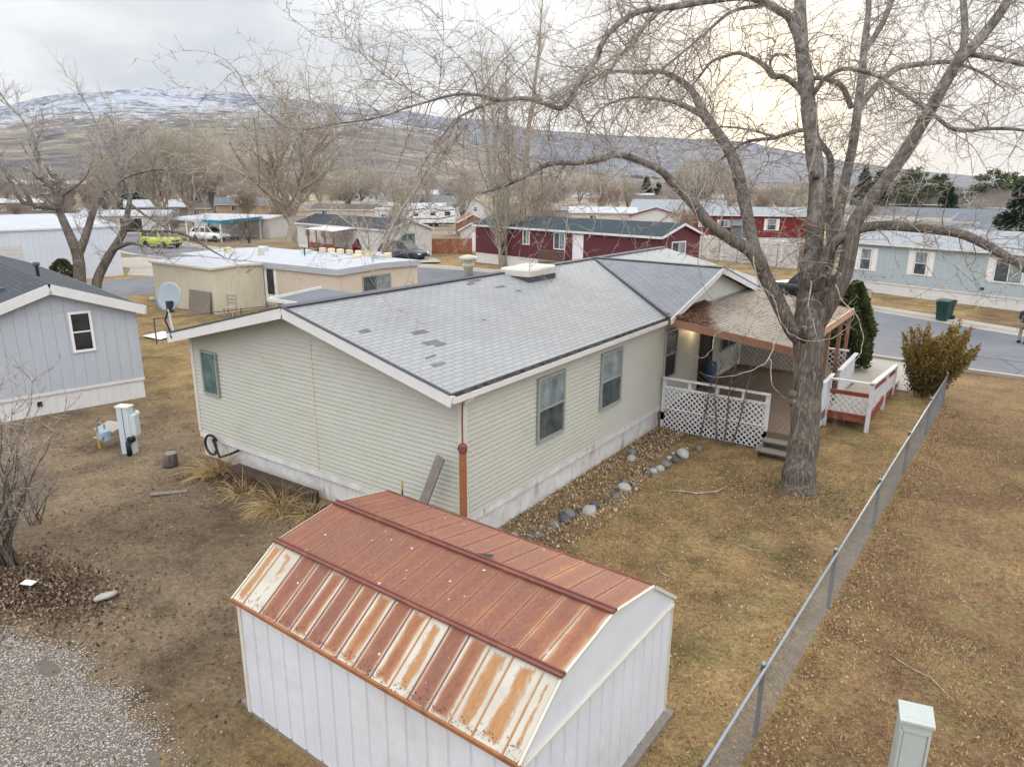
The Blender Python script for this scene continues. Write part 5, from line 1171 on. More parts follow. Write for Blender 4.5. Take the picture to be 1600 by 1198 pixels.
# ------------------------------------------------------------------ other bare trees
def grow(seed,h,trunk_r,first,nl,spread,up,levels,twn,twr,curl=.12,trunk_h=.25,tw_len=(.06,.14)):
    """recursive bare tree: returns trunk builder and crown builder"""
    rr=random.Random(seed); T=MB(); Cn=MB()
    def limb(p,d,L,r,lv):
        n=6 if lv<2 else 4; q=[p]; rad=[r]
        for i in range(n):
            d=(d+Vector((rr.gauss(0,curl),rr.gauss(0,curl),rr.gauss(0,curl)+up*.12))).normalized(); p=p+d*(L/n); q.append(p); rad.append(max(twr,r*(1-.62*(i+1)/n)))
        if lv<=1: T.tube(q,rad,7 if lv==0 else 5,False)
        else: Cn.tube(q,rad,4 if lv==2 else 3,False)
        if lv<levels:
            k=nl[min(lv,len(nl)-1)]
            for j in range(k):
                i=rr.randint(2 if lv else 1,n); s_=(d if i==n else (q[i]-q[i-1]).normalized()); e=Vector((rr.gauss(0,1),rr.gauss(0,1),rr.gauss(.2,.5))); e=(e-s_*e.dot(s_)).normalized()
                sp_=spread*rr.uniform(.6,1.3); limb(q[i],(s_*math.cos(sp_)+e*math.sin(sp_)).normalized(),L*rr.uniform(.45,.78),rad[i]*rr.uniform(.45,.7),lv+1)
        if lv>=levels-1:
            for j in range(twn):
                i=rr.randint(1,n); s_=(q[i]-q[i-1]).normalized(); e=Vector((rr.gauss(0,1),rr.gauss(0,1),rr.gauss(.3,.6))).normalized(); e=(s_*.9+e).normalized(); L2=h*rr.uniform(*tw_len); a=q[i]; b=a+e*L2*.5; c=b+(e+Vector((rr.gauss(0,.3),rr.gauss(0,.3),.1))).normalized()*L2*.5
                Cn.tube([a,b,c],[twr,twr*.8,twr*.5],3,False)
    th=h*trunk_h
    q=[Vector((0,0,-.2)),Vector((0,0,th*.15)),Vector((rr.gauss(0,.02*h),rr.gauss(0,.02*h),th*.6)),Vector((rr.gauss(0,.03*h),rr.gauss(0,.03*h),th))]
    T.tube(q,[trunk_r*1.35,trunk_r*1.08,trunk_r,trunk_r*.95],9,False)
    for j in range(first):
        a=2*PI*j/first+rr.uniform(-.4,.4); sp_=spread*rr.uniform(.3,1.0); d=Vector((math.cos(a)*math.sin(sp_),math.sin(a)*math.sin(sp_),math.cos(sp_)))
        limb(q[3]-Vector((0,0,rr.uniform(0,.12)*th)),d,(h-th)*rr.uniform(.42,.6),trunk_r*rr.uniform(.5,.75),0)
    return T,Cn
def tree(name,label,loc,seed,bm_,cm,group=None,rz=0,**k):
    t=thing(name,label,'tree',loc,rz,group); T,Cn=grow(seed,**k); T.build('trunk',M[bm_],t,True); Cn.build('crown',M[cm],t); return t
G_BG='bare trees in the valley beyond the homes'
tree('cottonwood','broad leafless cottonwood with a fan of pale branches left of the dark roofed white home','X' and (-60.9,44.2,0),3,'barkpale','twigtan',h=20,trunk_r=.58,first=8,nl=[6,4,3],spread=.82,up=.5,levels=3,twn=4,twr=.013,trunk_h=.14,tw_len=(.05,.11),curl=.07)
# columnar poplar by the burgundy home
t=thing('poplar','tall narrow leafless poplar standing in front of the burgundy home','tree',(-27.6,40.2,0)); rr=random.Random(8); T=MB(); Cn=MB()
for s_ in range(5):
    x,y=rr.gauss(0,.35),rr.gauss(0,.35); p=Vector((x,y,-.1)); q=[p]; hh=rr.uniform(12,18) if s_ else 22
    for i in range(10): p=p+Vector((rr.gauss(0,.1)+x*.3,rr.gauss(0,.1)+y*.3,hh/10)); q.append(p.copy())
    T.tube(q,[.36*(1-.092*i)*(1 if s_==0 else .42) for i in range(11)],8,False)
    for j in range(105):
        z=rr.uniform(.06,1)**1.1; i=min(9,int(z*10)); b0=q[i].lerp(q[i+1],z*10-i); a=rr.uniform(0,2*PI); L_=rr.uniform(1.6,5.2)*(1-.6*z); d=Vector((math.cos(a)*.75,math.sin(a)*.75,1)).normalized(); w_=[b0]; 
        for k in range(5): d=(d+Vector((rr.gauss(0,.1),rr.gauss(0,.1),.12))).normalized(); w_.append(w_[-1]+d*L_/5)
        r0=.038*(1-.5*z); Cn.tube(w_,[r0,r0*.8,r0*.6,r0*.4,r0*.3,.012],4,False)
        for k in range(5):
            c0=w_[rr.randint(1,5)]; e=(d+Vector((rr.gauss(0,.6),rr.gauss(0,.6),rr.gauss(.2,.4)))).normalized(); L2=rr.uniform(.4,1.3); Cn.tube([c0,c0+e*L2*.5,c0+(e+Vector((0,0,.2))).normalized()*L2],[.012,.01,.006],3,False)
T.build('trunk',M['barkpale'],t,True); Cn.build('crown',M['twigtan'],t)
# twin stemmed tree behind the grey house
def stems(name,label,cat,limbs,bm_,cm,seed,tw=.011,den=.45,lmax=2.2,group=None):
    t=thing(name,label,cat,(0,0,0),0,group); T=MB(); Cn=MB(); rr=random.Random(seed)
    def tw_(p,d,L,r,lv):
        n=5; q=[p]
        for i in range(n): d=(d+Vector((rr.gauss(0,.16),rr.gauss(0,.16),rr.gauss(.06,.14)))).normalized(); p=p+d*L/n; q.append(p)
        Cn.tube(q,[r*(1-.14*i) for i in range(n+1)],4 if lv<2 else 3,False)
        if lv<3:
            for i in range(1,n+1):
                for k in range(2 if lv==1 else 1):
                    e=(d+Vector((rr.gauss(0,.8),rr.gauss(0,.8),rr.gauss(.15,.6)))).normalized(); tw_(q[i],e,L*rr.uniform(.35,.62),max(tw*.6,r*.55),lv+1)
    for p in limbs:
        q=smooth_path(p,3); pts=[Vector(x[:3]) for x in q]; rad=[float(x[3])*.7 for x in q]; T.tube(pts,rad,9,False); acc=0
        for i in range(1,len(pts)):
            acc+=(pts[i]-pts[i-1]).length
            if rad[i]<.2 and acc>den:
                acc=0; dl=(pts[i]-pts[i-1]).normalized(); e=Vector((rr.gauss(0,1),rr.gauss(0,1),rr.gauss(.4,.7))).normalized(); tw_(pts[i],(dl*.7+e).normalized(),rr.uniform(.6,1)*lmax,min(rad[i]*.5,tw*2.6),1)
        tw_(pts[-1],(pts[-1]-pts[-2]).normalized(),lmax,rad[-1],1)
    T.build('trunk',M[bm_],t,True); Cn.build('crown',M[cm],t); return t
TW=[
[(-30.92,7.59,0.81,0.486),(-31.11,7.79,1.78,0.421),(-31.38,7.99,2.93,0.389),(-31.93,7.97,4.02,0.308),(-32.43,7.94,4.96,0.259),(-32.31,7.82,5.49,0.225)],
[(-32.34,7.86,5.27,0.209),(-32.74,7.10,5.37,0.175),(-32.92,6.77,5.50,0.158),(-33.12,6.46,5.74,0.142),(-33.69,6.11,7.39,0.093),(-34.36,5.69,8.28,0.046)],
[(-32.56,7.96,5.27,0.194),(-32.73,8.30,5.89,0.179),(-33.62,8.21,6.36,0.148),(-34.48,8.23,7.05,0.132),(-35.00,8.43,7.95,0.117),(-35.82,8.49,9.09,0.100),(-36.60,8.47,9.91,0.084),(-37.50,8.33,10.57,0.068),(-38.46,8.25,11.57,0.034)],
[(-32.78,6.84,5.44,0.143),(-33.09,6.68,6.35,0.126),(-33.37,6.39,6.80,0.094),(-33.97,5.97,7.54,0.062)],
[(-31.39,8.01,3.00,0.324),(-31.46,8.45,3.70,0.277),(-31.59,8.87,4.48,0.246),(-31.69,9.37,5.42,0.214),(-31.71,9.95,6.05,0.183),(-31.48,10.59,6.70,0.134),(-31.86,10.72,7.51,0.117),(-32.64,10.76,8.48,0.084),(-33.24,10.81,9.14,0.068),(-34.07,10.88,10.30,0.034)],
[(-31.37,10.52,6.64,0.100),(-31.20,11.24,7.67,0.084),(-31.32,11.63,8.33,0.067),(-32.30,11.53,9.31,0.034)],
[(-31.60,9.90,6.06,0.116),(-30.70,10.52,6.76,0.099),(-29.96,11.00,7.02,0.082),(-29.11,11.39,7.18,0.082),(-28.54,11.63,7.09,0.065),(-28.33,11.42,6.40,0.049),(-28.03,11.08,5.15,0.024)],
[(-32.50,8.21,5.89,0.113),(-31.78,8.62,6.37,0.081),(-31.35,8.95,6.84,0.064),(-31.16,9.17,7.45,0.048)],
[(-30.85,8.35,0.66,0.395),(-31.01,8.56,1.61,0.346),(-30.92,9.07,2.56,0.314),(-30.75,9.58,3.35,0.281),(-30.62,10.05,4.08,0.249),(-30.70,10.46,5.10,0.200),(-30.86,10.75,5.90,0.167),(-31.29,10.80,6.54,0.117),(-31.66,10.93,7.35,0.084)],
[(-30.74,9.39,3.13,0.182),(-30.07,9.57,3.41,0.164),(-29.48,9.78,3.56,0.114),(-28.72,10.01,3.43,0.065)],
[(-30.59,10.11,4.21,0.133),(-29.31,10.59,4.11,0.099),(-27.94,11.18,4.13,0.090),(-26.80,11.50,3.85,0.081),(-25.68,11.62,3.39,0.064),(-24.59,11.74,3.00,0.040)],
[(-30.68,10.60,5.48,0.100),(-29.79,10.79,4.95,0.083),(-28.84,11.05,4.49,0.066),(-28.02,11.21,4.03,0.033)]
]
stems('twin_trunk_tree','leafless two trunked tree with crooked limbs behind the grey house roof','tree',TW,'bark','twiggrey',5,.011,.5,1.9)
# multi stemmed pale shrub tree in front of the dark roofed white home
SB=[
[(-29.41,26.23,0.39,0.202),(-29.18,26.68,1.26,0.180),(-28.78,26.96,2.38,0.168),(-28.26,27.46,3.90,0.156),(-27.75,27.93,4.99,0.133),(-27.20,28.35,5.85,0.132),(-26.52,28.95,7.34,0.110),(-25.59,29.58,8.39,0.087),(-24.77,30.32,9.64,0.065)],
[(-29.17,26.66,1.18,0.135),(-30.44,26.74,2.53,0.113),(-31.11,26.82,3.39,0.091),(-32.12,26.58,4.03,0.069)],
[(-29.15,26.78,1.48,0.135),(-28.77,27.73,2.77,0.113),(-28.13,28.95,4.30,0.091),(-27.53,29.65,4.74,0.057)],
[(-29.56,26.57,0.58,0.136),(-29.25,27.40,1.65,0.114),(-28.45,28.93,3.40,0.091),(-28.32,29.87,5.16,0.069)]
]
stems('young_tree','leaning pale leafless tree in front of the parked blue grey car','tree',SB,'barkpale','twigtan',6,.014,.6,1.7)
for i,(x,y,h,lb) in enumerate(((-45.5,35.2,2.9,'reddish twiggy shrub beside the wooden porch of the white home'),(-42.2,35.6,2.6,'reddish twiggy shrub next to the parked blue grey car'),(-64.5,41.2,3.2,'grey twiggy shrub at the foot of the broad cottonwood'))):
    bush('bare_shrub',(x,y,0),h,.6,16,lb,60+i,'twigrust' if i<2 else 'twiggrey','shrub',6)
# prototypes for the valley trees: copies share their meshes
protos=[]
specs=[('barkpale','twigtan',dict(h=14,trunk_r=.32,first=6,nl=[5,4,3],spread=.55,up=.5,levels=3,twn=4,twr=.018,trunk_h=.16,tw_len=(.07,.15))),
 ('bark','twiggrey',dict(h=11,trunk_r=.28,first=5,nl=[5,4,3],spread=.8,up=.25,levels=3,twn=4,twr=.018,trunk_h=.2,tw_len=(.07,.15))),
 ('barkpale','twigrust',dict(h=9,trunk_r=.2,first=7,nl=[5,4,3],spread=.6,up=.4,levels=3,twn=4,twr=.016,trunk_h=.1,tw_len=(.08,.17))),
 ('bark','twigtan',dict(h=16,trunk_r=.35,first=6,nl=[5,4,3],spread=.4,up=.7,levels=3,twn=4,twr=.018,trunk_h=.18,tw_len=(.06,.13)))]
BG=[ # x, y, kind, scale, words
(-130.1,50.5,2,0.84,'behind the far left white roof'),
(-151.2,64.6,2,0.70,'between the far left roofs'),
(-205.4,77.7,1,0.84,'far off behind the left roofs'),
(-135.5,62.5,0,0.95,'left of the grey valley house'),
(-97.5,49.0,0,1.09,'directly behind the lime yellow jeep'),
(-93.6,51.7,0,1.04,'behind the teal edged carport'),
(-119.3,71.0,2,1.23,'behind the ochre house'),
(-134.1,84.9,0,1.14,'behind the blue roofed valley home'),
(-115.2,77.1,2,0.77,'right of the blue roofed valley home'),
(-137.7,97.2,0,0.91,'behind the broad cottonwood on its left'),
(-137.3,113.8,0,0.84,'behind the broad cottonwood on its right'),
(-111.9,97.3,2,0.84,'over the dark roof of the white home'),
(-145.6,134.5,1,0.91,'far behind the pale long home'),
(-156.2,152.3,0,0.84,'far behind the pale long home, to its right'),
(-117.4,120.4,2,0.91,'left of the white travel trailer'),
(-93.3,101.9,1,0.63,'behind the white travel trailer'),
(-151.8,170.3,0,0.84,'far behind the travel trailer'),
(-127.5,151.6,1,0.77,'behind the dark blue roof'),
(-61.4,76.5,3,0.49,'beside the brick gabled house'),
(-141.2,179.2,0,0.84,'far behind the white gabled house'),
(-60.7,95.5,2,0.77,'behind the burgundy roof, left part'),
(-86.7,144.2,1,0.84,'behind the burgundy roof, middle part'),
(-101.9,181.6,0,0.77,'far behind the burgundy roof'),
(-67.9,131.9,2,0.84,'left of the yellow valley house'),
(-82.9,169.2,2,0.77,'behind the yellow valley house'),
(-98.9,217.0,1,0.91,'far beyond the yellow valley house'),
(-75.4,183.7,2,0.84,'left of the golden willow'),
(-46.7,151.9,0,0.88,'right of the golden willow'),
(-48.8,172.3,2,0.84,'behind the red home, left part'),
(-34.1,134.9,2,0.70,'behind the red home, middle part'),
(-38.4,164.8,1,0.84,'behind the red home, right part'),
(-34.6,196.5,0,0.70,'left of the right hand pines'),
(1.9,110.6,1,0.56,'before the brown roof at far right'),
(-0.3,115.5,1,0.52,'before the brown roof right of the conifer'),
(-188.8,145.6,0,0.84,'far behind the cottonwood trunk'),
(-235.8,82.5,1,0.91,'far off at the left edge'),
(-178.2,88.8,0,0.88,'far behind the grey valley house'),
(-165.7,90.9,2,0.84,'far behind the ochre house'),
(-127.8,176.8,0,0.84,'far behind the poplar'),
(-138.1,206.2,2,0.91,'far behind the poplar, to its right'),
(-190.1,203.0,1,1.05,'faint at the foot of the hills above the trailer'),
(-209.6,197.9,0,1.05,'faint at the foot of the tan hill'),
(-232.0,187.6,1,1.05,'faint at the foot of the hills above the cottonwood trunk'),
(-254.9,173.9,0,1.12,'faint at the foot of the hills above the carport'),
(-274.0,163.1,2,1.26,'faint at the foot of the hills over the ochre house'),
(-147.3,247.7,2,0.98,'faint at the foot of the hills over the burgundy roof'),
(-143.3,273.0,0,0.98,'faint at the hill foot left of the yellow house'),
(-194.0,239.4,1,1.05,'faint at the hill foot over the dark blue roof'),
(-263.3,119.9,2,1.12,'faint at the hill foot over the left roofs'),
(-92.4,252.4,1,0.84,'faint behind the golden willow'),
(-54.0,243.4,2,0.84,'faint behind the big trunk'),
(-115.6,57.5,3,0.95,'just left of the ochre house'),
(-105.8,64.2,3,0.95,'between ochre house and blue roof'),
(-95.8,85.3,3,0.63,'behind the brown shrubs of the white home'),
(-73.2,117.2,3,0.63,'above the left half of the burgundy roof'),
(-58.1,125.7,3,0.56,'at the corner of the yellow valley house'),
]
kinds={}
names=['pale spreading leafless tree','grey wide crowned leafless tree','rusty brown leafless tree','tall slender leafless tree']
for (x,y,kd_,s_,where) in BG:
    lb='%s %s'%(names[kd_],where)
    if kd_ not in kinds:
        bm_,cm,k=specs[kd_]; kinds[kd_]=tree('valley_tree',lb,(x,y,0),100+kd_,bm_,cm,G_BG,0,**k); kinds[kd_].scale=(s_,)*3
    else: dup(kinds[kd_],(x,y,0),R.uniform(0,6),lb,(s_*R.uniform(.85,1.15),s_*R.uniform(.85,1.15),s_))
for i in range(40):
    a=math.radians(R.uniform(-39,30))-.6097; D=R.uniform(88,210); x,y=7.49+math.sin(a)*D,-9.22+math.cos(a)*D
    dup(kinds[i%3],(x,y,0),R.uniform(0,6),'low leafless tree lost in the brown row among the far valley homes',R.uniform(.34,.6),'low trees among the valley homes')
# weeping golden willow and evergreens
rr=random.Random(71); t=thing('willow','rounded golden willow with hanging twigs beyond the red home','tree',(-45.6,131,0)); T=MB(); Cn=MB()
T.tube([(0,0,0),(0,.1,2),(.1,0,4.5)],[.5,.42,.35],8,False)
for i in range(420):
    a=rr.uniform(0,2*PI); e=math.acos(rr.uniform(.05,1)); rad=rr.uniform(5.2,6.4); top=Vector((math.cos(a)*math.sin(e)*rad*1.05,math.sin(a)*math.sin(e)*rad*1.05,6.2+math.cos(e)*rad*.95)); 
    if i%6==0: T.tube([(.1,0,3.5),tuple(top*.5+Vector((0,0,2.5))),tuple(top)],[.16,.1,.04],5,False)
    q=[top*.86+Vector((0,0,.6)),top]; L_=rr.uniform(2,6); d=Vector((math.cos(a)*.5,math.sin(a)*.5,-.2))
    for k in range(5): d=(d+Vector((rr.gauss(0,.1),rr.gauss(0,.1),-.35))).normalized(); q.append(q[-1]+d*L_/5)
    Cn.tube(q,[.04,.035,.03,.028,.025,.02,.015],3,False)
    for k in range(4):
        b0=q[rr.randint(1,6)]; Cn.tube([b0,b0+Vector((rr.gauss(0,.4),rr.gauss(0,.4),rr.uniform(-.2,.9))),b0+Vector((rr.gauss(0,.6),rr.gauss(0,.6),rr.uniform(-.8,.8)))],[.022,.018,.012],3,False)
T.build('trunk',M['barkpale'],t,True); Cn.build('crown',M['twigtan'],t)
def conifer(name,label,loc,h,r,seed,mat='conifer',n=5200,group=None,round_=False):
    rr=random.Random(seed); t=thing(name,label,'tree',loc,0,group); ph=rr.uniform(0,6)
    tiers=[(rr.uniform(.06,.98),rr.uniform(0,2*PI),rr.uniform(.75,1.1)) for _ in range(int(60+h*4))]
    def fn(rr):
        z,a,k=tiers[rr.randrange(len(tiers))]; f=rr.random()**.6
        rad=r*(math.sin(PI*min(1,.12+.86*z))**.7 if round_ else (1-z)**.85+.04)*k
        aa=a+rr.gauss(0,.22); q=rad*f; x,y=q*math.cos(aa),q*math.sin(aa); zz=h*(.05+.95*z)-(.0 if round_ else .12*q)+rr.gauss(0,.02*h)
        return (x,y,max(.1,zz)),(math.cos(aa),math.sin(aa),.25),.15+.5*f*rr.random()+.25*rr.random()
    leafy(t,'crown',mat,n*2,fn,rr,.032*h,.2,1.3); b=MB(); b.tube([(0,0,-.1),(0,0,h*.9)],[.05*h*.5,.02],7); b.build('trunk',M['barkdark'],t); return t
conifer('conifer','dark conifer over the yellow valley house',(-74.0,167.9,0),9.0,3.0,200,'conifer',3000,None,False)
conifer('conifer','second dark conifer beside the yellow valley house',(-67.3,160.0,0),7.5,3.2,201,'conifer',3000,None,False)
conifer('conifer','dark spruce left of the right hand pines, behind the big tree fork',(-14.0,119.0,0),9.5,2.8,202,'conifer',3000,None,False)
conifer('conifer','dark spruce close to the big tree fork on its right',(-11.7,117.3,0),9.0,2.6,203,'conifer',6500,None,False)
conifer('pine_tree','rounded pine on the skyline right of the big tree fork',(-9.7,139.8,0),10.0,4.0,204,'pine',3000,None,True)
conifer('pine_tree','small rounded pine on the skyline left of the brown roof conifer',(-6.1,145.2,0),9.0,3.2,205,'pine',3000,None,True)
conifer('pine_tree','broad pine on the skyline at far right, left one',(2.2,140.7,0),9.6,4.6,206,'pine',3000,None,True)
conifer('pine_tree','broad pine on the skyline at far right, middle one',(4.6,145.7,0),9.2,4.0,207,'pine',3000,None,True)
conifer('pine_tree','broad pine on the skyline at the right edge',(6.7,140.8,0),8.5,3.6,208,'pine',3000,None,True)
conifer('conifer','dark broad conifer standing against the brown roofs',(-1.0,102.5,0),6.9,2.9,209,'conifer',6500,None,False)
conifer('conifer','dark green conifer cut by the right edge beyond the pale blue home',(7.2,52.8,0),6.9,2.5,210,'conifer',6500,None,False)
conifer('conifer','dark conifer behind the left twin trunk tree',(-161.5,77.7,0),9.0,3.0,211,'conifer',3000,None,False)
conifer('conifer','second dark conifer near the left twin trunk tree',(-142.2,71.3,0),7.0,2.8,212,'conifer',3000,None,False)
conifer('conifer','small dark conifer far off above the white home ridge',(-170.5,180.3,0),8.0,3.0,213,'conifer',3000,None,False)
conifer('conifer','dark conifer at the far left among rusty trees',(-144.2,55.8,0),8.0,3.2,214,'pine',3000,None,True)
conifer('conifer','dark conifer right of the ochre house',(-116.2,66.5,0),5.0,2.4,215,'conifer',3000,None,False)
conifer('conifer','small dark cone tree far off over the pale long home',(-205.3,187.8,0),6.0,1.8,216,'conifer',3000,None,False)
# ------------------------------------------------------------------ neighbouring homes
H=mobile_home
_,L=H('mobile_home','pale grey panelled mobile home with white skirting at the left edge','mobile home',(-15.17,-2.45),(-14.3,1.83),16,2.95,3.72,'grey_t','gh_roof',.66,'y',.22,.3,wins=[('f',2.55,1.7,.6,1.2,'double','winwhite','glass_dark')],roof_th=.05,fascia=.27)
hm=_
b=MB(); b.box(1.45,1.57,-.03,.0,.28,.42); b.build('vent_hole',M['black'],hm)
b=MB(); b.box(0,L,-.012,0,2.925,2.945); b.build('seam_trim',M['grey_t'],hm)
b=MB(); b.M=Matrix.Translation((1.2,1.6,3.42)); b.box(-.2,.2,-.15,.15,-.05,.14); b.build('roof_vent',M['felt'],hm)
b=MB(); b.lathe([(.05,0),(.05,.35),(.1,.36),(.1,.45),(.02,.47)],10,(2.6,3.4,3.6)); b.build('vent_pipe',M['felt'],hm,True)
hm,L=H('metal_building','long pale blue grey metal building with a roller door at the far left','building',(-45.6,-3),(-45.92,17.37),9,3.53,4.28,'metalwall','snow',0,'x',.06,.35,fascia=.1,trim='metalwall')
b=MB()
for i in range(9): b.box(11.4,13.9,-.03,-.004,.05+i*.28,.05+i*.28+.26)
b.box(11.3,11.4,-.04,0,0,2.6); b.box(13.9,14.0,-.04,0,0,2.6); b.build('roller_door',M['whitewall'],hm)
hm,L=H('mobile_home','tan flat roofed mobile home with white roof behind the left eave of the tan house','mobile home',(-33.6,14.75),(-20,14.95),5.9,2.42,2.5,'pinktan','snow',.25,'x',.1,.16,sk='pinktan',fascia=.3,trim='snow',
 wins=[('r',1.6,1.1,2.1,.85,'slider','winframe','glass')],doors=[('f',7.9,.3,.85,1.95,'winwhite')])
b=MB(); b.box(8.05,8.6,-.05,-.032,.75,2.1); b.build('storm_glass',M['glass_dark'],hm)
for (x,y,w_,h_) in ((1.5,2.2,.5,.2),(3.2,3.5,.6,.28),(5.0,2.0,.35,.4),(6.3,4.2,.55,.2),(9.2,3.8,.4,.2),(10.5,4.3,.5,.14),(12.0,4.6,.5,.22)):
    b=MB(); b.bevbox(x-w_/2,x+w_/2,y-w_/3,y+w_/3,2.5,2.56+h_,.03); b.build('roof_vent',M[('utilblue','cream','beige')[int(x)%3]],hm)
for i in range(8): b=MB(); b.bevbox(6.1+i*.78,6.45+i*.78,5.35,5.65,2.48,2.78,.02); b.build('roof_block',M['cream' if i%3 else 'pinktan'],hm)
b=MB(); b.lathe([(.04,0),(.04,.4),(.09,.41),(.09,.5),(.02,.52)],8,(7.6,3,2.5)); b.build('vent_pipe',M['felt'],hm)
H('storage_annex','beige windowless box annex in front of the tan flat roofed home','annex',(-31.5,11.8),(-25.8,11.79),3.0,2.36,2.42,'beige','snow',0,'x',.1,.17,fascia=.1,trim='beige')
t=thing('lean_to','small grey roofed lean to with white trim just behind the tan house ridge','lean-to',(-16.2,8.3,0),.1)
b=MB(); b.box(0,2.6,0,2.6,0,1.95); b.build('wall',M['beige'],t); b=MB(); roofslab(b,(-.15,-.15,2.1),(2.75,-.15,2.0),(2.75,2.75,2.12),(-.15,2.75,2.22),.05); b.build('roof',M['midroof'],t)
b=MB(); b.beam((-.15,-.16,2.13),(2.75,-.16,2.03),.06,.14); b.beam((2.76,-.15,2.03),(2.76,2.75,2.15),.06,.14); b.beam((-.16,-.15,2.13),(-.16,2.75,2.25),.06,.14); b.build('fascia',M['white'],t)
b=MB(); b.M=Matrix.Translation((-27.0,11.55,0))@Matrix.Rotation(-.16,4,'X'); b.box(-.95,.95,-.02,.02,0,1.15); tag(b.build('plywood_sheet',M['oldwood']),'grey weathered plywood sheet leaning against the beige annex','plywood')
t=thing('wooden_chair','bleached wooden chair beside the corner of the beige annex','chair',(-24.9,12.0,0),.5)
b=MB(); b.box(-.25,.25,-.25,.25,.42,.46); b.build('seat',M['palewood'],t)
for i in (-1,1):
    b=MB(); b.box(i*.22-.025,i*.22+.025,-.25,-.2,0,.42); b.build('leg',M['palewood'],t)
    b=MB(); b.box(i*.22-.025,i*.22+.025,.2,.25,0,1.1); b.build('leg',M['palewood'],t)
b=MB()
for z in (.6,.78,.96): b.box(-.22,.22,.21,.24,z,z+.09)
b.build('backrest',M['palewood'],t)
chain_fence('wire_fence','low wire fence between the grey home and the beige annex',(-21.5,6.2),(-20.2,13.6),1.05,3,.16,.003,'galv','felt')
b=MB(); b.M=Matrix.Translation((-22.6,7.0,.03)); b.face([(-.6,-.5,.06),(.6,-.4,.02),(.5,.5,.1),(-.5,.4,.14)]); tag(b.build('tarp',M['white_w']),'white tarp scrap on the ground beyond the corner of the grey home','tarp')
hm,L=H('mobile_home','white gabled mobile home with dark shingles behind the parked blue grey car','mobile home',(-56.4,41.6),(-39.58,38.42),4.9,2.62,3.42,'whitewall','darkroof',.6,'x',.2,.35,
 wins=[('f',1.9,1.25,.8,1.0,'double','winframe'),('f',5.0,1.3,.7,.95,'double','winframe'),('r',1.3,1.15,1.6,1.05,'slider','winframe','glass_teal')])
t=thing('wooden_porch','brown wooden porch on the front of the dark roofed white home','porch',(-50.4,38.1,0),-.186)
b=MB()
for x in (0,1.6,3.2,4.8):
    b.box(x-.06,x+.06,-.06,.06,0,2.3)
b.build('post',M['wood'],t); b=MB(); b.box(-.1,4.9,0,1.9,.45,.55); b.box(0,4.8,-.03,.02,.95,1.02)
for i in range(24): b.box(.05+i*.2,.17+i*.2,-.02,.02,.5,.97)
b.build('railing',M['wood'],t); b=MB(); roofslab(b,(-.2,-.15,2.3),(5.0,-.15,2.3),(5.0,2.0,2.5),(-.2,2.0,2.5),.08); b.build('roof',M['whitewall'],t)
hm,L=H('mobile_home','dark burgundy mobile home with slate roof and white trim','mobile home',(-31.64,41.05),(-12.44,36.99),4.7,3.3,4.05,'burg','slateroof',.85,'x',.22,.3,
 wins=[('f',2.7,1.85,.8,1.1,'slider'),('f',6.0,1.9,.8,1.2,'slider'),('f',9.5,1.75,1.2,1.3,'slider'),('r',1.2,1.95,1.7,.9,'slider')],doors=[('f',11.6,.95,.9,2.0,'winwhite')])
b=MB(); b.box(1.2,1.5,.7,1.0,3.75,3.9); b.build('roof_vent',M['snow'],hm)
t=thing('porch_steps','small wooden landing with rails at the door of the burgundy home','porch',(-21.9,38.65,0),-.208)
b=MB(); b.box(-.6,2.0,-1.3,.0,.75,.85); b.build('landing',M['deckwood'],t); b=MB()
for i in range(18): b.box(-.6+i*.145,-.55+i*.145,-1.3,-1.26,.05,1.75)
b.box(-.62,2.02,-1.32,-1.24,1.72,1.8); b.build('railing',M['deckwood'],t)
hm,L=H('mobile_home','pale blue mobile home with white shuttered windows across the street','mobile home',(-2.3,43.1),(9.9,38.35),7,3.22,4.08,'blue_t','greyroof',.72,'x',.25,.32,shutter='winwhite',
 wins=[('f',1.55,1.38,.78,1.42,'double','winwhite','glass'),('f',5.05,1.4,.82,1.45,'double','winwhite','glass'),('f',9.55,1.45,1.5,1.35,'slider','winwhite','glass')])
b=MB(); b.box(9.0,9.2,-.05,0,.95,1.08); b.build('vent_hole',M['darkmetal'],hm)
for x,y,m_,h_ in ((5.2,1.6,'utilblue',.3),(8.2,1.2,'snow',.35),(10.5,2.2,'snow',.25)):
    b=MB(); b.bevbox(x-.18,x+.18,y-.15,y+.15,3.3+y*.2,3.4+y*.25+h_,.03); b.build('roof_vent',M[m_],hm)
hm,L=H('mobile_home','bright red mobile home with pale roof beyond the white fence wall','mobile home',(-27.2,79.2),(-14.2,85.5),6,3.3,4.1,'red','greyroof',.5,'x',.3,.4,
 wins=[('f',1.6,1.7,1.0,.9,'slider'),('f',3.9,1.7,1.0,.9,'slider'),('f',9.6,1.4,1.1,1.4,'double')],shutter='winwhite')
b=MB(); b.box(5.2,7.4,-1.6,0,0,2.0); roofslab(b,(5.0,-1.8,2.0),(7.6,-1.8,2.0),(7.6,0,2.7),(5.0,0,2.7)); b.build('porch_roof',M['midroof'],hm)
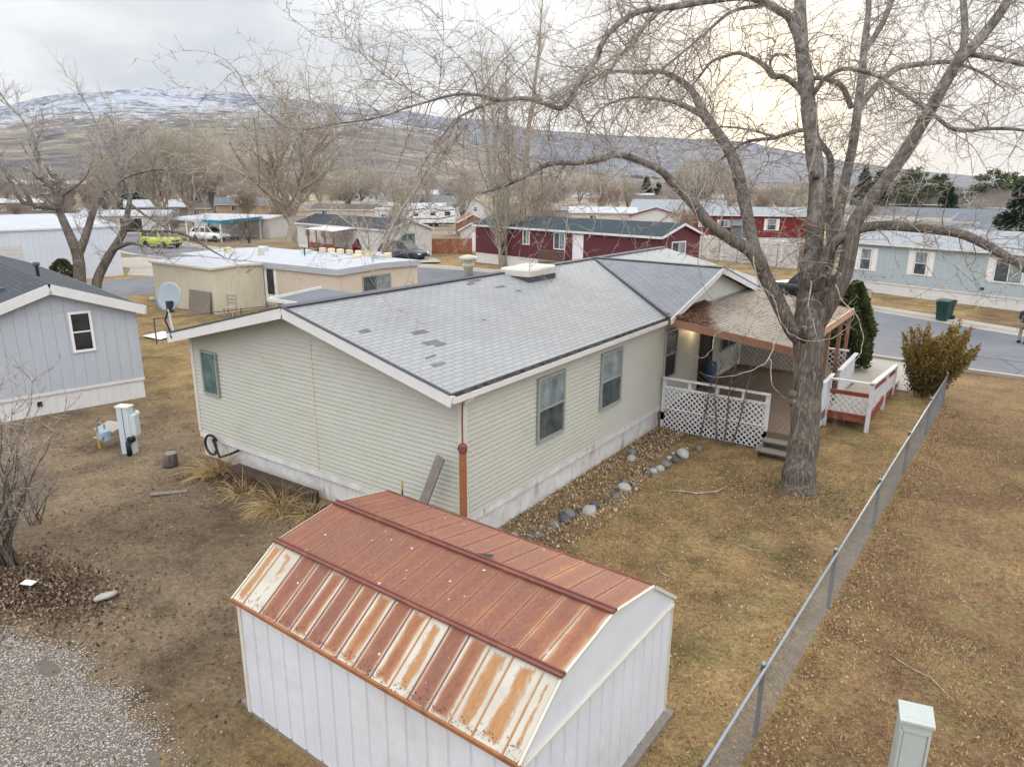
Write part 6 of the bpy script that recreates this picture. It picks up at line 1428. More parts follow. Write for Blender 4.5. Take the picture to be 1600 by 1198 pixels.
# white panel wall with chain link fence and cedar panel
t=thing('panel_fence','tall off white panel fence between the burgundy and pale blue homes','fence',(-17.8,57.6,0),-.377)
b=MB()
for i in range(7): b.box(i*1.6,i*1.6+1.57,0,.05,.0,2.15)
b.build('panel',M['whitewall'],t)
for i in range(8): b=MB(); b.box(i*1.6-.06,i*1.6+.04,-.04,.09,0,2.22); b.build('post',M['winwhite'],t)
chain_fence('chain_link_fence','tall chain link fence standing before the off white panel fence',(-16.5,55.6),(-6.9,51.8),1.95,6,.25,.004)
t=thing('board_fence','orange brown cedar board panel right of the off white panel fence','fence',(-7.3,53.6,0),-.377)
b=MB()
for i in range(13): b.box(i*.15,i*.15+.14,0,.03,.05,1.85+.03*(i%3))
b.build('board',M['wood'],t); b=MB(); b.box(0,2,.03,.08,.4,.5); b.box(0,2,.03,.08,1.4,1.5); b.build('rail',M['wood'],t)
t=thing('board_fence','reddish cedar board fence behind the parked blue grey car','fence',(-40.9,42.2,0),.78)
b=MB()
for i in range(42): b.box(i*.15,i*.15+.14,0,.03,.05,1.5+.03*(i%2))
b.build('board',M['wood'],t)
for i in range(4): b=MB(); b.box(i*2.05,i*2.05+.1,-.06,.02,0,1.58); b.build('post',M['wood'],t)
H('garden_shed','small pale gabled shed beside the left end of the burgundy home','shed',(-39.2,48.2),(-36.6,48.9),3.2,2.2,2.9,'whitewall','darkroof',0,'y',.15,.3,doors=[('f',1.3,.05,.9,1.85,'winwhite')])
t=thing('barbecue','black kettle barbecue in front of the cedar fence','barbecue',(-39.3,46.3,0),.5)
b=MB(); b.lathe([(.05,.6),(.26,.68),(.32,.8),(.3,.9),(.18,1.02),(.03,1.06)],14); b.build('bowl',M['darkmetal'],t,True)
for i in (-1,0,1): b=MB(); b.tube([(i*.12,abs(i)*.1,.7),(i*.26,abs(i)*.25-.12,0)],.02,5); b.build('leg',M['darkmetal'],t)
b=MB(); b.box(.3,.75,-.18,.18,.76,.8); b.build('side_shelf',M['oldwood'],t)
# carport with the teal edge and its home
t=thing('carport','white roofed carport with a teal fascia at the far left','carport',(-75.2,37.9,0),.29)
b=MB(); roofslab(b,(0,0,2.65),(7.6,0,2.35),(7.6,7.5,2.55),(0,7.5,2.85),.1); b.build('roof',M['snow'],t)
b=MB(); b.beam((7.62,0,2.28),(7.62,7.5,2.48),.06,.34); b.beam((5.0,-.03,2.36),(7.62,-.03,2.27),.06,.34); b.build('fascia',paint('teal_fascia',alb(36,130,156,1.0),.5,.08,3),t)
b=MB(); b.beam((0,-.03,2.56),(5,-.03,2.37),.06,.26); b.build('edge_beam',M['utilblue'],t)
for x,y in ((.1,.1),(2.6,.1),(5.2,.1),(7.4,.1),(7.4,7.2)): b=MB(); b.box(x-.06,x+.06,y-.06,y+.06,0,2.4); b.build('post',M['winwhite'],t)
H('mobile_home','white walled home under the teal edged carport','mobile home',(-80.5,44.5),(-69.5,47.8),5,2.4,2.7,'whitewall','snow',.4,'x',.15,.4,wins=[('f',2,1.0,1.0,1.0,'slider'),('f',7.8,1.0,.8,1.0,'double')])
far=[('white home with a dark carport bay behind the left twin trunk tree',(-92.5,36),(-86,44),6,2.5,3.0,'whitewall','snow',[('f',1.5,.9,1.2,1.2,'slider','winwhite','glass_dark'),('f',4.5,.2,2.8,1.9,'single','winwhite','glass_dark')]),
('grey brown valley house with a white square window',(-108,50),(-103.5,58),7,3.0,3.9,'tanroof','snow',[('f',6.2,1.2,1.3,1.4,'double')]),
('ochre valley house with low brown roof',(-114,61),(-110.5,66.5),7,2.4,3.2,'orange','brownroof',[('f',1.2,1,1.2,1.0,'slider'),('f',3.4,1,1.0,1.0,'slider')]),
('long blue grey roofed valley home with an ochre end',(-128,75),(-119.5,84.5),7,2.6,3.8,'orange','midroof',[('f',2,1.2,1.2,1,'slider'),('f',6,1.2,1.2,1,'slider')]),
('long low white roofed building at the far left',(-163,48),(-157,64),9,2.6,3.2,'tanroof','snow',[('f',4,1,1.4,1,'slider'),('f',10,1,1.4,1,'slider')]),
('small tan house at the left edge below the white roof line',(-138,30),(-134,37),7,2.6,3.4,'orange','brownroof',[('f',1.5,1.0,1.0,1.1,'double')]),
('long pale valley home with many windows behind the dark roofed white home',(-105,90),(-96.5,99.5),6,2.6,3.3,'whitewall','tanroof',[('f',1.5+2.6*i,1.1,1.0,1.1,'slider') for i in range(4)]),
('low reddish roofed home between dark roof and pale long home',(-98,78),(-88,84),6,2.3,3.1,'pinktan','brownroof',[('f',2,1,1,1,'slider')]),
('long dark blue roofed home right of the travel trailer',(-127,124),(-113,138),9,2.3,3.9,'whitewall','midroof',[('f',3,1,1.2,1,'slider'),('f',9,1,1.2,1,'slider')]),
('flat white roofed home right behind the travel trailer',(-91,91),(-83.5,98),6,2.8,3.2,'pinktan','snow',[('f',2,1.2,1.2,1,'slider'),('f',6,1.2,1.2,1,'slider')]),
('yellow valley house with dark roof left of the grey gable',(-69,143),(-57,148),9,3.2,4.7,'cream','brownroof',[('f',2.5,1.3,1.4,1.1,'slider'),('f',8,1.3,1.4,1.1,'slider')]),
('grey roofed house with a round gable vent left of the red home',(-47,104),(-33,110),9,2.6,4.4,'whitewall','greyroof',[('f',9,1,1.2,1.2,'slider')]),
('brown roofed long building behind the dark spruces at right',(-17,138),(-1.5,141),11,4.0,6.7,'tanroof','brownroof',[('f',3,1.5,1.4,1.2,'slider'),('f',8,1.5,1.4,1.2,'slider')]),
('brown roofed long building at the right edge',(0,134),(20,130),11,3.8,6.6,'tanroof','brownroof',[('f',3,1.5,1.4,1.2,'slider')]),
('long flat dark roofed home behind the pale blue home, farther one',(-13,96),(12,88),7,3.2,4.2,'cream','midroof',[('f',4,1.2,1.2,1.1,'slider')]),
('long flat tan roofed home directly behind the pale blue home',(-10,74),(3,70),9,3.0,3.7,'cream','tanroof',[('f',4,1.2,1.2,1.1,'slider')]),
('cream house with ochre eaves behind the pale blue home',(1.6,72.5),(8,70.5),6,3.1,4.2,'cream','midroof',[('f',2,1.3,1.0,1.0,'slider')]),
('grey roofed home between cream house and pale blue home',(-3.5,61.5),(11,56.5),6,3.1,3.75,'whitewall','midroof',[('f',3,1.3,1.0,1.0,'slider')]),
('large flat white roofed building far away at the left edge',(-392,128),(-372,168),30,6,7.5,'tanroof','snow',[('f',8,2,4,2,'slider')]),
('white roofed low building far beyond the burgundy roof',(-72,152),(-66,156),8,4,5,'whitewall','snow',[('f',2,1.3,1.4,1,'slider')]),
('pale low home just over the middle of the burgundy roof',(-52,92),(-43,97),6,2.6,3.3,'pinktan','snow',[('f',3,1.1,1.2,1,'slider')]),
('green grey low home over the left part of the burgundy roof',(-63,98),(-54,104),6,2.7,3.5,'utility','tanroof',[('f',3,1.1,1.2,1,'slider')])]
for lb,p0,p1,D,wh,rh,wm,rm,wi in far:
    H('house' if 'house' in lb or 'building' in lb else 'mobile_home',lb,'house',p0,p1,D,wh,rh,wm,rm,.3,'x',.3,.5,wins=wi,sk='whitewall')
H('house','white gabled house with a small dark window left of the poplar','house',(-75,91),(-70.2,95.4),12,2.6,4.6,'whitewall','darkroof',.2,'y',.3,.5,wins=[('f',1.4,.9,.7,.9,'double'),('f',3.2,2.1,.7,.9,'double')])
H('garage','dull brick gabled garage left of the poplar','garage',(-52.6,64.4),(-49.9,67.0),5,2.0,3.0,'brick','brick',0,'y',.15,.4,wins=[('f',2.2,1.0,.9,.8,'single','winwhite','glass_teal')])
H('house','off white gable with dark red rake trim over the burgundy roof','house',(-43.5,96.5),(-36.5,99.6),6,2.3,3.4,'whitewall','greyroof',.2,'y',.3,.5,trim='carred')
# row of unresolved small roofs farther out: each still its own house
rr=random.Random(88); k=0
spots=[(560,300,'at the foot of the hills above the dark roofed white home'),(640,330,'at the hill foot right of the brown slope'),(760,280,'far out above the brick garage'),(830,250,'far out above the burgundy roof ridge'),(890,280,'far out over the middle of the burgundy roof'),(450,320,'far out behind the cottonwood crown'),(330,300,'far out behind the ochre house'),(200,300,'far out at the left, over the twin trunk tree'),(120,340,'far out near the left white roofs'),(1230,240,'far out behind the big tree trunk'),(1110,300,'far out behind the willow')]
for px_,D,wh in spots:
    a=-.6097+math.atan((px_-800)/1111.3); x=7.49+math.sin(a)*D; y=-9.22+math.cos(a)*D; rz=-a+rr.uniform(-.5,.5); L_=rr.uniform(10,18)
    H('house',['pale','white roofed','tan'][k%3]+' house '+wh,'house',(x,y),(x+L_*math.cos(rz),y+L_*math.sin(rz)),8,2.8,rr.uniform(3.6,4.8),['whitewall','pinktan','cream'][k%3],['tanroof','snow','brownroof'][k%3],.2,'x',.3,1.0,wins=[('f',2,1.1,1.4,1.1,'slider'),('f',6,1.1,1.4,1.1,'slider')],sk='whitewall'); k+=1

# ------------------------------------------------------------------ vehicles
def wheel(parent,x,y,r,w,side):
    b=MB(); b.lathe([(r*.62,-w/2),(r*.93,-w/2),(r,-w*.3),(r,w*.3),(r*.93,w/2),(r*.62,w/2)],20,(x,y,r),'y'); wh=b.build('wheel',M['rubber'],parent,True)
    b=MB(); b.lathe([(.02,-w*.36),(r*.66,-w*.42),(r*.66,w*.42),(.02,w*.36)],12,(x,y,r),'y'); 
    b.build('rim',M['carsilver'],wh)
def car(name,label,cat,loc,rz,kind,pm,group=None):
    """forward = +x; body lofted from stations, glasshouse lofted on top"""
    t=thing(name,label,cat,loc,rz,group)
    S={'suv':dict(L=4.55,W=1.84,st=[(-2.27,.42,.86,.78),(-2.2,.3,1.0,.9),(-1.2,.26,1.04,.92),(.3,.26,1.02,.92),(1.0,.26,1.0,.91),(1.85,.28,.92,.87),(2.2,.34,.78,.76),(2.28,.4,.62,.66)],cab=[(-2.15,1.0),(-1.85,1.5),(-1.2,1.66),(0.0,1.66),(.45,1.56),(1.15,1.0)],wb=(-1.38,1.36),r=.36),
       'jeep':dict(L=4.2,W=1.8,st=[(-2.1,.4,1.05,.84),(-2.05,.34,1.1,.88),(-1,.3,1.12,.9),(.3,.3,1.12,.9),(.9,.3,1.1,.9),(1.8,.34,1.06,.88),(2.0,.4,.98,.84),(2.08,.45,.7,.8)],cab=[(-2.05,1.1),(-1.95,1.6),(-1.75,1.72),(.0,1.72),(.3,1.66),(.78,1.12)],wb=(-1.25,1.28),r=.38),
       'pickup':dict(L=5.7,W=1.95,st=[(-2.85,.5,1.0,.9),(-2.8,.45,1.08,.94),(-.6,.38,1.1,.96),(.4,.36,1.1,.96),(1.2,.36,1.1,.95),(2.4,.4,1.04,.92),(2.75,.45,.92,.86),(2.85,.5,.7,.78)],cab=[(-1.0,1.08),(-.85,1.7),(-.6,1.86),(.55,1.86),(.75,1.8),(1.45,1.1)],wb=(-1.75,1.75),r=.41)}[kind]
    b=MB(); st=S['st']; rings=[]
    for x,zb,zt,hw in st:
        rings.append([(x,-hw*.9,zb),(x,-hw,zb+.12),(x,-hw*1.0,zb+(zt-zb)*.62),(x,-hw*.93,zt-.03),(x,-hw*.8,zt),(x,hw*.8,zt),(x,hw*.93,zt-.03),(x,hw,zb+(zt-zb)*.62),(x,hw,zb+.12),(x,hw*.9,zb)])
    n=len(rings[0]); pts=[p for r_ in rings for p in r_]; fs=[]
    for k in range(len(rings)-1):
        for i in range(n): fs.append((k*n+i,(k+1)*n+i,(k+1)*n+(i+1)%n,k*n+(i+1)%n))
    fs+= [tuple(range(n)),tuple(reversed(range((len(rings)-1)*n,len(rings)*n)))]
    b.mesh(pts,fs); bd=b.build('body',M[pm],t,True)
    hw=S['W']/2; cab=S['cab']; ztop=max(z for x,z in cab); z0=cab[0][1]; f=lambda z:hw*(.92-.2*(z-z0)/(ztop-z0))
    b=MB(); pts=[(x,-f(z),z) for x,z in cab]+[(x,f(z),z) for x,z in cab]; m=len(cab); fs=[tuple(range(m)),tuple(reversed(range(m,2*m)))]
    for i in range(m-1): fs.append((i,m+i,m+i+1,i+1))
    fs.append((m-1,2*m-1,m,0)); b.mesh(pts,fs); b.build('cabin',M[pm],t)
    cx=sum(x for x,z in cab)/m; gl=MB()
    zl,zh=z0+.06,ztop-.12
    def xat(z,front):
        seq=cab[::-1] if front else cab
        for (xa,za),(xb,zb) in zip(seq,seq[1:]):
            if za<=z<=zb: return xa+(xb-xa)*(z-za)/(zb-za+1e-9)
        return seq[0][0]
    xr0,xr1,xf0,xf1=xat(zl,0)+.12,xat(zh,0)+.1,xat(zl,1)-.14,xat(zh,1)-.1; mid=[(xr0*.6+xf0*.4),(xr1*.6+xf1*.4)]
    for sg in (-1,1):
        for (a0,a1,c0,c1) in ((xr0,mid[0]-.05,xr1,mid[1]-.05),(mid[0]+.05,xf0,mid[1]+.05,xf1)):
            q=[(a0,sg*(f(zl)+.006),zl),(a1,sg*(f(zl)+.006),zl),(c1,sg*(f(zh)+.006),zh),(c0,sg*(f(zh)+.006),zh)]
            gl.face(q if sg<0 else q[::-1])
    for fr in (0,1):
        xa,xb=xat(zl,fr),xat(zh,fr); o=.012 if fr else -.012
        q=[(xa+o,-f(zl)*.88,zl),(xa+o,f(zl)*.88,zl),(xb+o,f(zh)*.86,zh),(xb+o,-f(zh)*.86,zh)]; gl.face(q if fr else q[::-1])
    gl.build('glass',M['carglass'],t)
    for x in S['wb']:
        for sg in (-1,1): wheel(t,x,sg*(hw-.1),S['r'],.24,sg)
    xe=st[-1][0]; xs=st[0][0]
    for sg in (-1,1):
        b=MB(); z=st[-2][2]-.14; b.box(xe-.14,xe+.0,sg*hw*.68-.16,sg*hw*.68+.16,z-.08,z+.06); b.build('headlight',M['lens'],t)
        b=MB(); z=st[1][2]-.16; b.box(xs-.02,xs+.12,sg*hw*.82-.1,sg*hw*.82+.1,z-.16,z+.12); b.build('tail_light',M['red_lens'],t)
    b=MB(); b.box(xe-.12,xe+.05,-hw*.85,hw*.85,.34,.5); b.box(xs-.06,xs+.1,-hw*.85,hw*.85,.4,.58); b.build('bumper',M['darkmetal'],t)
    b=MB(); z=st[-2][2]-.2; b.box(xe-.08,xe+.02,-hw*.48,hw*.48,z-.12,z+.04); b.build('grille',M['black'],t)
    if kind=='pickup':
        b=MB(); b.box(-2.7,-1.1,-.8,.8,1.085,1.1); b.build('bed',M['black'],t); b=MB(); b.box(-2.875,-2.85,-.85,.85,.62,1.05); b.build('tailgate',M['carsilver'],t)
    return t
car('parked_car','dark blue grey sport utility car parked before the white home','car',(-38.0,38.6,.02),.12,'suv','suv')
car('parked_car','lime yellow boxy off road car parked on the far left street','car',(-66.2,31.8,.02),.2,'jeep','jeep')
car('parked_car','white sport utility car parked under the teal edged carport','car',(-70.5,40.2,.02),.3,'suv','carwhite')
car('pickup_truck','black pickup with a silver tailgate parked behind the big tree trunk','pickup truck',(-1.75,35.15,.02),math.atan2(2.5,-5.6),'pickup','carblack')
car('parked_car','dark red car nose beside the blue grey sport utility car','car',(-43.2,40.4,.0),.2,'suv','carred')
car('parked_car','white van like car far off right behind the big tree fork','car',(-11.8,103,.0),-.2,'suv','carwhite')
# travel trailer
t=thing('travel_trailer','white travel trailer with black swoosh stripes in the middle distance','travel trailer',(-74.8,77.2,0),.785)
b=MB(); prof=[(0,.75),(.35,.62),(8.4,.62),(8.6,.8),(8.6,2.9),(8.3,3.15),(1.4,3.2),(.6,3.0),(.1,2.2)]
b.prism([(x,0,z) for x,z in prof][::-1],(0,2.4,0)); b.build('body',M['carwhite'],t)
for x,z,w_,h_ in ((1.9,1.7,.7,.6),(4.6,1.8,.8,.5),(6.9,1.75,.9,.65)):
    b=MB(); b.bevbox(x,x+w_,-.02,.0,z,z+h_,.004); b.build('window',M['glass_dark'],t)
for pts in ([(.2,-.012,1.05),(3.2,-.012,1.35),(5.6,-.012,1.2),(8.5,-.012,1.75)],[(.3,-.012,2.4),(2.5,-.012,2.75),(4.6,-.012,2.95)],[(5.2,-.012,2.9),(6.8,-.012,2.5),(8.5,-.012,2.75)]):
    b=MB()
    for p,q in zip(pts,pts[1:]): b.beam(p,q,.01,.13)
    b.build('stripe',M['darkmetal'],t)
b=MB(); b.box(.3,8.4,.1,2.3,.4,.63); b.build('chassis',M['black'],t)
for x in (4.6,5.5): wheel(t,x,.12,.36,.2,-1)
H('travel_trailer','plain white trailer standing left of the striped travel trailer','travel trailer',(-79.5,75.8),(-75.6,78.6),3,2.7,2.9,'whitewall','snow',.3,'x',.05,.6,wins=[('f',1,1.4,.8,.6,'slider')])
# wheeled bin
t=thing('wheelie_bin','dark green wheeled rubbish bin at the kerb before the pale blue home','wheelie bin',(4.95,33.0,.02),-.42)
gm=paint('dark_green_plastic',alb(34,62,56,1.0),.5,.12,5); b=MB()
def rg(w_,d_,z): return [(-w_,-d_,z),(w_,-d_,z),(w_,d_,z),(-w_,d_,z)]
pts=rg(.25,.26,.05)+rg(.3,.33,.85)+rg(.33,.36,.87)+rg(.33,.36,.98); fs=[(3,2,1,0),(12,13,14,15)]
for k in (0,4,8):
    for i in range(4): fs.append((k+i,k+(i+1)%4,k+4+(i+1)%4,k+4+i))
b.mesh(pts,fs); b.box(-.12,.12,-.36,-.31,.55,.62); b.build('body',gm,t)
b=MB(); b.prism([(-.35,-.4,.985),(-.35,-.36,1.05),(-.35,.1,1.11),(-.35,.38,1.05),(-.35,.4,.985)],(.7,0,0)); b.build('lid',gm,t)
for sg in (-1,1):
    b=MB(); b.lathe([(.05,-.04),(.14,-.04),(.14,.04),(.05,.04)],14,(sg*.3,.3,.14),'x'); b.build('wheel',M['rubber'],t)
b=MB(); b.tube([(-.25,.42,.95),(-.25,.46,1.0),(.25,.46,1.0),(.25,.42,.95)],.02,6); b.build('handle',gm,t)

# ------------------------------------------------------------------ the person walking at the right edge
def skinned(name,verts,edges,rad,mat,parent,sub=1):
    me=bpy.data.meshes.new(name); me.from_pydata(verts,edges,[]); o=bpy.data.objects.new(name,me); COL.objects.link(o)
    o.modifiers.new('skin','SKIN'); 
    if not me.skin_vertices: me.skin_vertices.new()
    for v,r in zip(me.skin_vertices[0].data,rad): v.radius=(r,r) if not isinstance(r,tuple) else r
    me.skin_vertices[0].data[0].use_root=True
    if sub: s_=o.modifiers.new('sub','SUBSURF'); s_.levels=sub; s_.render_levels=sub
    me.materials.append(mat); o.parent=parent; return o
t=thing('person','person in a dark teal jacket and khaki trousers in the street at right','person',(8.3,28.75,.01),math.radians(75))
skin=paint('skin',alb(196,150,126,1.0),.55,.08,8)
vb=[(0,0,.93),(0,0,1.08),(.02,0,1.25),(.02,0,1.42),(.03,0,1.5),(.04,0,1.56),(.05,0,1.64),(.05,0,1.72),
 (0,.1,.88),(.06,.13,.5),(.02,.14,.09),(.14,.15,.04),(0,-.1,.88),(-.06,-.13,.5),(-.12,-.14,.09),(.0,-.16,.04),
 (.02,.19,1.4),(.0,.24,1.15),(.12,.22,.98),(.2,.16,.97),(.02,-.19,1.4),(.0,-.24,1.15),(.12,-.22,.98),(.2,-.16,.97)]
eb=[(0,1),(1,2),(2,3),(3,4),(4,5),(5,6),(6,7),(0,8),(8,9),(9,10),(10,11),(0,12),(12,13),(13,14),(14,15),(3,16),(16,17),(17,18),(18,19),(3,20),(20,21),(21,22),(22,23)]
rb=[.13,.12,.14,.12,.055,.055,.09,.07,.085,.06,.045,.04,.085,.06,.045,.04,.06,.045,.035,.035,.06,.045,.035,.035]
skinned('body',vb,eb,rb,skin,t)
skinned('jacket',[vb[i] for i in (1,0,2,3,16,17,20,21)]+[(.07,.235,1.03),(.07,-.235,1.03)],[(0,1),(0,2),(2,3),(3,4),(4,5),(3,6),(6,7),(5,8),(7,9)],[.155,.16,.17,.14,.085,.066,.085,.066,.055,.055],paint('dark_teal_jacket',alb(44,62,66,.9),.8,.15,12),t)
skinned('trousers',[vb[i] for i in (0,8,9,12,13)]+[(.025,.14,.14),(-.115,-.14,.14)],[(0,1),(1,2),(0,3),(3,4),(2,5),(4,6)],[.15,.105,.082,.105,.082,.07,.07],paint('khaki_trousers',alb(150,132,112,1.0),.85,.12,12),t)
for sg,(x,y) in ((1,(.03,.14)),(-1,(-.11,-.14))):
    b=MB(); b.bevbox(x-.08,x+.2,y-.055,y+.055,0,.12,.03); b.build('shoe',M['black'],t)
b=MB(); b.lathe([(.02,.1),(.075,.08),(.1,.02),(.1,-.03),(.085,-.05)],14,(.035,0,1.70)); b.build('hair',paint('brown_hair',(.05,.035,.025),.8,.2,20),t,True)
b=MB(); b.tube([(.15,0,1.655),(.175,0,1.635)],[.018,.012],6); b.build('nose',skin,t)
# ------------------------------------------------------------------ ground, streets, kerbs
def struct(o): o['kind']='structure'; return o
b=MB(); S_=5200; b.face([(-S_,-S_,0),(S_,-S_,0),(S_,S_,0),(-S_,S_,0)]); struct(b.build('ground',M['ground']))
far_e=[(60,2),(20,24.2),(8.4,30.6),(4.9,32.4),(1.5,34.1),(-3,35.6),(-9,36.1),(-18,36.0),(-28.2,35.3),(-34.3,34.7),(-45,33.5),(-56,33.2),(-66,34.4),(-80,38.5),(-110,52)]
near_e=[(60,-12),(20,18.5),(8.42,21.9),(6.66,22.0),(0,22.8),(-10,24.4),(-20,25.4),(-28,25.2),(-33,23)]
near_w=[(-43,25.6),(-52,26.3),(-60,26.2),(-72,28.6),(-84,33.5),(-112,45)]
b=MB(); b.face([(x,y,.004) for x,y in far_e[::-1]+near_e+near_w][::-1]); struct(b.build('street',M['asphalt']))
b=MB(); b.face([(x,y,.008) for x,y in [(-33,23.4),(-33.6,18),(-36,11.5),(-38.5,2),(-44.4,2),(-44.2,14.6),(-43.2,18.4),(-43,26)]]); struct(b.build('side_street',M['asphalt']))
b=MB(); b.face([(x,y,.012) for x,y in [(-43,25.5),(-43.2,18.4),(-45.7,17.5),(-50,20),(-60,20),(-58,26)]]); struct(b.build('concrete_apron',M['concrete']))
def kerb(name,line,side,w=.95,h=.11,gut=.38):
    b=MB(); n=len(line); off=[]
    for i in range(n):
        a=Vector((*line[max(0,i-1)],0)); c=Vector((*line[min(n-1,i+1)],0)); d=(c-a).normalized(); off.append(Vector((-d.y,d.x,0))*side)
    P=lambda i,o,z:(line[i][0]+off[i].x*o,line[i][1]+off[i].y*o,z)
    prof=[(-.02,.006),(gut,.016),(gut+.1,h),(w,h+.01),(w,-.02)]
    for i in range(n-1):
        for (o0,z0),(o1,z1) in zip(prof,prof[1:]): b.face([P(i,o0,z0),P(i+1,o0,z0),P(i+1,o1,z1),P(i,o1,z1)][::side])
    return struct(b.build(name,M['concrete']))
kerb('kerb',far_e,-1,1.25); kerb('kerb',near_e[:4]+near_e[4:],1,.75); kerb('kerb',near_w,1)
b=MB(); b.face([(x,y,.02) for x,y in [(2.95,17.0),(5.25,17.0),(5.6,21.4),(2.6,21.7)]]); struct(b.build('driveway',M['concrete']))
b=MB(); b.face([(x,y,.13) for x,y in [(-43.5,35.4),(-34.5,36.2),(-33.2,38.2),(-36,40.6),(-44,41.5)]]); struct(b.build('driveway',M['concrete']))
b=MB(); b.face([(x,y,.010) for x,y in [(60,-1.2),(20,20.4),(8.6,24.5),(6.2,24.65),(6.2,24.5),(8.6,24.34),(20,20.2),(60,-1.5)]]); struct(b.build('street_seam',M['felt']))
# ------------------------------------------------------------------ hills: rings of real terrain, kilometres away
CX,CY=7.49,-9.22
def interp(tab,x):
    for (a,b_),(c,d) in zip(tab,tab[1:]):
        if a<=x<=c: return b_+(d-b_)*(x-a)/(c-a)
    return tab[0][1] if x<tab[0][0] else tab[-1][1]
def hills(name,mat,r0,r1,tab,nr,seed,rough,a0=-85,a1=64,na=300):
    """tab: (azimuth deg from the view axis, elevation tangent of the crest)"""
    rs=np.random.default_rng(seed); ph=rs.uniform(0,6.28,40)
    def fb(x,y):
        v=0;a=1.0;f=1.0
        for o in range(6):
            v=v+a*np.sin(x*f+ph[o]+1.3*np.sin(y*f*.8+ph[o+6]))*np.sin(y*f*1.1+ph[o+12]+1.1*np.sin(x*f*.7+ph[o+18])); a*=.52; f*=1.95
        return v
    az=np.linspace(a0,a1,na); vs=[]
    for k in range(nr):
        t=k/(nr-1); r=r0+(r1-r0)*t
        for a in az:
            A=math.radians(a)-.6097; x,y=math.sin(A)*r,math.cos(A)*r; crest=interp(tab,a)*r1*.95
            z=crest*(t**1.25)*(1+rough*(1-.5*t)*fb(x/420,y/420)*min(1,4*t))+ (6.5 if t==1 else 0)
            z=max(z,-2) if t>0 else -3
            vs.append((CX+x,CY+y,z))
    fs=[(k*na+i,k*na+i+1,(k+1)*na+i+1,(k+1)*na+i) for k in range(nr-1) for i in range(na-1)]
    o=soup(name,M[mat],np.array(vs),np.array(fs),None,None,True); return struct(o)
def T_(lst): return [(math.degrees(math.atan((px_-800)/1111.3)),(291-py)/1111.3*math.cos(math.atan((px_-800)/1111.3))) for px_,py in lst]
near=T_([(-300,215),(-120,196),(0,190),(60,186),(120,172),(180,166),(240,162),(320,168),(400,176),(470,180),(540,190),(600,194),(660,205),(720,222),(780,240),(840,255),(900,266),(960,272),(1100,280),(1250,284),(1400,288),(1700,290)])
farr=T_([(-300,200),(0,184),(130,162),(200,157),(260,154),(330,162),(430,163),(520,172),(580,178),(640,182),(700,187),(760,192),(830,206),(900,211),(960,213),(1030,216),(1100,219),(1160,226),(1200,234),(1300,251),(1400,263),(1460,268),(1520,273),(1560,285),(1620,289),(1900,290)])
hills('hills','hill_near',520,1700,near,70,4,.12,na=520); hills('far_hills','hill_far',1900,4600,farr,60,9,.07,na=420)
hz=MB(); hz.box(-5350,5350,-5350,5350,-4.5,640)
hm_=bpy.data.materials.new('thin_air'); hm_.use_nodes=True; ht=hm_.node_tree; ht.nodes.clear(); pv=ht.nodes.new('ShaderNodeVolumePrincipled'); pv.inputs['Color'].default_value=(.86,.9,.97,1); pv.inputs['Density'].default_value=.00003; pv.inputs['Anisotropy'].default_value=.2
ho=ht.nodes.new('ShaderNodeOutputMaterial'); ht.links.new(pv.outputs[0],ho.inputs['Volume']); hob=hz.build('haze',hm_); hob['kind']='stuff'; hob['label']='thin bluish air over the valley'
# ------------------------------------------------------------------ sky, sun, camera
wd=bpy.data.worlds.new('World'); sc.world=wd; wd.use_nodes=True; nt=wd.node_tree; nt.nodes.clear()
def nn(t,**k):
    x=nt.nodes.new(t)
    for a,b_ in k.items(): setattr(x,a,b_)
    return x
lk=nt.links.new
SUN_AZ,SUN_EL=math.radians(-16.8),math.radians(13)
sd=(math.sin(SUN_AZ)*math.cos(SUN_EL),math.cos(SUN_AZ)*math.cos(SUN_EL),math.sin(SUN_EL))
sky=nn('ShaderNodeTexSky',sky_type='NISHITA'); sky.sun_disc=False; sky.sun_elevation=SUN_EL; sky.sun_rotation=SUN_AZ; sky.air_density=1.2; sky.dust_density=2
tc=nn('ShaderNodeTexCoord'); sep=nn('ShaderNodeSeparateXYZ'); lk(tc.outputs['Generated'],sep.inputs[0])
def ramp(src,st):
    r=nn('ShaderNodeValToRGB'); cr_=r.color_ramp
    while len(cr_.elements)<len(st): cr_.elements.new(.5)
    for e,(p,c) in zip(cr_.elements,st): e.position=p; e.color=(*c,1) if isinstance(c,tuple) else (c,c,c,1)
    lk(src,r.inputs[0]); return r.outputs[0]
def mth(op,a,b_=None,clamp=False):
    x=nn('ShaderNodeMath',operation=op,use_clamp=clamp)
    for i,q in enumerate((a,b_)):
        if q is None: continue
        if isinstance(q,(int,float)): x.inputs[i].default_value=q
        else: lk(q,x.inputs[i])
    return x.outputs[0]
def mix(fac,a,b_,mode='MIX'):
    x=nn('ShaderNodeMix',data_type='RGBA',blend_type=mode)
    if isinstance(fac,(int,float)): x.inputs[0].default_value=fac
    else: lk(fac,x.inputs[0])
    for i,c in ((6,a),(7,b_)):
        if isinstance(c,tuple): x.inputs[i].default_value=(*c,1)
        else: lk(c,x.inputs[i])
    return x.outputs[2]
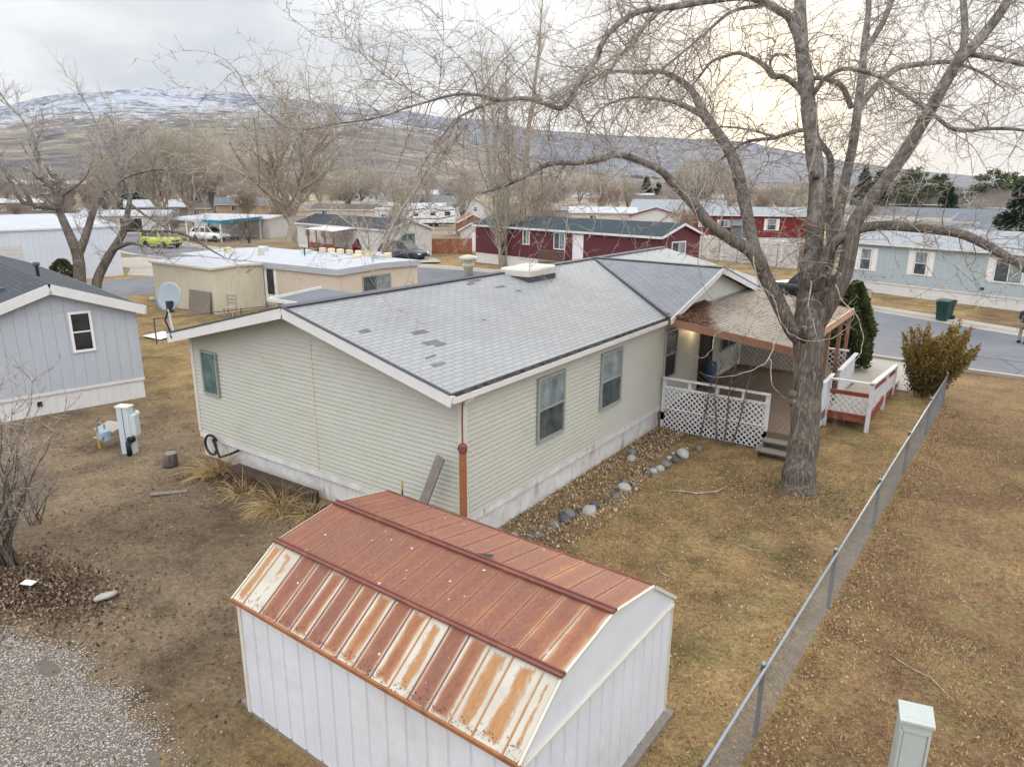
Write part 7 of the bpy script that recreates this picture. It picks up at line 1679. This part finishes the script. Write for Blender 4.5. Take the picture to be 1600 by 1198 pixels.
# overcast luminance grows toward the zenith
base=ramp(sep.outputs[2],[(0,(.82,.835,.865)),(.12,(.81,.82,.855)),(.3,(.90,.912,.94)),(.6,(1,1,1))])
gain=ramp(sep.outputs[2],[(0,.36),(.24,.36),(.5,.66),(1,.86)])
gain=mth('MULTIPLY',gain,2.7)
cl=nn('ShaderNodeVectorMath',operation='SCALE'); 
mp=nn('ShaderNodeMapping'); mp.inputs['Scale'].default_value=(1.2,1.2,4.6); lk(tc.outputs['Generated'],mp.inputs[0])
nz_=nn('ShaderNodeTexNoise'); nz_.inputs['Scale'].default_value=2.6; nz_.inputs['Detail'].default_value=8; nz_.inputs['Roughness'].default_value=.55; nz_.inputs['Distortion'].default_value=.4; lk(mp.outputs[0],nz_.inputs['Vector'])
cloud=ramp(nz_.outputs['Fac'],[(.36,(.84,.865,.91)),(.47,(.99,.995,1.01)),(.58,(1.2,1.19,1.18))])
col=mix(1,base,cloud,'MULTIPLY'); gv=nn('ShaderNodeCombineXYZ'); [lk(gain,gv.inputs[i]) for i in range(3)]; col=mix(1,col,gv.outputs[0],'MULTIPLY')
dt=nn('ShaderNodeVectorMath',operation='DOT_PRODUCT'); nr_=nn('ShaderNodeVectorMath',operation='NORMALIZE'); lk(tc.outputs['Generated'],nr_.inputs[0]); lk(nr_.outputs[0],dt.inputs[0]); ga=math.radians(-16.5); ge=math.radians(6.5); dt.inputs[1].default_value=(math.sin(ga)*math.cos(ge),math.cos(ga)*math.cos(ge),math.sin(ge))
dp=mth('MAXIMUM',dt.outputs['Value'],0.0); g1=mth('POWER',dp,46.0); g2=mth('POWER',dp,330.0)
def sc_(f,c):
    x=nn('ShaderNodeVectorMath',operation='SCALE'); x.inputs[0].default_value=c; lk(f,x.inputs['Scale']); return x.outputs[0]
def add(a,b_):
    x=nn('ShaderNodeVectorMath',operation='ADD'); lk(a,x.inputs[0]); lk(b_,x.inputs[1]); return x.outputs[0]
bk=nn('ShaderNodeVectorMath',operation='DOT_PRODUCT'); lk(nr_.outputs[0],bk.inputs[0]); bk.inputs[1].default_value=(.57,-.82,0.05)  # extra sky brightness added behind the camera as fill for facing walls
bs=mth('ADD',1.0,mth('MULTIPLY',mth('MAXIMUM',bk.outputs['Value'],0.0),.62)); bv=nn('ShaderNodeCombineXYZ'); lk(mth('MULTIPLY',bs,.98),bv.inputs[0]); lk(bs,bv.inputs[1]); lk(mth('MULTIPLY',bs,1.0),bv.inputs[2]); col=mix(1,col,bv.outputs[0],'MULTIPLY')
col=add(add(col,sc_(g1,(.14,.10,.03))),sc_(g2,(1.0,.74,.36)))
b1=nn('ShaderNodeBackground'); lk(col,b1.inputs[0]); b1.inputs[1].default_value=1
b2=nn('ShaderNodeBackground'); lk(sky.outputs[0],b2.inputs[0]); b2.inputs[1].default_value=.05
ms=nn('ShaderNodeMixShader'); ms.inputs[0].default_value=.9; lk(b2.outputs[0],ms.inputs[1]); lk(b1.outputs[0],ms.inputs[2])
wo=nn('ShaderNodeOutputWorld'); lk(ms.outputs[0],wo.inputs[0])
sl=bpy.data.lights.new('sun','SUN'); sl.energy=1.5; sl.angle=math.radians(12); sl.color=(1,.86,.68)
so_=bpy.data.objects.new('sun',sl); COL.objects.link(so_); so_.rotation_euler=(-Vector(sd)).to_track_quat('-Z','Y').to_euler(); so_.location=(0,0,50)
pl=bpy.data.lights.new('porch_lamp_light','POINT'); pl.energy=9; pl.color=(1,.78,.42); pl.shadow_soft_size=.06
po=bpy.data.objects.new('porch_lamp_light',pl); COL.objects.link(po); po.location=(.32,10.75,2.5)
cd=bpy.data.cameras.new('Camera'); co=bpy.data.objects.new('Camera',cd); COL.objects.link(co); sc.camera=co
f_,p_,ro,yw=1111.34,.2705,.0074,-.6097
fw=Vector((math.sin(yw)*math.cos(p_),math.cos(yw)*math.cos(p_),-math.sin(p_))); rt=Vector((math.cos(yw),-math.sin(yw),0)); up=rt.cross(fw)
r2=rt*math.cos(ro)+up*math.sin(ro); u2=-rt*math.sin(ro)+up*math.cos(ro)
co.matrix_world=Matrix(((r2.x,u2.x,-fw.x,7.4917),(r2.y,u2.y,-fw.y,-9.2226),(r2.z,u2.z,-fw.z,6.4996),(0,0,0,1)))
cd.sensor_fit='HORIZONTAL'; cd.sensor_width=36; cd.lens=f_/1600*36; cd.clip_start=.1; cd.clip_end=20000
sc.render.engine='CYCLES'; sc.cycles.max_bounces=5; sc.cycles.diffuse_bounces=3; sc.cycles.glossy_bounces=2; sc.cycles.transparent_max_bounces=8
sc.cycles.use_denoising=True; sc.cycles.denoiser='OPENIMAGEDENOISE'; sc.cycles.denoising_input_passes='RGB_ALBEDO_NORMAL'; sc.cycles.denoising_prefilter='ACCURATE'
vs_=sc.view_settings; sc.display_settings.display_device='sRGB'; vs_.view_transform='Standard'; vs_.look='None'; vs_.exposure=.08; vs_.gamma=1; vs_.use_curve_mapping=False
